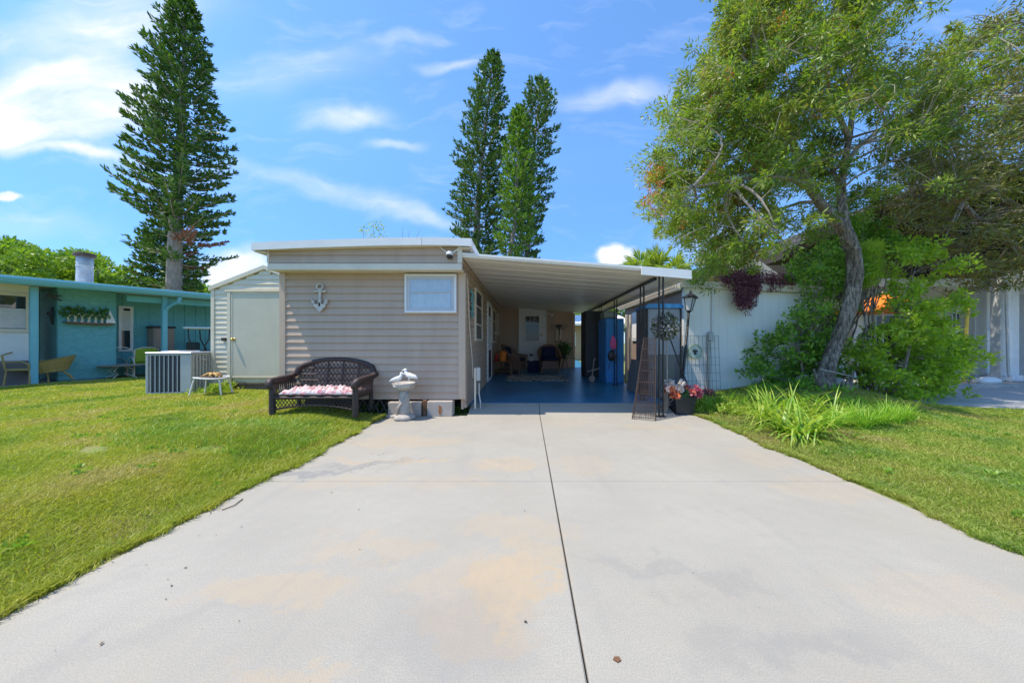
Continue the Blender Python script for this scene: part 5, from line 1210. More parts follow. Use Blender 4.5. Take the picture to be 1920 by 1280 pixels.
def spray(c, r, n, L, W, mat, name, parent, flat=1.0, up=0.0, shell_=.0):
    d = rdir(n); rad = (rng.random(n) ** (1 / 3) if not shell_ else shell_ + (1 - shell_) * rng.random(n))[:, None]
    C = np.array(c) + d * rad * np.array(r); D = unit(d + rdir(n) * .8 + np.array([0, 0, up])); return npmesh(name, leafquads(C, D, L * (0.7 + .6 * rng.random(n)), W), 4, mat, parent)
M['blossom'] = leafmat('pale_blossom', [(.45, .46, .42), (.70, .68, .66), (.42, .36, .46), (.60, .58, .50)], .2)
M['sageleaf'] = leafmat('sage_leaf', [(.08, .11, .06), (.16, .19, .12), (.12, .10, .08)], .2)
tp = thing('topiary_ball', 'round topiary ball of small white blossoms on a thin stem at the carport post', 'topiary', (PX(1250, 5.35), 5.35, 0))
c = P(1247, 612, 5.3)
spray(c, (.21, .2, .21), 1100, .045, .03, 'blossom', 'blossom', tp, shell_=.5); spray(c, (.20, .19, .21), 1300, .06, .022, 'sageleaf', 'leaves', tp)
MB().tube([(PX(1250, 5.35), 5.35, 0), P(1251, 690, 5.33), P(1249, 612, 5.3)], [.014, .012, .008], 6).build('stem', 'twig', tp)
mb = MB()
for k in range(26):
    a = random.uniform(0, 6.28); r_ = random.uniform(.05, .22); h = random.uniform(.15, .6)
    p0 = Vector((PX(1246, 5.35), 5.33, .01)); mb.tube([p0, p0 + Vector((r_ * .4 * math.cos(a), r_ * .4 * math.sin(a), h * .6)), p0 + Vector((r_ * math.cos(a), r_ * math.sin(a) * .6, h * random.uniform(.7, 1.0)))], [.006, .004, .002], 4, False)
tag(mb.build('dry_vine', 'twig'), 'tangle of dry vine stems around the foot of the front carport post', 'vine')
fpt = thing('flower_pot', 'square black pot of orange, pink and white flowers at the drive edge', 'flower pot', (PX(1278, 5.4), 5.4, 0))
xc = PX(1278, 5.4)
mb = MB(); mb.lathe([(.0, 0), (.19, 0), (.235, .27), (.25, .275), (.25, .30), (.22, .30), (.21, .27), (0, .26)], (0, 0, 0), 4); mb.xf(lambda p: Vector((xc + (p.x - p.y) * .72, 5.42 + (p.x + p.y) * .72, p.z))); mb.build('pot', 'darkplastic', fpt)
M['fl_or'] = leafmat('orange_petal', [(.75, .22, .10), (.80, .38, .18), (.72, .15, .18)], .25); M['fl_pk'] = leafmat('pink_petal', [(.70, .25, .32), (.55, .05, .12), (.80, .50, .52)], .25)
M['fl_wh'] = leafmat('white_petal', [(.78, .72, .74), (.70, .60, .66)], .25); M['fl_gr'] = leafmat('flower_leaf', [(.05, .18, .09), (.10, .26, .10)], .25)
def blooms(cs, mat, name, L=.062, W=.05, k=26):
    V = []
    for c in cs: d = rdir(k); d[:, 1] -= .4; d = unit(d); V.append(leafquads(np.array(c) + d * .008, d, L, W))
    return npmesh(name, np.concatenate(V), 4, mat, fpt)
rp = lambda n, x0, x1, z0, z1: [(xc + random.uniform(x0, x1), 5.4 + random.uniform(-.2, .15), random.uniform(z0, z1)) for _ in range(n)]
blooms(rp(18, -.24, .04, .31, .44), 'fl_or', 'orange_flowers'); blooms(rp(16, -.05, .27, .33, .49), 'fl_pk', 'pink_flowers'); blooms(rp(14, -.28, -.06, .38, .56), 'fl_wh', 'white_flowers'); blooms(rp(4, -.02, .1, .36, .44), 'fl_or', 'orange_flowers')
blooms(rp(12, -.15, .2, .28, .40), 'fl_gr', 'leaves', .08, .03)

# ------------------------------------------------------------------ two storey house on the far right
rh = thing('two_storey_house', 'large pale house with dark brown gable roof behind the shrubs on the right', 'house', (12, 9.6, 0))
GYf = 9.6
gp = [(7.2, 3.55), (13.0, 6.2), (19.5, 3.3)]
rr_ = MB(); 
for (xa, za), (xb, zb) in ((gp[0], gp[1]), (gp[1], gp[2])):
    rr_.prism([(xa, za), (xb, zb), (xb, zb + .22), (xa, za + .22)], GYf - .6, 19)
rroof = rr_.build('roof', 'darkroof', rh)
mb = MB(); mb.prism([(8.1, 3.5), (12.98, 5.7), (13.02, 5.7), (18.8, 3.2), (18.8, 2.95), (8.1, 2.95)], GYf + .25, GYf + .35)
for k in range(26): 
    x = 8.3 + k * .4; 
    zt = 3.4 + (x - 8.1) * .42 if x < 13 else 5.5 - (x - 13) * .42
    mb.rbox(x, x + .05, GYf + .21, GYf + .25, 2.96, zt, .005)
mb.build('shaded_deck_gable', 'darkroof', rh)  # deck's shade and dark ceilings put into the colour of these boards
mb = MB(); mb.box(8.3, 19, 12.4, 12.5, .0, 4.2); mb.build('rear_wall', 'greywall', rh)
mb = MB(); mb.box(8.3, 8.4, 9.9, 12.39, 0, 3.4); mb.box(8.4, 11.3, 10.9, 11.0, .1, 1.05); mb.build('porch_wall', 'greywall', rh)
for (xa, xb, za, zb) in ((9.2, 10.4, 1.1, 2.4), (11.2, 12.4, 1.1, 2.4), (13.4, 14.4, .1, 2.3), (16.3, 17.5, 1.2, 2.4)):
    f = frame_xz(MB(), xa, xb, za, zb, 12.32, 12.39, .07).build('window', 'white', rh); MB().box(xa + .07, xb - .07, 12.36, 12.39, za + .07, zb - .07).build('pane', 'darkglass', f)
for px0, px1, Yc_, mt in ((1829, 1852, 9.9, 'greywall'), (1877, 1892, 9.3, 'white'), (1896, 1912, 9.25, 'white'), (1925, 1945, 9.3, 'white'), (1600, 1618, 9.9, 'white')):
    xa, xb = PX(px0, Yc_), PX(px1, Yc_); mb = MB(); mb.rbox(xa, xb, Yc_, Yc_ + xb - xa, .03, 3.3, .015); mb.rbox(xa - .05, xb + .05, Yc_ - .05, Yc_ + xb - xa + .05, .03, .25, .02); mb.rbox(xa - .03, xb + .03, Yc_ - .03, Yc_ + xb - xa + .03, 2.75, 2.9, .01); mb.build('column', mt, rh)
mb = MB(); mb.rbox(8.2, 18.8, GYf + .1, GYf + .2, 2.9, 3.15, .01); mb.build('beam', 'white', rh)
mb = MB(); yb = 11.5
for k in range(24): x = 15.0 + k * .14; mb.rbox(x, x + .03, yb, yb + .03, 1.75, 2.3, .003)
mb.rbox(14.9, 18.4, yb - .01, yb + .05, 2.3, 2.36, .005); mb.rbox(14.9, 18.4, yb - .01, yb + .05, 1.7, 1.75, .005); mb.build('railing', 'white', rh)
MB().rbox(14.6, 18.6, 11.3, 12.3, .05, 1.65, .02).build('porch_wall', 'greywall', rh)
xd = PX(1893, 9.15)
dn_ = MB().tube([(xd, 9.2, 3.0), (xd, 9.15, .35), (xd - .03, 9.1, .22), (xd - .35, 8.9, .17)], .055, 9).build('downspout', 'white', rh)
mb = MB(); mb.lathe([(0, 0), (.25, 0), (.2, .1), (.1, .16), (0, .17)], (PX(1855, 8.7), 8.75, .10), 14, sxy=(1.6, .6), ripple=lambda i, a: .2 * math.sin(3 * a + i)); tag(mb.build('splash_bag', 'plaster', smooth=True), 'lumpy white sandbag lying at the foot of the downspout by the white column', 'sandbag')
# small white gabled roof with pickets behind the annex
wr2 = thing('white_gable_roof', 'bright white sloping gable board with pickets behind the annex roof', 'building', P(1435, 530, 9.0))
a, b_ = P(1393, 466, 9.0), P(1480, 528, 9.0)
MB().prism([(a[0], a[2]), (b_[0], b_[2]), (b_[0], b_[2] - .22), (a[0], a[2] - .30)], 9.0, 9.6).build('bargeboard', 'white', wr2)
MB().prism([(a[0], a[2] - .31), (b_[0], b_[2] - .23), (b_[0], 0), (a[0], 0)], 9.1, 9.5).build('wall', 'greywall', wr2)
mb = MB()
for k in range(7): x = PX(1396 + k * 5.5, 8.4); mb.rbox(x, x + .03, 8.4, 8.43, 2.4, PZ(492 + k * 3, 8.4), .003)
mb.rbox(PX(1390, 8.4), PX(1440, 8.4), 8.39, 8.44, 2.5, 2.55, .004); mb.box(PX(1390, 8.4), PX(1394, 8.4), 8.39, 8.45, 0, 2.6); mb.build('pickets', 'darkplastic', wr2)
# bicycle
bk = thing('bicycle', 'dark bicycle parked in the shade between the shrub and the white column', 'bicycle', (0, 0, 0))
for wx in (-.52, .52):
    n = 28; w_ = MB().tube([(wx + .31 * math.cos(2 * math.pi * k / n), 0, .33 + .31 * math.sin(2 * math.pi * k / n)) for k in range(n + 1)], .022, 8, False).build('wheel', 'darkplastic', bk)
    m_ = MB()
    for k in range(14): a = 2 * math.pi * k / 14; m_.tube([(wx, 0, .33), (wx + .29 * math.cos(a), 0, .33 + .29 * math.sin(a))], .006, 4, False)
    m_.ball((wx, 0, .33), .03, 8, 6); m_.build('spokes', 'metalgrey', w_)
MB().tube([(-.52, 0, .33), (-.08, 0, .30), (.42, 0, .82), (-.2, 0, .78), (-.08, 0, .30)], .017, 7).build('frame', 'darkplastic', bk)
MB().tube([(.52, 0, .33), (.42, 0, .82), (.40, 0, .98)], .016, 7).build('fork', 'darkplastic', bk); MB().tube([(-.2, 0, .78), (-.52, 0, .33)], .012, 6).build('stay', 'darkplastic', bk)
MB().tube([(.36, -.28, 1.02), (.44, 0, .98), (.36, .28, 1.02)], .014, 7).build('handlebar', 'black', bk); MB().rbox(-.34, -.1, -.06, .06, .86, .91, .02).build('saddle', 'black', bk); MB().tube([(-.2, 0, .78), (-.23, 0, .87)], .014, 6).build('seat_post', 'metalgrey', bk)
bk.location = (PX(1826, 9.7), 10.05, .03); bk.rotation_euler = (0, 0, R(8))
# orange parasol and yellow board behind the shrubs
um = thing('patio_umbrella', 'bright orange patio umbrella half hidden behind the shrub', 'umbrella', (PX(1655, 9.0), 9.0, 0))
MB().lathe([(1.0, 2.05), (.98, 2.12), (.5, 2.38), (.03, 2.56), (.0, 2.56)], (PX(1655, 9.0), 9.0, 0), 8).build('canopy', 'orange', um); MB().tube([(PX(1655, 9.0), 9.0, 0), (PX(1655, 9.0), 9.0, 2.62)], .022, 8).build('pole', 'white', um)
mb = MB().rbox(-.06, .06, -.02, .02, 0, 2.35, .02); mb.xf(lambda p: Vector((PX(1806, 9.0) + p.x * (1 - .12 * abs(p.z - 1.2)) + p.z * .13, 9.0 + p.y + p.z * .05, .02 + p.z))); tag(mb.build('yellow_board', 'yellow'), 'narrow yellow board leaning upright behind the right edge of the shrub', 'board')

# ------------------------------------------------------------------ houses glimpsed behind
fh = thing('rear_house', 'tan house with white metal roof glimpsed through the back of the carport', 'house', (3.4, 21, 0))
MB().siding((-.5, 21, 0), (1, 0, 0), 6.8, 0, 2.25, (0, -1, 0), .15).box(-.5, 6.3, 21.02, 26, 0, 2.3).build('wall', pm('tan_siding', (.50, .36, .22), .6, .05, 3), fh)
MB().prism([(20.3, 2.3), (23.6, 3.1), (26.6, 2.3), (26.6, 2.42), (23.6, 3.24), (20.3, 2.45)], -.9, 6.8, 'x').build('roof', 'roofwhite', fh)
f = frame_xz(MB(), 2.2, 3.2, 1.0, 1.9, 20.94, 20.98, .06).build('window', 'white', fh); MB().box(2.26, 3.14, 20.955, 20.975, 1.06, 1.84).build('pane', 'darkglass', f)

# ------------------------------------------------------------------ vegetation helpers
def inpoly(px, py, poly):
    px = np.asarray(px); py = np.asarray(py); c = np.zeros(px.shape, bool); n = len(poly); j = n - 1
    for i in range(n):
        xi, yi = poly[i]; xj, yj = poly[j]
        c ^= ((yi > py) != (yj > py)) & (px < (xj - xi) * (py - yi) / (yj - yi + 1e-12) + xi); j = i
    return c
def poly_points(poly, n, Yc, Yd, clump=0, cr=.2):
    if clump:
        c_ = poly_points(poly, max(4, n // clump), Yc, Yd); return np.repeat(c_, clump, axis=0)[:n] + rng.normal(size=(min(n, len(c_) * clump), 3)) * np.array([cr, cr, cr * .8])
    return poly_points0(poly, n, Yc, Yd)
def poly_points0(poly, n, Yc, Yd):
    """centres spread through a volume whose outline, seen from the street, follows poly"""
    xs_ = [p[0] for p in poly]; ys_ = [p[1] for p in poly]; out_ = []
    while sum(len(o) for o in out_) < n:
        a = rng.uniform(min(xs_), max(xs_), n * 2); b = rng.uniform(min(ys_), max(ys_), n * 2); k = inpoly(a, b, poly); out_.append(np.stack([a[k], b[k]], 1))
    q = np.concatenate(out_)[:n]
    cx_, cy_ = np.mean(xs_), np.mean(ys_); ex = (max(xs_) - min(xs_)) / 2; ey = (max(ys_) - min(ys_)) / 2
    d = np.clip(1 - ((q[:, 0] - cx_) / ex) ** 2 * .8 - ((q[:, 1] - cy_) / ey) ** 2 * .8, .1, 1) ** .5
    Y = Yc + Yd * d * rng.uniform(-1, 1, n)
    return np.stack([(q[:, 0] - CX) / F * Y, Y, CH + (CY - q[:, 1]) / F * Y], 1)
def sprays(C, k, r, L, W, up=(0, 0, 0), squash=1.0, jit=.7, fold=0.0):
    n = len(C); idx = np.repeat(np.arange(n), k); d = rdir(n * k); rad = rng.random(n * k)[:, None] ** .5
    rr = np.repeat(r if isinstance(r, np.ndarray) else np.full(n, r), k)[:, None]
    off = d * rad * rr; off[:, 2] *= squash
    D = unit(d * jit + rdir(n * k) * .6 + np.array(up)); s = .6 + .8 * rng.random(n * k)
    return leafquads(C[idx] + off, D, L * s, W * (.7 + .6 * rng.random(n * k)), fold)
def curve(p0, p1, n=5, bend=.15, rnd=None):
    p0 = np.array(p0, float); p1 = np.array(p1, float); d = p1 - p0; l = np.linalg.norm(d); r1 = rng.normal(size=3) * bend * l; r1[2] = abs(r1[2]) * .6
    ts = np.linspace(0, 1, n); return [tuple(p0 + d * t + r1 * math.sin(math.pi * t)) for t in ts]
def branch_net(limbs, C, nsub, mb, r_sub=.03, r_twig=.007, bend=.12, twigfrac=1.0):
    """limbs: list of point lists ; sub-branches run to a subset of clumps, twigs to all"""
    nodes = np.array([p for l in limbs for p in l]); sub = C[rng.choice(len(C), nsub, replace=False)]
    allp = [nodes]
    for s in sub:
        j = np.argmin(np.linalg.norm(nodes - s, axis=1) + rng.random(len(nodes)) * .5); pts = curve(nodes[j], s, 7, bend)
        mb.tube(pts, [r_sub * (1 - .75 * i / 6) for i in range(7)], 5, False); allp.append(np.array(pts[2:]))
    A = np.concatenate(allp)
    for c in C:
        if rng.random() > twigfrac: continue
        j = np.argmin(np.linalg.norm(A - c, axis=1)); mb.tube(curve(A[j], c, 4, .18), [r_twig, r_twig * .8, r_twig * .6, r_twig * .3], 3, False)

# ------------------------------------------------------------------ bottlebrush tree
Yt = 6.3
tree = thing('bottlebrush_tree', 'large leaning tree with twisted grey trunk and wide yellow green crown over the right lawn', 'tree', (PX(1545, Yt), Yt, .28))
def tp3(px, py, dy=0): return P(px, py, Yt + dy)
trunk = [tp3(1538, 735), tp3(1547, 705), tp3(1562, 660), tp3(1580, 610), tp3(1596, 560), tp3(1604, 510), tp3(1600, 470), tp3(1585, 436)]
limbA = [tp3(1585, 436), tp3(1562, 408, -.05), tp3(1535, 378, -.1), tp3(1516, 350, -.15), tp3(1503, 318, -.2), tp3(1490, 270, -.4), tp3(1450, 210, -.7), tp3(1420, 140, -.9)]
limbB = [tp3(1590, 445), tp3(1580, 405, .1), tp3(1577, 360, .2), tp3(1583, 310, .3), tp3(1592, 260, .4), tp3(1600, 190, .5), tp3(1615, 110, .6), tp3(1640, 30, .7)]
limbC = [tp3(1583, 310, .3), tp3(1610, 275, .5), tp3(1660, 235, .8), tp3(1730, 200, 1.0), tp3(1800, 160, 1.2)]
limbD = [tp3(1516, 350, -.15), tp3(1480, 335, -.4), tp3(1430, 330, -.7), tp3(1370, 340, -.9), tp3(1300, 350, -1.1)]
limbE = [tp3(1577, 360, .2), tp3(1550, 290, .9), tp3(1500, 210, 1.3), tp3(1460, 100, 1.5)]
limbF = [tp3(1592, 260, .4), tp3(1560, 190, .2), tp3(1540, 100, 0), tp3(1520, 10, -.1), tp3(1500, -60, -.2)]
limbG = [tp3(1535, 378, -.1), tp3(1500, 380, .4), tp3(1440, 400, .8), tp3(1350, 410, .9)]
mb = MB()
def wob(pts, rad, seg=14, sub_=6):
    out_, rr = [], []
    for i in range(len(pts) - 1):
        for k in range(sub_):
            t = k / sub_; out_.append(tuple(np.array(pts[i]) * (1 - t) + np.array(pts[i + 1]) * t)); rr.append((rad[i] * (1 - t) + rad[i + 1] * t) * (1 + rng.normal() * .035))
    out_.append(pts[-1]); rr.append(rad[-1])
    o_ = np.array(out_); o2 = o_.copy()
    for _ in range(3): o2[1:-1] = (o2[:-2] + o2[1:-1] * 2 + o2[2:]) / 4
    m_ = MB().tube([tuple(p) for p in o2], rr, seg); vs_ = np.array(m_.v)
    ph = np.arange(len(vs_)) % seg
    for i in range(len(o2)):
        for k in range(seg):
            j = i * seg + k; d = vs_[j] - o2[i]; vs_[j] = o2[i] + d * (1 + .10 * math.sin(k * 2 * math.pi / seg * 3 + i * .21) + .05 * math.sin(k * 2 * math.pi / seg * 5 - i * .35))
    m_.v = [tuple(p) for p in vs_]; return m_
tk = wob(trunk, [.24, .145, .112, .112, .122, .122, .115, .11], 26, 8)
o0 = len(tk.v); l_ = wob(limbA, [.105, .085, .078, .072, .065, .052, .04, .025], 12); tk.add(l_.v, l_.f)
l_ = wob(limbB, [.095, .078, .072, .062, .052, .042, .03, .018], 12); tk.add(l_.v, l_.f)
tobj = tk.build('trunk', 'bark', tree, smooth=True)
mb = MB()
for l, r_ in ((limbC, .05), (limbD, .05), (limbE, .05), (limbF, .05), (limbG, .04)): mb.tube(l, [r_ * (1 - .7 * i / (len(l) - 1)) for i in range(len(l))], 8, False)
crownpoly = [(1560, -160), (1440, -120), (1370, -20), (1370, 40), (1352, 90), (1320, 120), (1300, 170), (1265, 210), (1252, 255), (1240, 305), (1232, 375), (1258, 425), (1272, 480), (1300, 470), (1310, 510), (1360, 480), (1420, 500), (1470, 460), (1520, 455), (1560, 430),
             (1600, 430), (1660, 400), (1700, 330), (1740, 290), (1800, 240), (1860, 170), (1830, 90), (1790, 60), (1760, 110), (1700, 100), (1690, 40), (1720, -40), (1690, -140)]
C = poly_points(crownpoly, 2340, 6.2, 1.6, 9, .22)
cpx = CX + C[:, 0] / C[:, 1] * F; cpy = CY - (C[:, 2] - CH) / C[:, 1] * F; rnd_ = rng.random(len(C))
C = C[~(((cpx > 1470) & (cpx < 1650) & (cpy > 210) & (cpy < 455) & (C[:, 1] < 6.7) & (rnd_ < .85)) | ((cpx > 1640) & (rnd_ < .45)))]
edge = poly_points(crownpoly, 1, 6.2, 0)
limbs = [limbA, limbB, limbC, limbD, limbE, limbF, limbG]
branch_net([[np.array(p) for p in l] for l in limbs], C, 110, mb, .026, .006, .14)
bt = mb.build('branches', 'barklight', tree)
M['bb'] = leafmat('bottlebrush_leaf', [(.06, .12, .015), (.17, .27, .03), (.32, .42, .05), (.11, .19, .02), (.32, .19, .07)], .38, .45, .42, [(.05, .12, .015), (.22, .34, .04), (.36, .28, .07)], .9)
Cb = C + rng.normal(size=C.shape) * .05
V1 = sprays(Cb, 84, .05 + .19 * rng.random(len(Cb)), .085, .022, up=(-.35, 0, -.15), squash=.75)
npmesh('crown', V1, 4, 'bb', tree)
red = C[(C[:, 0] < PX(1560, 6.2))]; red = red[rng.choice(len(red), 75, replace=False)]
lx = poly_points([(1205, 380), (1215, 300), (1245, 300), (1260, 400), (1240, 420)], 22, 6.2, .8); red = np.concatenate([red, lx])
M['redfl'] = leafmat('red_bottlebrush_flower', [(.52, .09, .01), (.60, .18, .02), (.40, .10, .01)], .2)
npmesh('flowers', sprays(red, 34, .07, .05, .014, squash=1.4), 4, 'redfl', tree)
# bare twigs inside the crown
mb = MB()
for k in range(330):
    s = C[rng.integers(len(C))]; src = np.array(limbs[rng.integers(len(limbs))][rng.integers(2, 4)]); d = (s - src); d /= np.linalg.norm(d) + 1e-6
    p0 = s - d * .35 + rng.normal(size=3) * .05; p1 = s + d * rng.uniform(.1, .5) + rng.normal(size=3) * .12; mb.tube(curve(p0, p1, 5, .16), [.007, .006, .005, .004, .002], 3, False)
mb.build('dead_twigs', 'twig', tree)

# ------------------------------------------------------------------ dark spreading tree on the far right
t2 = thing('dark_spreading_tree', 'dark brownish spreading tree at the right edge with many bare horizontal twigs', 'tree', (15.2, 8.8, 0))
tr2 = [(15.2, 8.8, -.05), (15.0, 8.8, 1.5), (14.6, 8.7, 3.0), (14.0, 8.6, 4.2)]
l2 = [[(14.0, 8.6, 4.2), (12.8, 8.3, 4.6), (11.6, 8.0, 5.0), (10.6, 7.8, 5.4)], [(14.6, 8.7, 3.0), (13.2, 8.2, 3.3), (11.8, 7.8, 3.6), (10.7, 7.6, 4.1), (10.2, 7.5, 4.5)], [(14.0, 8.6, 4.2), (13.6, 8.6, 6.0), (13.0, 8.5, 7.5)], [(14.0, 8.6, 4.2), (14.8, 8.6, 6.0), (15.5, 8.6, 7.5)], [(14.3, 8.6, 3.6), (13.4, 7.8, 4.8), (12.4, 7.3, 5.8), (11.5, 7.0, 6.6)]]
mb = MB(); mb.tube(tr2, [.3, .24, .2, .18], 12)
for l in l2: mb.tube(l, [.12 * (1 - .7 * i / (len(l) - 1)) for i in range(len(l))], 8, False)
mb.build('trunk', 'bark', t2, smooth=True)
dp = [(1650, 400), (1660, 300), (1690, 200), (1730, 130), (1770, 70), (1850, 40), (1960, 20), (2100, 60), (2150, 300), (2080, 520), (1990, 560), (1930, 530), (1860, 540), (1800, 500), (1740, 480), (1700, 440)]
C2 = poly_points(dp, 1000, 8.2, 1.9, 5, .3); mb = MB(); branch_net([[np.array(p) for p in l] for l in l2], C2, 130, mb, .022, .007, .12); mb.build('branches', 'twig', t2)
M['dk'] = leafmat('olive_leaf', [(.08, .12, .02), (.16, .23, .03), (.22, .15, .06), (.27, .34, .05)], .3, .5, .45, [(.06, .10, .015), (.17, .13, .06), (.26, .34, .04)], .5)
npmesh('crown', sprays(C2, 62, .12 + .3 * rng.random(len(C2)), .13, .03, up=(.35, 0, 0), squash=.55), 4, 'dk', t2)
mb = MB()
for k in range(600):
    s = C2[rng.integers(len(C2))]; d = np.array([-.9, -.1, .25]) * rng.uniform(.4, 1.1) + rng.normal(size=3) * .22; mb.tube(curve(s - d * .5, s + d * .5, 5, .12), [.009, .008, .007, .005, .003], 3, False)
mb.build('dead_twigs', 'darktwig', t2)

# ------------------------------------------------------------------ shrubs
M['sh'] = leafmat('bright_shrub_leaf', [(.16, .28, .03), (.34, .48, .04), (.52, .64, .07), (.22, .36, .04)], .5, .4, .3, [(.16, .28, .03), (.44, .58, .06)], 1.6)
M['sh2'] = leafmat('deep_shrub_leaf', [(.09, .20, .025), (.18, .34, .04), (.32, .48, .06)], .42, .4)
def shrub(name, label, poly, n, Yc, Yd, mat, base, k=30, L=.085, W=.04, r=.13, cat='shrub', stem='bark', tw=.006, up=(0, -.05, .15), group=None):
    s = thing(name, label, cat, base, group); C = poly_points(poly, n, Yc, Yd, 6 if n > 100 else 0, .13); n = len(C); C[:, 2] = np.maximum(C[:, 2], base[2] + .05)
    mb = MB(); b0 = np.array(base)
    stems = []
    for q in range(7):
        e_ = C[rng.integers(len(C))]; pts = curve(b0 + np.array([rng.normal() * .12, rng.normal() * .12, -.03]), b0 * .45 + e_ * .55, 5, .1); mb.tube(pts, [.03, .026, .022, .018, .012], 6, False); stems.append([np.array(p) for p in pts])
    branch_net(stems, C, min(40, n // 6), mb, .014, tw, .1)
    mb.build('stems', stem, s); npmesh('foliage', sprays(C, k, r * (.6 + .8 * rng.random(n)), L, W, up=up, squash=.8, fold=.12), 4, mat, s); return s
shrub('leafy_shrub', 'glossy green shrub growing against the annex wall left of the leaning trunk',
      [(1402, 660), (1420, 645), (1432, 600), (1470, 585), (1480, 540), (1530, 500), (1570, 470), (1600, 480), (1600, 640), (1560, 735), (1430, 735), (1400, 700)], 270, 6.65, .45, 'sh2', (5.6, 6.6, .2), k=34)
shrub('leafy_shrub', 'big bright green shrub spreading right of the leaning trunk towards the shaded pavement',
      [(1600, 600), (1640, 590), (1640, 520), (1690, 458), (1760, 458), (1790, 490), (1815, 540), (1800, 590), (1825, 650), (1800, 690), (1775, 725), (1755, 760), (1700, 780), (1640, 750), (1600, 720)], 460, 6.5, .75, 'sh', (7.2, 6.5, .12), k=40, L=.08, r=.11)
shrub('ivy_mass', 'green leafy growth climbing behind the upper trunk between the annex roof and crown',
      [(1495, 490), (1520, 445), (1580, 420), (1660, 430), (1700, 470), (1640, 530), (1600, 560), (1530, 560), (1500, 530)], 210, 7.3, .5, 'sh2', (6.9, 7.4, .1), k=34, L=.09, cat='vine')
shrub('conifer_shrub', 'dense rounded feathery green shrub just right of the trunk above the orange umbrella',
      [(1612, 470), (1625, 452), (1645, 455), (1652, 490), (1645, 530), (1618, 535)], 60, 6.7, .2, 'sh', (7.15, 6.75, .2), k=110, L=.05, W=.012, r=.14)
shrub('roof_plant', 'upright leafy plant behind the annex roof edge near the carport corner',
      [(1292, 520), (1305, 480), (1330, 500), (1350, 460), (1375, 500), (1400, 470), (1410, 525), (1330, 530)], 70, 8.0, .3, 'dk', (4.9, 8.0, 0), k=30, L=.08, W=.03, cat='plant')
M['pur'] = leafmat('purple_leaf', [(.07, .02, .04), (.20, .06, .11), (.40, .18, .22), (.12, .03, .07)], .25, .5)
ph = thing('purple_vine', 'dark purple leaved plant spilling over the annex roof edge', 'vine', P(1400, 540, 6.9))
C = np.concatenate([poly_points([(1378, 520), (1425, 525), (1415, 560), (1400, 588), (1388, 580), (1376, 548)], 60, 6.8, .08), poly_points([(1345, 525), (1360, 500), (1420, 508), (1490, 522), (1480, 538), (1420, 540), (1360, 535)], 120, 6.92, .12)])
npmesh('leaves', sprays(C, 42, .085, .055, .022, up=(0, -.2, -.5), squash=1.3), 4, 'pur', ph)
mb = MB()
for k in range(26): 
    x = PX(rng.uniform(1350, 1480), 7.05); mb.tube([(x, 7.05, 2.42), (x + .02, 7.02, 2.6 + rng.random() * .18)], [.008, .003], 4, False)
for k in range(30):
    x = PX(rng.uniform(1378, 1422), 6.8); z = 2.45; mb.tube([(x, 6.95, z), (x, 6.8, z - .05), (x + rng.normal() * .04, 6.79, z - rng.uniform(.2, .55))], .004, 4, False)
mb.build('stems', 'pur', ph)

# ------------------------------------------------------------------ strap leaved plants
def ribbons(bases, n, L, W, spread, name, mat, parent, lean=(0, 0), droop=1.0):
    V = []
    for (bx0, by0, bz0) in bases:
        for _ in range(n):
            a = rng.uniform(0, 2 * math.pi); l = L * rng.uniform(.55, 1.15); w = W * rng.uniform(.6, 1.2); sp = spread * rng.uniform(.3, 1.2)
            d = np.array([math.cos(a) + lean[0], math.sin(a) + lean[1], 0]); d /= np.linalg.norm(d) + 1e-6; side = np.array([-d[1], d[0], 0])
            p = np.array([bx0 + rng.normal() * .03, by0 + rng.normal() * .03, bz0]); th = math.pi / 2 - sp * .5; prev = None; m = 8
            for i in range(m + 1):
                t = i / m; ww = w * (1 - t ** 2.2) * .5 + .0008; q = (p - side * ww, p + side * ww)
                if prev is not None: V += [prev[0], prev[1], q[1], q[0]]
                prev = q; th_ = th - sp * 1.5 * droop * t ** 1.3; p = p + (d * math.cos(th_) + np.array([0, 0, math.sin(th_)])) * l / m
    return npmesh(name, np.array(V), 4, mat, parent)
M['lily'] = leafmat('daylily_leaf', [(.12, .28, .025), (.26, .42, .04), (.46, .54, .09), (.18, .34, .03)], .4, .4)
M['finegrass'] = leafmat('fine_grass_leaf', [(.16, .36, .03), (.26, .48, .04), (.36, .50, .07)], .35, .5)
# ribbons are strips of quads: islands are per quad, so tint by object instead
def gpos(px, py):
    Y = F * (CH - .08) / (py - CY)
    for _ in range(4): Y = F * (CH - float(gh(PX(px, Y), Y))) / (py - CY)
    return (PX(px, Y), Y, float(gh(PX(px, Y), Y)) - .01)
for i, (lab, pts, n, L, W) in enumerate([
    ('large daylily clump with arching yellow green strap leaves at the drive edge', [(1500, 820), (1470, 812), (1525, 815)], 40, .62, .026),
    ('daylily clump with thinner arching leaves behind the first one', [(1430, 790), (1460, 795), (1445, 782)], 40, .55, .024),
    ('daylily clump growing below the stump roots', [(1520, 785), (1560, 790), (1490, 775)], 40, .55, .022)]):
    t_ = thing('daylily_clump', lab, 'plant', gpos(*pts[0]), 'daylily clumps by the drive'); ribbons([gpos(*p) for p in pts], n, L * 1.2, W, 1.75, 'leaves', 'lily', t_)
for lab, pts in (('soft tuft of fine green grass right of the daylilies', [(1580, 800), (1620, 805), (1600, 790), (1640, 800), (1560, 805)]), ('wispy fine grass tuft under the big shrub', [(1680, 795), (1660, 785), (1700, 790), (1650, 800)])):
    t_ = thing('grass_tuft', lab, 'plant', gpos(*pts[0]), 'fine grass tufts'); ribbons([gpos(*p) for p in pts], 110, .36, .008, 1.0, 'blades', 'finegrass', t_)
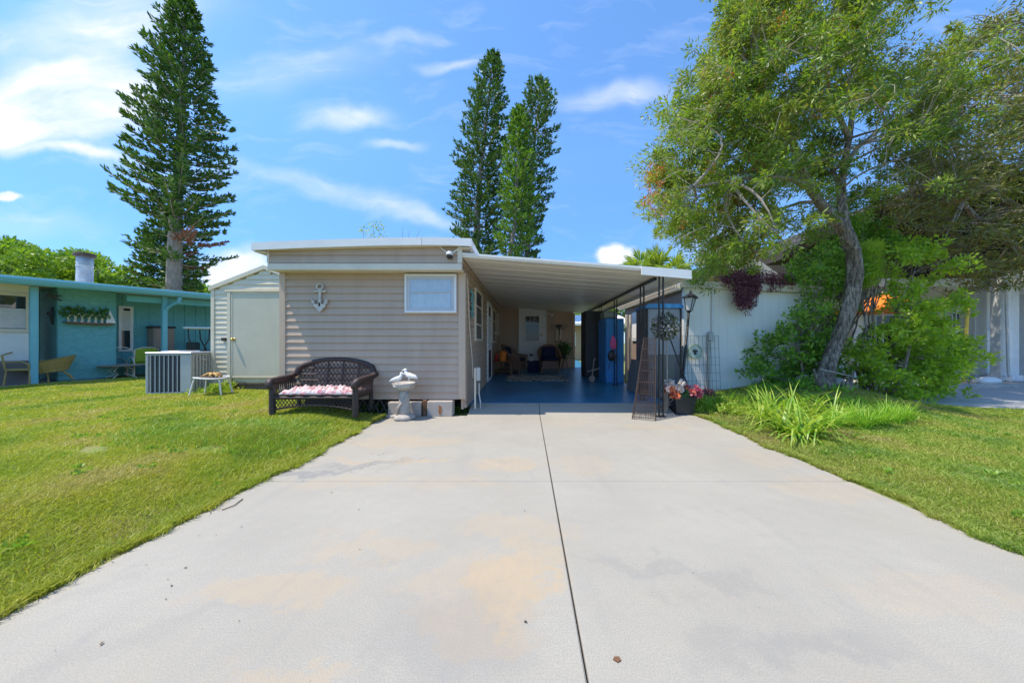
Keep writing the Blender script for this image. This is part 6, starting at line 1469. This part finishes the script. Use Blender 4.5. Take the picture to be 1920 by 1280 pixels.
t_ = thing('grass_tuft', 'pale wispy weeds growing along the foot of the annex wall', 'plant', gpos(1380, 758), 'fine grass tufts'); ribbons([gpos(px, py) for px, py in ((1345, 762), (1370, 758), (1395, 762), (1420, 758), (1330, 770), (1440, 765))], 46, .36, .007, .8, 'blades', 'finegrass', t_)
# low leafy weeds
M['weed'] = leafmat('weed_leaf', [(.20, .36, .03), (.34, .48, .05), (.44, .46, .09)], .35)
def weeds(pts, n, r, h, label, L=.05, W=.022, mat='weed', name='weed_patch', squash=.8):
    C = []
    for (px, py) in pts:
        b = gpos(px, py) 
        for _ in range(n): C.append((b[0] + rng.normal() * r, b[1] + rng.normal() * r * .6, b[2] + abs(rng.normal()) * h))
    o_ = npmesh(name, sprays(np.array(C), 16, .05, L, W, up=(0, 0, .5), squash=squash), 4, mat); tag(o_, label, 'weeds', kind='stuff'); return o_
weeds([(1310, 768), (1330, 772), (1350, 768), (1375, 775), (1340, 758), (1400, 772), (1320, 755), (1365, 760), (1420, 775)], 26, .14, .07, 'low leafy weeds between the flower pot and the annex wall')
weeds([(1440, 745), (1480, 740), (1510, 750), (1450, 760), (1490, 765), (1530, 760), (1570, 755), (1600, 765)], 26, .16, .06, 'ground cover around the stump and rocks', mat='finegrass')
weeds([(862, 772), (872, 768), (884, 770), (878, 762)], 12, .05, .05, 'small weeds at the house corner by the utility post', mat='sh2')
weeds([(700, 772), (715, 770), (690, 768), (725, 766), (600, 768), (640, 770)], 14, .09, .05, 'weeds growing under the house beside the loveseat', mat='sh2')
weeds([(398, 738), (410, 735), (385, 738), (425, 732)], 16, .12, .09, 'bright weeds growing under the white stool', L=.07)
weeds([(1316, 748), (1325, 752), (1335, 750), (1305, 752)], 10, .05, .1, 'dark purple leaves at the foot of the wire panel', L=.09, W=.03, mat='pur')
# rocks and stump by the trunk
mb = MB()
def rock(c, r, label, mat='rock', name='rock'):
    m_ = MB().ball((0, 0, 0), r, 14, 10); rs_ = np.random.default_rng(int(abs(c[0]) * 1000)); dirs = [Vector(rs_.normal(size=3)).normalized() for _ in range(9)]
    def f(p):
        k = 1.0
        for q in dirs: k = min(k, .74 / max(.3, (Vector((p.x / r[0], p.y / r[1], p.z / r[2]))).dot(q)) if (Vector((p.x / r[0], p.y / r[1], p.z / r[2]))).dot(q) > .74 else 1)
        return Vector(c) + p * k
    m_.xf(f); return tag(m_.build(name, mat), label, 'rock', 'rocks by the tree')
g0 = gpos(1508, 745); rock((g0[0], g0[1], g0[2] + .07), (.22, .14, .1), 'flat pale rock left of the tree stump')
g0 = gpos(1568, 742); rock((g0[0], g0[1], g0[2] + .06), (.16, .12, .11), 'pale grey rock in front of the stump roots')
g0 = gpos(1372, 772); rock((g0[0], g0[1], g0[2] + .02), (.13, .09, .05), 'small flat pale stone in the weeds by the drive')
stp = thing('tree_stump', 'broken grey stump with splintered sides beside the leaning trunk', 'stump', (PX(1565, 5.9), 5.9, .25))
sb_ = Vector((PX(1572, 5.95), 5.95, .2))
for k, (dx_, h, r_) in enumerate(((-.34, .50, .035), (-.25, .34, .04), (-.14, .30, .05), (-.02, .22, .05), (.08, .27, .045), (.17, .36, .04), (.25, .48, .03))):
    wob([tuple(sb_ + Vector((dx_ * .7, 0, -.05))), tuple(sb_ + Vector((dx_, .02, h * .5))), tuple(sb_ + Vector((dx_ * 1.3, .03, h)))], [r_ * 1.4, r_, r_ * .3], 9, 4).build('splinter', 'bark', stp, smooth=True)
MB().tube([tuple(sb_ + Vector((-.36, -.02, .50))), tuple(sb_ + Vector((.2, -.06, .37)))], [.016, .012], 6).build('snapped_branch', 'twig', stp)

# ------------------------------------------------------------------ palm behind the carport
pal = thing('fan_palm', 'yellow green palm crown rising above the right end of the carport roof', 'palm', (PX(1232, 13), 13, 0))
MB().tube([(PX(1232, 13), 13, 0), (PX(1230, 13), 13, 3.6)], [.2, .16], 10).build('trunk', 'bark', pal, smooth=True)
M['palm'] = leafmat('palm_leaf', [(.16, .26, .03), (.28, .38, .05), (.38, .44, .09)], .4, .4)
V = []
for (px, py, n_) in ((1205, 505, 9), (1235, 500, 12), (1262, 512, 8), (1225, 520, 8)):
    c0 = np.array(P(px, py, 13 + rng.normal() * .3))
    for q in range(n_):
        a = rng.uniform(0, 6.28); el = rng.uniform(.1, 1.35); d = np.array([math.cos(a) * math.cos(el), math.sin(a) * math.cos(el) * .6, math.sin(el)]); c1 = c0 + d * .35
        for s in range(26):
            f_ = (s - 13) / 13 * 1.25; sd = unit(np.cross(d, [0, 0, 1.0])); dd = unit(d * math.cos(f_) + sd * math.sin(f_)); side = unit(np.cross(dd, rng.normal(size=3))) * .022
            L_ = .75 * (1 - .25 * abs(f_)); p1 = c1 + dd * L_ * .55; p2 = c1 + dd * L_ + np.array([0, 0, -.12 * rng.random()]); V += [c1, p1 - side, p2, p1 + side]
npmesh('fronds', np.array(V), 4, 'palm', pal)

# ------------------------------------------------------------------ norfolk pines
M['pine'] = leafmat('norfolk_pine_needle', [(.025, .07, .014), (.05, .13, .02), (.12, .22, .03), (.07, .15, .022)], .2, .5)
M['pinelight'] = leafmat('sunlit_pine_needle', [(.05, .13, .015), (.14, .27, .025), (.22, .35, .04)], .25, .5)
M['pinedead'] = leafmat('dead_pine_needle', [(.22, .09, .05), (.30, .14, .08)], .15, .7)
def norfolk(name, label, Yp, trunkpx, prof, mat, seed, r0, whorls, group, nb=7, tuft=1.0, dead=()):
    """prof: rows (py, left px, right px) of the silhouette; trunkpx rows (py, px)"""
    global rng
    keep = rng; rng = np.random.default_rng(seed)
    bx0 = PX(np.interp(700, [p[0] for p in trunkpx][::-1], [p[1] for p in trunkpx][::-1]), Yp)
    t = thing(name, label, 'tree', (bx0, Yp, -.05), group)
    pys = [p[0] for p in trunkpx]; pxs = [p[1] for p in trunkpx]; zt = PZ(min(pys), Yp)
    axis = lambda z: PX(np.interp(CY - (z - CH) / Yp * F, pys, pxs), Yp)
    zs = np.linspace(-.05, zt, 24); mb = MB(); mb.tube([(axis(z), Yp, z) for z in zs], [r0 * (1 - .93 * (z / zt)) for z in zs], 10)
    ppy = [p[0] for p in prof]; V = []; VD = []; cth = 1 / math.sqrt(1 + (bx0 / Yp) ** 2)
    zlo = PZ(max(ppy), Yp)
    z = zlo; k = 0
    while z < zt - .15:
        py = CY - (z - CH) / Yp * F; xl = (PX(np.interp(py, ppy, [p[1] for p in prof]), Yp)); xr = PX(np.interp(py, ppy, [p[2] for p in prof]), Yp); ax_ = axis(z); rl, rr_ = max(.1, ax_ - xl), max(.1, xr - ax_)
        ph = rng.uniform(0, 6.28)
        for b in range(nb):
            a = ph + b * 2 * math.pi / nb + rng.normal() * .12; ca, sa = math.cos(a), math.sin(a)
            w = (1 + ca) / 2; kl, kr = xl / Yp, xr / Yp; c1_ = (xl - ax_) / (ca - kl * sa + 1e-9); c2_ = (xr - ax_) / (ca - kr * sa + 1e-9)
            rad = min([c for c in (c1_, c2_) if c > 0] + [(rl + rr_) * .5 * 1.15 * cth]) * rng.uniform(.74, 1.04) * (1 if rng.random() > .15 else rng.uniform(.5, .8))
            if rad < .12 or (Yp == 18 and py > 415 and sa < .1 and rng.random() < .62): continue
            zz = z + rng.normal() * .07; m = 7; pts = []
            for i in range(m + 1):
                s = i / m; pts.append(np.array([ax_ + ca * rad * s, Yp + sa * rad * s, zz - rad * .10 * math.sin(math.pi * s * .9) + rad * .16 * s * s]))
            mb.tube([tuple(p) for p in pts], [.05 * (rad / 4 + .3) * (1 - .8 * i / m) for i in range(m + 1)], 3, False)
            dd = np.array([ca, sa, .12]); sd = np.array([-sa, ca, 0]); nt_ = max(3, int(rad / .29 * tuft))
            dark_ = any(abs(py - d_[0]) < d_[1] and (d_[2] > 0) == (ca > 0) and rad > .5 for d_ in dead)
            isdead = dark_ and rng.random() < .22
            for i in range(nt_):
                s = .22 + .78 * (i + rng.random() * .6) / nt_
                if s > 1: s = 1
                j = s * m; j0 = min(int(j), m - 1); p = pts[j0] * (1 - (j - j0)) + pts[j0 + 1] * (j - j0)
                for sg in ((-1, 1) if s < .93 else (0,)):
                    L_ = (.62 - .42 * s) * min(1, rad / 1.5 + .35) * rng.uniform(.75, 1.2); d = unit(dd * .75 + sd * sg * .75 + np.array([0, 0, .30 + .35 * s]))
                    q = 12; tt = rng.random(q); Cq = p + d * (tt[:, None] * L_) + rng.normal(size=(q, 3)) * .035; Dq = unit(d + rdir(q) * .55)
                    (VD if isdead else V).append(leafquads(Cq, Dq, .19 + .09 * rng.random(q), .085))
        z += (zt - zlo) / whorls * rng.uniform(.75, 1.25); k += 1
    # leader
    q = 120; Cq = np.stack([np.array([axis(zt - .3)] * q), np.full(q, Yp), zt - rng.random(q) * 1.2], 1) + rng.normal(size=(q, 3)) * .05; V.append(leafquads(Cq, unit(rdir(q) + np.array([0, 0, 1.2])), .25, .05))
    mb.build('trunk', 'barklight', t); npmesh('needles', np.concatenate(V), 4, mat, t)
    if VD: npmesh('dead_needles', np.concatenate(VD), 4, 'pinedead', t)
    rng = keep; return t
norfolk('norfolk_pine', 'very tall dark norfolk pine with ragged layered branches behind the teal house', 18, [(-6, 347), (150, 345), (300, 336), (450, 328), (560, 326), (700, 325)],
        [(-6, 342, 353), (20, 318, 370), (60, 288, 386), (120, 268, 404), (140, 248, 408), (200, 236, 425), (205, 228, 442), (270, 218, 440), (340, 208, 442), (400, 196, 440), (440, 228, 424), (475, 222, 438), (500, 235, 402), (540, 240, 385)], 'pine', 11, .42, 34, 'norfolk pines', nb=7, dead=((488, 22, -1), (455, 15, 1)))
norfolk('norfolk_pine', 'lower dark norfolk pine standing directly behind the tallest one on the left', 21, [(395, 312), (560, 312), (700, 312)],
        [(400, 302, 320), (440, 262, 350), (480, 236, 372), (520, 222, 380), (550, 216, 384)], 'pine', 12, .3, 16, 'norfolk pines', nb=7)
norfolk('norfolk_pine', 'tallest of the three norfolk pines behind the taupe house roof, slim pointed top', 23, [(100, 926), (200, 914), (300, 903), (400, 895), (560, 890), (700, 888)],
        [(104, 918, 932), (140, 890, 943), (200, 868, 952), (280, 852, 960), (330, 848, 960), (390, 842, 960), (412, 834, 950), (440, 845, 950), (500, 850, 960)], 'pine', 13, .36, 30, 'norfolk pines', nb=6)
norfolk('norfolk_pine', 'right hand norfolk pine of the trio behind the house, thin open feathery top', 24, [(142, 1014), (250, 1004), (330, 996), (450, 990), (560, 985), (700, 980)],
        [(144, 1006, 1020), (170, 980, 1036), (205, 968, 1046), (260, 962, 1050), (320, 960, 1046), (375, 950, 1044), (400, 950, 1030), (440, 950, 1028), (490, 950, 1010)], 'pine', 14, .32, 24, 'norfolk pines', nb=6, tuft=.9)
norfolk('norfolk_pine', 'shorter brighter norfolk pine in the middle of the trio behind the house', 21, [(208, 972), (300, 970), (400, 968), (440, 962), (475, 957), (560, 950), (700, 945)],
        [(212, 964, 978), (250, 950, 990), (320, 938, 1006), (380, 930, 1016), (420, 925, 1005), (455, 925, 1010), (485, 945, 985)], 'pinelight', 15, .28, 22, 'norfolk pines', nb=6)

# ------------------------------------------------------------------ broad trees behind
M['broad'] = leafmat('broad_tree_leaf', [(.08, .17, .02), (.17, .30, .025), (.30, .44, .04), (.22, .34, .03)], .35, .5, .35, [(.08, .17, .02), (.26, .40, .04)], .35)
def broad(label, poly, n, Yc, Yd, k=60, r=.55, L=.26, W=.15, mat='broad', name='broad_tree'):
    cxp = sum(p[0] for p in poly) / len(poly); s = thing(name, label, 'tree', (PX(cxp, Yc), Yc, -.02), 'broad trees behind the houses')
    C = poly_points(poly, n, Yc, Yd); b0 = (PX(cxp, Yc), Yc, -.1); z1 = float(np.percentile(C[:, 2], 15))
    mb = MB(); mb.tube([b0, (b0[0] + .1, Yc, z1 * .5), (b0[0], Yc, z1)], [.35, .28, .22], 10)
    lm = []
    for q in range(6):
        e_ = C[rng.integers(len(C))]; pts = curve((b0[0], Yc, z1 * .8), e_ * .7 + np.array([b0[0], Yc, z1]) * .3, 5, .1); mb.tube(pts, [.16, .13, .1, .07, .05], 6, False); lm.append([np.array(p) for p in pts])
    branch_net(lm, C, min(30, n // 3), mb, .05, .02, .1); mb.build('trunk', 'bark', s)
    npmesh('crown', sprays(C, k, r * (.6 + .8 * rng.random(n)), L, W, up=(0, 0, .3), squash=.6), 4, mat, s)
broad('broad green tree filling the left edge behind the teal house', [(-70, 540), (-60, 470), (0, 452), (45, 455), (85, 478), (110, 500), (100, 545), (0, 560)], 170, 22, 2.6)
broad('rounded green tree behind the flue pipe of the teal house', [(90, 545), (100, 485), (135, 468), (175, 478), (205, 500), (215, 540), (150, 560)], 120, 24, 2.2)
broad('small green tree seen between the tall left pine and the cream shed', [(205, 540), (225, 500), (270, 520), (340, 530), (395, 538), (395, 570), (220, 570)], 90, 27, 1.5)
broad('distant tree glimpsed behind the blue locker beyond the rear house', [(1060, 600), (1080, 570), (1140, 560), (1200, 560), (1230, 580), (1230, 620), (1060, 620)], 110, 30, 2.0)
broad('green tree standing behind the carport palm and annex', [(1260, 520), (1290, 480), (1350, 470), (1400, 490), (1440, 540), (1430, 600), (1270, 600)], 120, 26, 2.5)
# sparse twigs over the house roof
sp = thing('sparse_sapling', 'sparse leafy twigs poking up above the taupe house roof', 'tree', (PX(735, 15), 15, 0))
mb = MB(); C = []
for (px, py) in ((682, 432), (700, 420), (712, 425), (718, 440), (755, 425), (768, 432), (790, 428), (695, 438)):
    e_ = np.array(P(px, py, 15)); mb.tube(curve((PX(735, 15), 15, 3.2), e_, 7, .06), [.03, .025, .02, .016, .012, .01, .006], 4, False)
    if px < 725: C.append(e_)
mb.tube([(PX(735, 15), 15, 0), (PX(735, 15), 15, 3.3)], [.09, .05], 8); mb.build('trunk', 'twig', sp)
npmesh('leaves', sprays(np.array(C), 34, .2, .11, .05), 4, 'weed', sp)

# ------------------------------------------------------------------ lawn blades
def gm_blade(name, cols, ncols, sc):
    return leafmat(name, cols, .35, .55, .55, ncols, sc)
M['blade'] = gm_blade('lawn_blade', [(.16, .24, .02), (.36, .42, .04), (.52, .54, .08), (.24, .33, .03), (.56, .47, .20)], [(.11, .25, .02), (.36, .43, .035), (.48, .46, .07), (.56, .43, .20)], 1.3)
def blades(name, X, Y, label, h=(.03, .065), w=.0055, mat='blade', hz=None):
    n = len(X); Z = gh(X, Y) - .006; a = rng.uniform(0, 2 * math.pi, n); sc = np.clip(Y / 3.0, .8, 2.6)
    hh_ = rng.uniform(h[0], h[1], n) * (hz if hz is not None else 1); ww = w * sc * rng.uniform(.7, 1.3, n) * (1 if h[1] < .1 else 1)
    lean = rng.uniform(.2, 1.3, n) * hh_; b = rng.uniform(0, 2 * math.pi, n)
    B = np.stack([X, Y, Z], 1); s = np.stack([np.cos(a) * ww, np.sin(a) * ww, np.zeros(n)], 1)
    mid = B + np.stack([np.cos(b) * lean * .35, np.sin(b) * lean * .35, hh_ * .62], 1); tip = B + np.stack([np.cos(b) * lean, np.sin(b) * lean, hh_ * .9], 1)
    V = np.stack([B, mid + s * .5, tip, mid - s * .5], 1); o = npmesh(name, V.reshape(-1, 3), 4, mat, org=(0, 0, 0)); return tag(o, label, 'grass', kind='stuff')
def lawn_pts(xr_, yr_, dens, cap, N0):
    X = []; Yv = []
    Yl = rng.uniform(yr_[0], yr_[1], N0); Xl = rng.uniform(xr_[0], xr_[1], N0)
    return Xl, Yl
def sample(area_fn, y0, y1, dmax, dref, xl, xr_):
    """density falls off with distance"""
    out_ = []; ys_ = np.arange(y0, y1, .1)
    for y in ys_:
        a, b = xl(y), xr_(y)
        if b <= a: continue
        n = int(min(dmax, dref / (y + .0) ** 2) * (b - a) * .1); out_.append(np.stack([rng.uniform(a, b, n), rng.uniform(y, y + .1, n)], 1))
    q = np.concatenate(out_); return q[area_fn(q[:, 0], q[:, 1])]
def wave(y): return .035 * np.sin(y * 2.3) + .025 * np.sin(y * 6.1 + 1) + .016 * np.sin(y * 17) + .010 * np.sin(y * 41 + 2) + .008 * np.sin(y * 73)
left_ok = lambda x, y: (x < DL - .0 + wave(y)) & ~((x > -4.1) & (y > 5.45)) & ~((x > -7.1) & (x < -4.6) & (y > 7.3)) & ((x - TP.x) * TN.x + (y - TP.y) * TN.y < .0)
q = sample(left_ok, .9, 9.5, 26000, 190000, lambda y: -2.0 * y - 2.6, lambda y: DL + .06)
# bare spots
bare = lambda x, y: (np.exp(-(((x + 4.3) / .35) ** 2 + ((y - 3.15) / .12) ** 2)) + np.exp(-(((x + 3.25) / .22) ** 2 + ((y - 3.2) / .14) ** 2)) + np.exp(-(((x + 3.3) / .2) ** 2 + ((y - 4.2) / .12) ** 2)) + .55 * (np.sin(x * 5.1 + 2 * np.sin(y * 3.7)) * np.sin(y * 4.3 + 1.5 * np.sin(x * 2.9)) > .62))
q = q[rng.random(len(q)) > bare(q[:, 0], q[:, 1]) * .92]
ty = np.exp(-(((q[:, 0] + 3.3) / .9) ** 2 + ((q[:, 1] - 3.75) / .35) ** 2)); under = np.exp(-(((q[:, 0] + 3.1) / .8) ** 2 + ((q[:, 1] - 4.95) / .3) ** 2))
blades('lawn_grass', q[:, 0], q[:, 1], 'mown bright green lawn grass left of the driveway', hz=1 + 1.0 * ty + .6 * under + .25 * np.sin(q[:, 0] * 3) * np.sin(q[:, 1] * 4))
k = rng.random(60000); xx = -3.3 + rng.normal(size=9000) * .65; yy_ = 3.75 + rng.normal(size=9000) * .25
M['bladedark'] = leafmat('dark_lawn_blade', [(.15, .28, .025), (.24, .38, .04), (.32, .44, .05)], .3, .5)
k_ = (xx < -2.45) & (xx > -4.6); xx, yy_ = xx[k_], yy_[k_]
blades('grass_patch', xx, yy_, 'patch of taller darker green grass in the left lawn', h=(.07, .13), w=.005, mat='bladedark')
pad_ok = lambda x, y: (x > DR + wave(y * 1.3) + .0) & ~((x > 6.75) & (y > 5.72)) & ~((x > 3.35) & (x < 6.4) & (y > 6.95)) & ~((x < 3.0) & (y > 5.5) & (x < 2.9))
q = sample(pad_ok, 1.1, 7.2, 26000, 170000, lambda y: DR - .04, lambda y: 2.0 * y + 3.2)
bare2 = np.clip(.9 * np.exp(-(((q[:, 0] - 4.0) / .9) ** 2 + ((q[:, 1] - 2.75) / .35) ** 2)) * (.5 + .5 * np.sin(q[:, 0] * 9 + 3 * np.sin(q[:, 1] * 7))) + .7 * np.exp(-(((q[:, 0] - 3.2) / .4) ** 2 + ((q[:, 1] - 4.9) / .5) ** 2)), 0, 1)
q = q[rng.random(len(q)) > bare2]
M['bladeright'] = gm_blade('right_lawn_blade', [(.12, .22, .03), (.25, .35, .04), (.38, .43, .08), (.42, .34, .15)], [(.10, .26, .04), (.28, .39, .04), (.40, .40, .08), (.46, .32, .17)], 1.4)
blades('lawn_grass', q[:, 0], q[:, 1], 'patchy green and brown lawn grass right of the driveway', h=(.02, .05), mat='bladeright')
# ragged rim of grass leaning over the slab edges
M['bladebrown'] = leafmat('dry_lawn_blade', [(.30, .22, .10), (.42, .34, .16), (.24, .27, .06), (.36, .38, .08)], .3)
yd = rng.uniform(1.0, 5.1, 22000); yd2 = rng.uniform(1.1, 5.4, 20000)
blades('dry_grass', DL + wave(yd) - np.abs(rng.normal(size=22000)) * .22, yd, 'dry brownish grass band along the left edge of the driveway', h=(.015, .045), mat='bladebrown')
blades('dry_grass', DR + wave(yd2 * 1.3) + np.abs(rng.normal(size=20000)) * .3, yd2, 'dry brownish grass band along the right edge of the driveway', h=(.012, .04), mat='bladebrown')
ye = rng.uniform(1.0, 5.6, 16000); xe = DL + wave(ye) + np.abs(rng.normal(size=16000)) * -.05 + .022 + .05 * (rng.random(16000) < .08) * rng.random(16000)
m1 = ye < 5.15; xe2 = DR - wave(ye * 1.3) * 0 + np.abs(rng.normal(size=16000)) * .05 - .012 + wave(ye * 1.3)
tag(blades('edge_grass', xe[m1], ye[m1], 'ragged grass fringe along the left edge of the driveway', h=(.03, .07)), kind='stuff')
tag(blades('edge_grass', xe2, ye, 'ragged grass fringe along the right edge of the driveway', h=(.025, .06), mat='bladeright'), kind='stuff')
# broad leaved weeds in the turf
wx_ = []
for _ in range(60):
    y = rng.uniform(1.6, 6.0); x = rng.uniform(-1.6 * y - .5, -2.5); wx_.append((x, y)) if x < -2.5 else None
for _ in range(40):
    y = rng.uniform(2.0, 5.4); x = rng.uniform(3.0, 1.6 * y + .6); wx_.append((x, y)) if x > 3.0 else None
Cw = np.array([(x + rng.normal() * .03, y + rng.normal() * .03, float(gh(x, y)) + .02) for x, y in wx_ for _k in range(5)])
tag(npmesh('turf_weeds', sprays(Cw, 7, .02, .035, .022, up=(0, 0, .6), squash=.4), 4, leafmat('turf_weed_leaf', [(.16, .30, .04), (.26, .40, .05), (.34, .44, .08)], .4)), 'small broad leaved weeds dotted through the lawn', 'weeds', kind='stuff')
# fine litter blown onto the slab
nl = 70; lx_ = np.where(rng.random(nl) < .5, rng.uniform(-2.2, -1.2, nl), rng.uniform(-2.2, 2.7, nl)); ly_ = rng.uniform(1.1, 5.3, nl)
Cl = np.stack([lx_, ly_, np.full(nl, .004)], 1); Dl = rdir(nl, .05); sd_ = unit(np.cross(Dl, [0, 0, 1.0])) ; Ll = rng.uniform(.006, .022, nl)[:, None]
Vl = np.stack([Cl, Cl + Dl * Ll * .5 + sd_ * Ll * .25 + [0, 0, .002], Cl + Dl * Ll, Cl + Dl * Ll * .5 - sd_ * Ll * .25 + [0, 0, .002]], 1).reshape(-1, 3); Vl[:, 2] = np.maximum(Vl[:, 2], .002)
tag(npmesh('leaf_litter', Vl, 4, leafmat('litter', [(.06, .045, .03), (.14, .10, .05), (.09, .10, .04)], .05)), 'tiny dry leaf bits and specks scattered over the driveway', 'litter', kind='stuff')
# fallen twig and leaf on the slab
g1, g2 = gpt(416, 957), gpt(455, 936)
tag(MB().tube([(g1[0], g1[1], .006), ((g1[0] + g2[0]) / 2 + .03, (g1[1] + g2[1]) / 2 - .02, .008), (g2[0], g2[1], .006)], .0035, 5).build('fallen_twig', 'darktwig'), 'thin curved dry twig lying near the left edge of the driveway', 'twig')
g1 = gpt(1157, 1237); mb = MB(); mb.prism([(g1[0] - .015, g1[1]), (g1[0], g1[1] - .011), (g1[0] + .014, g1[1] - .004), (g1[0] + .010, g1[1] + .010), (g1[0] - .008, g1[1] + .009)], .001, .006, 'z')
tag(mb.build('fallen_leaf', 'brownwood'), 'small brown dead leaf lying on the right slab near the joint', 'leaf')
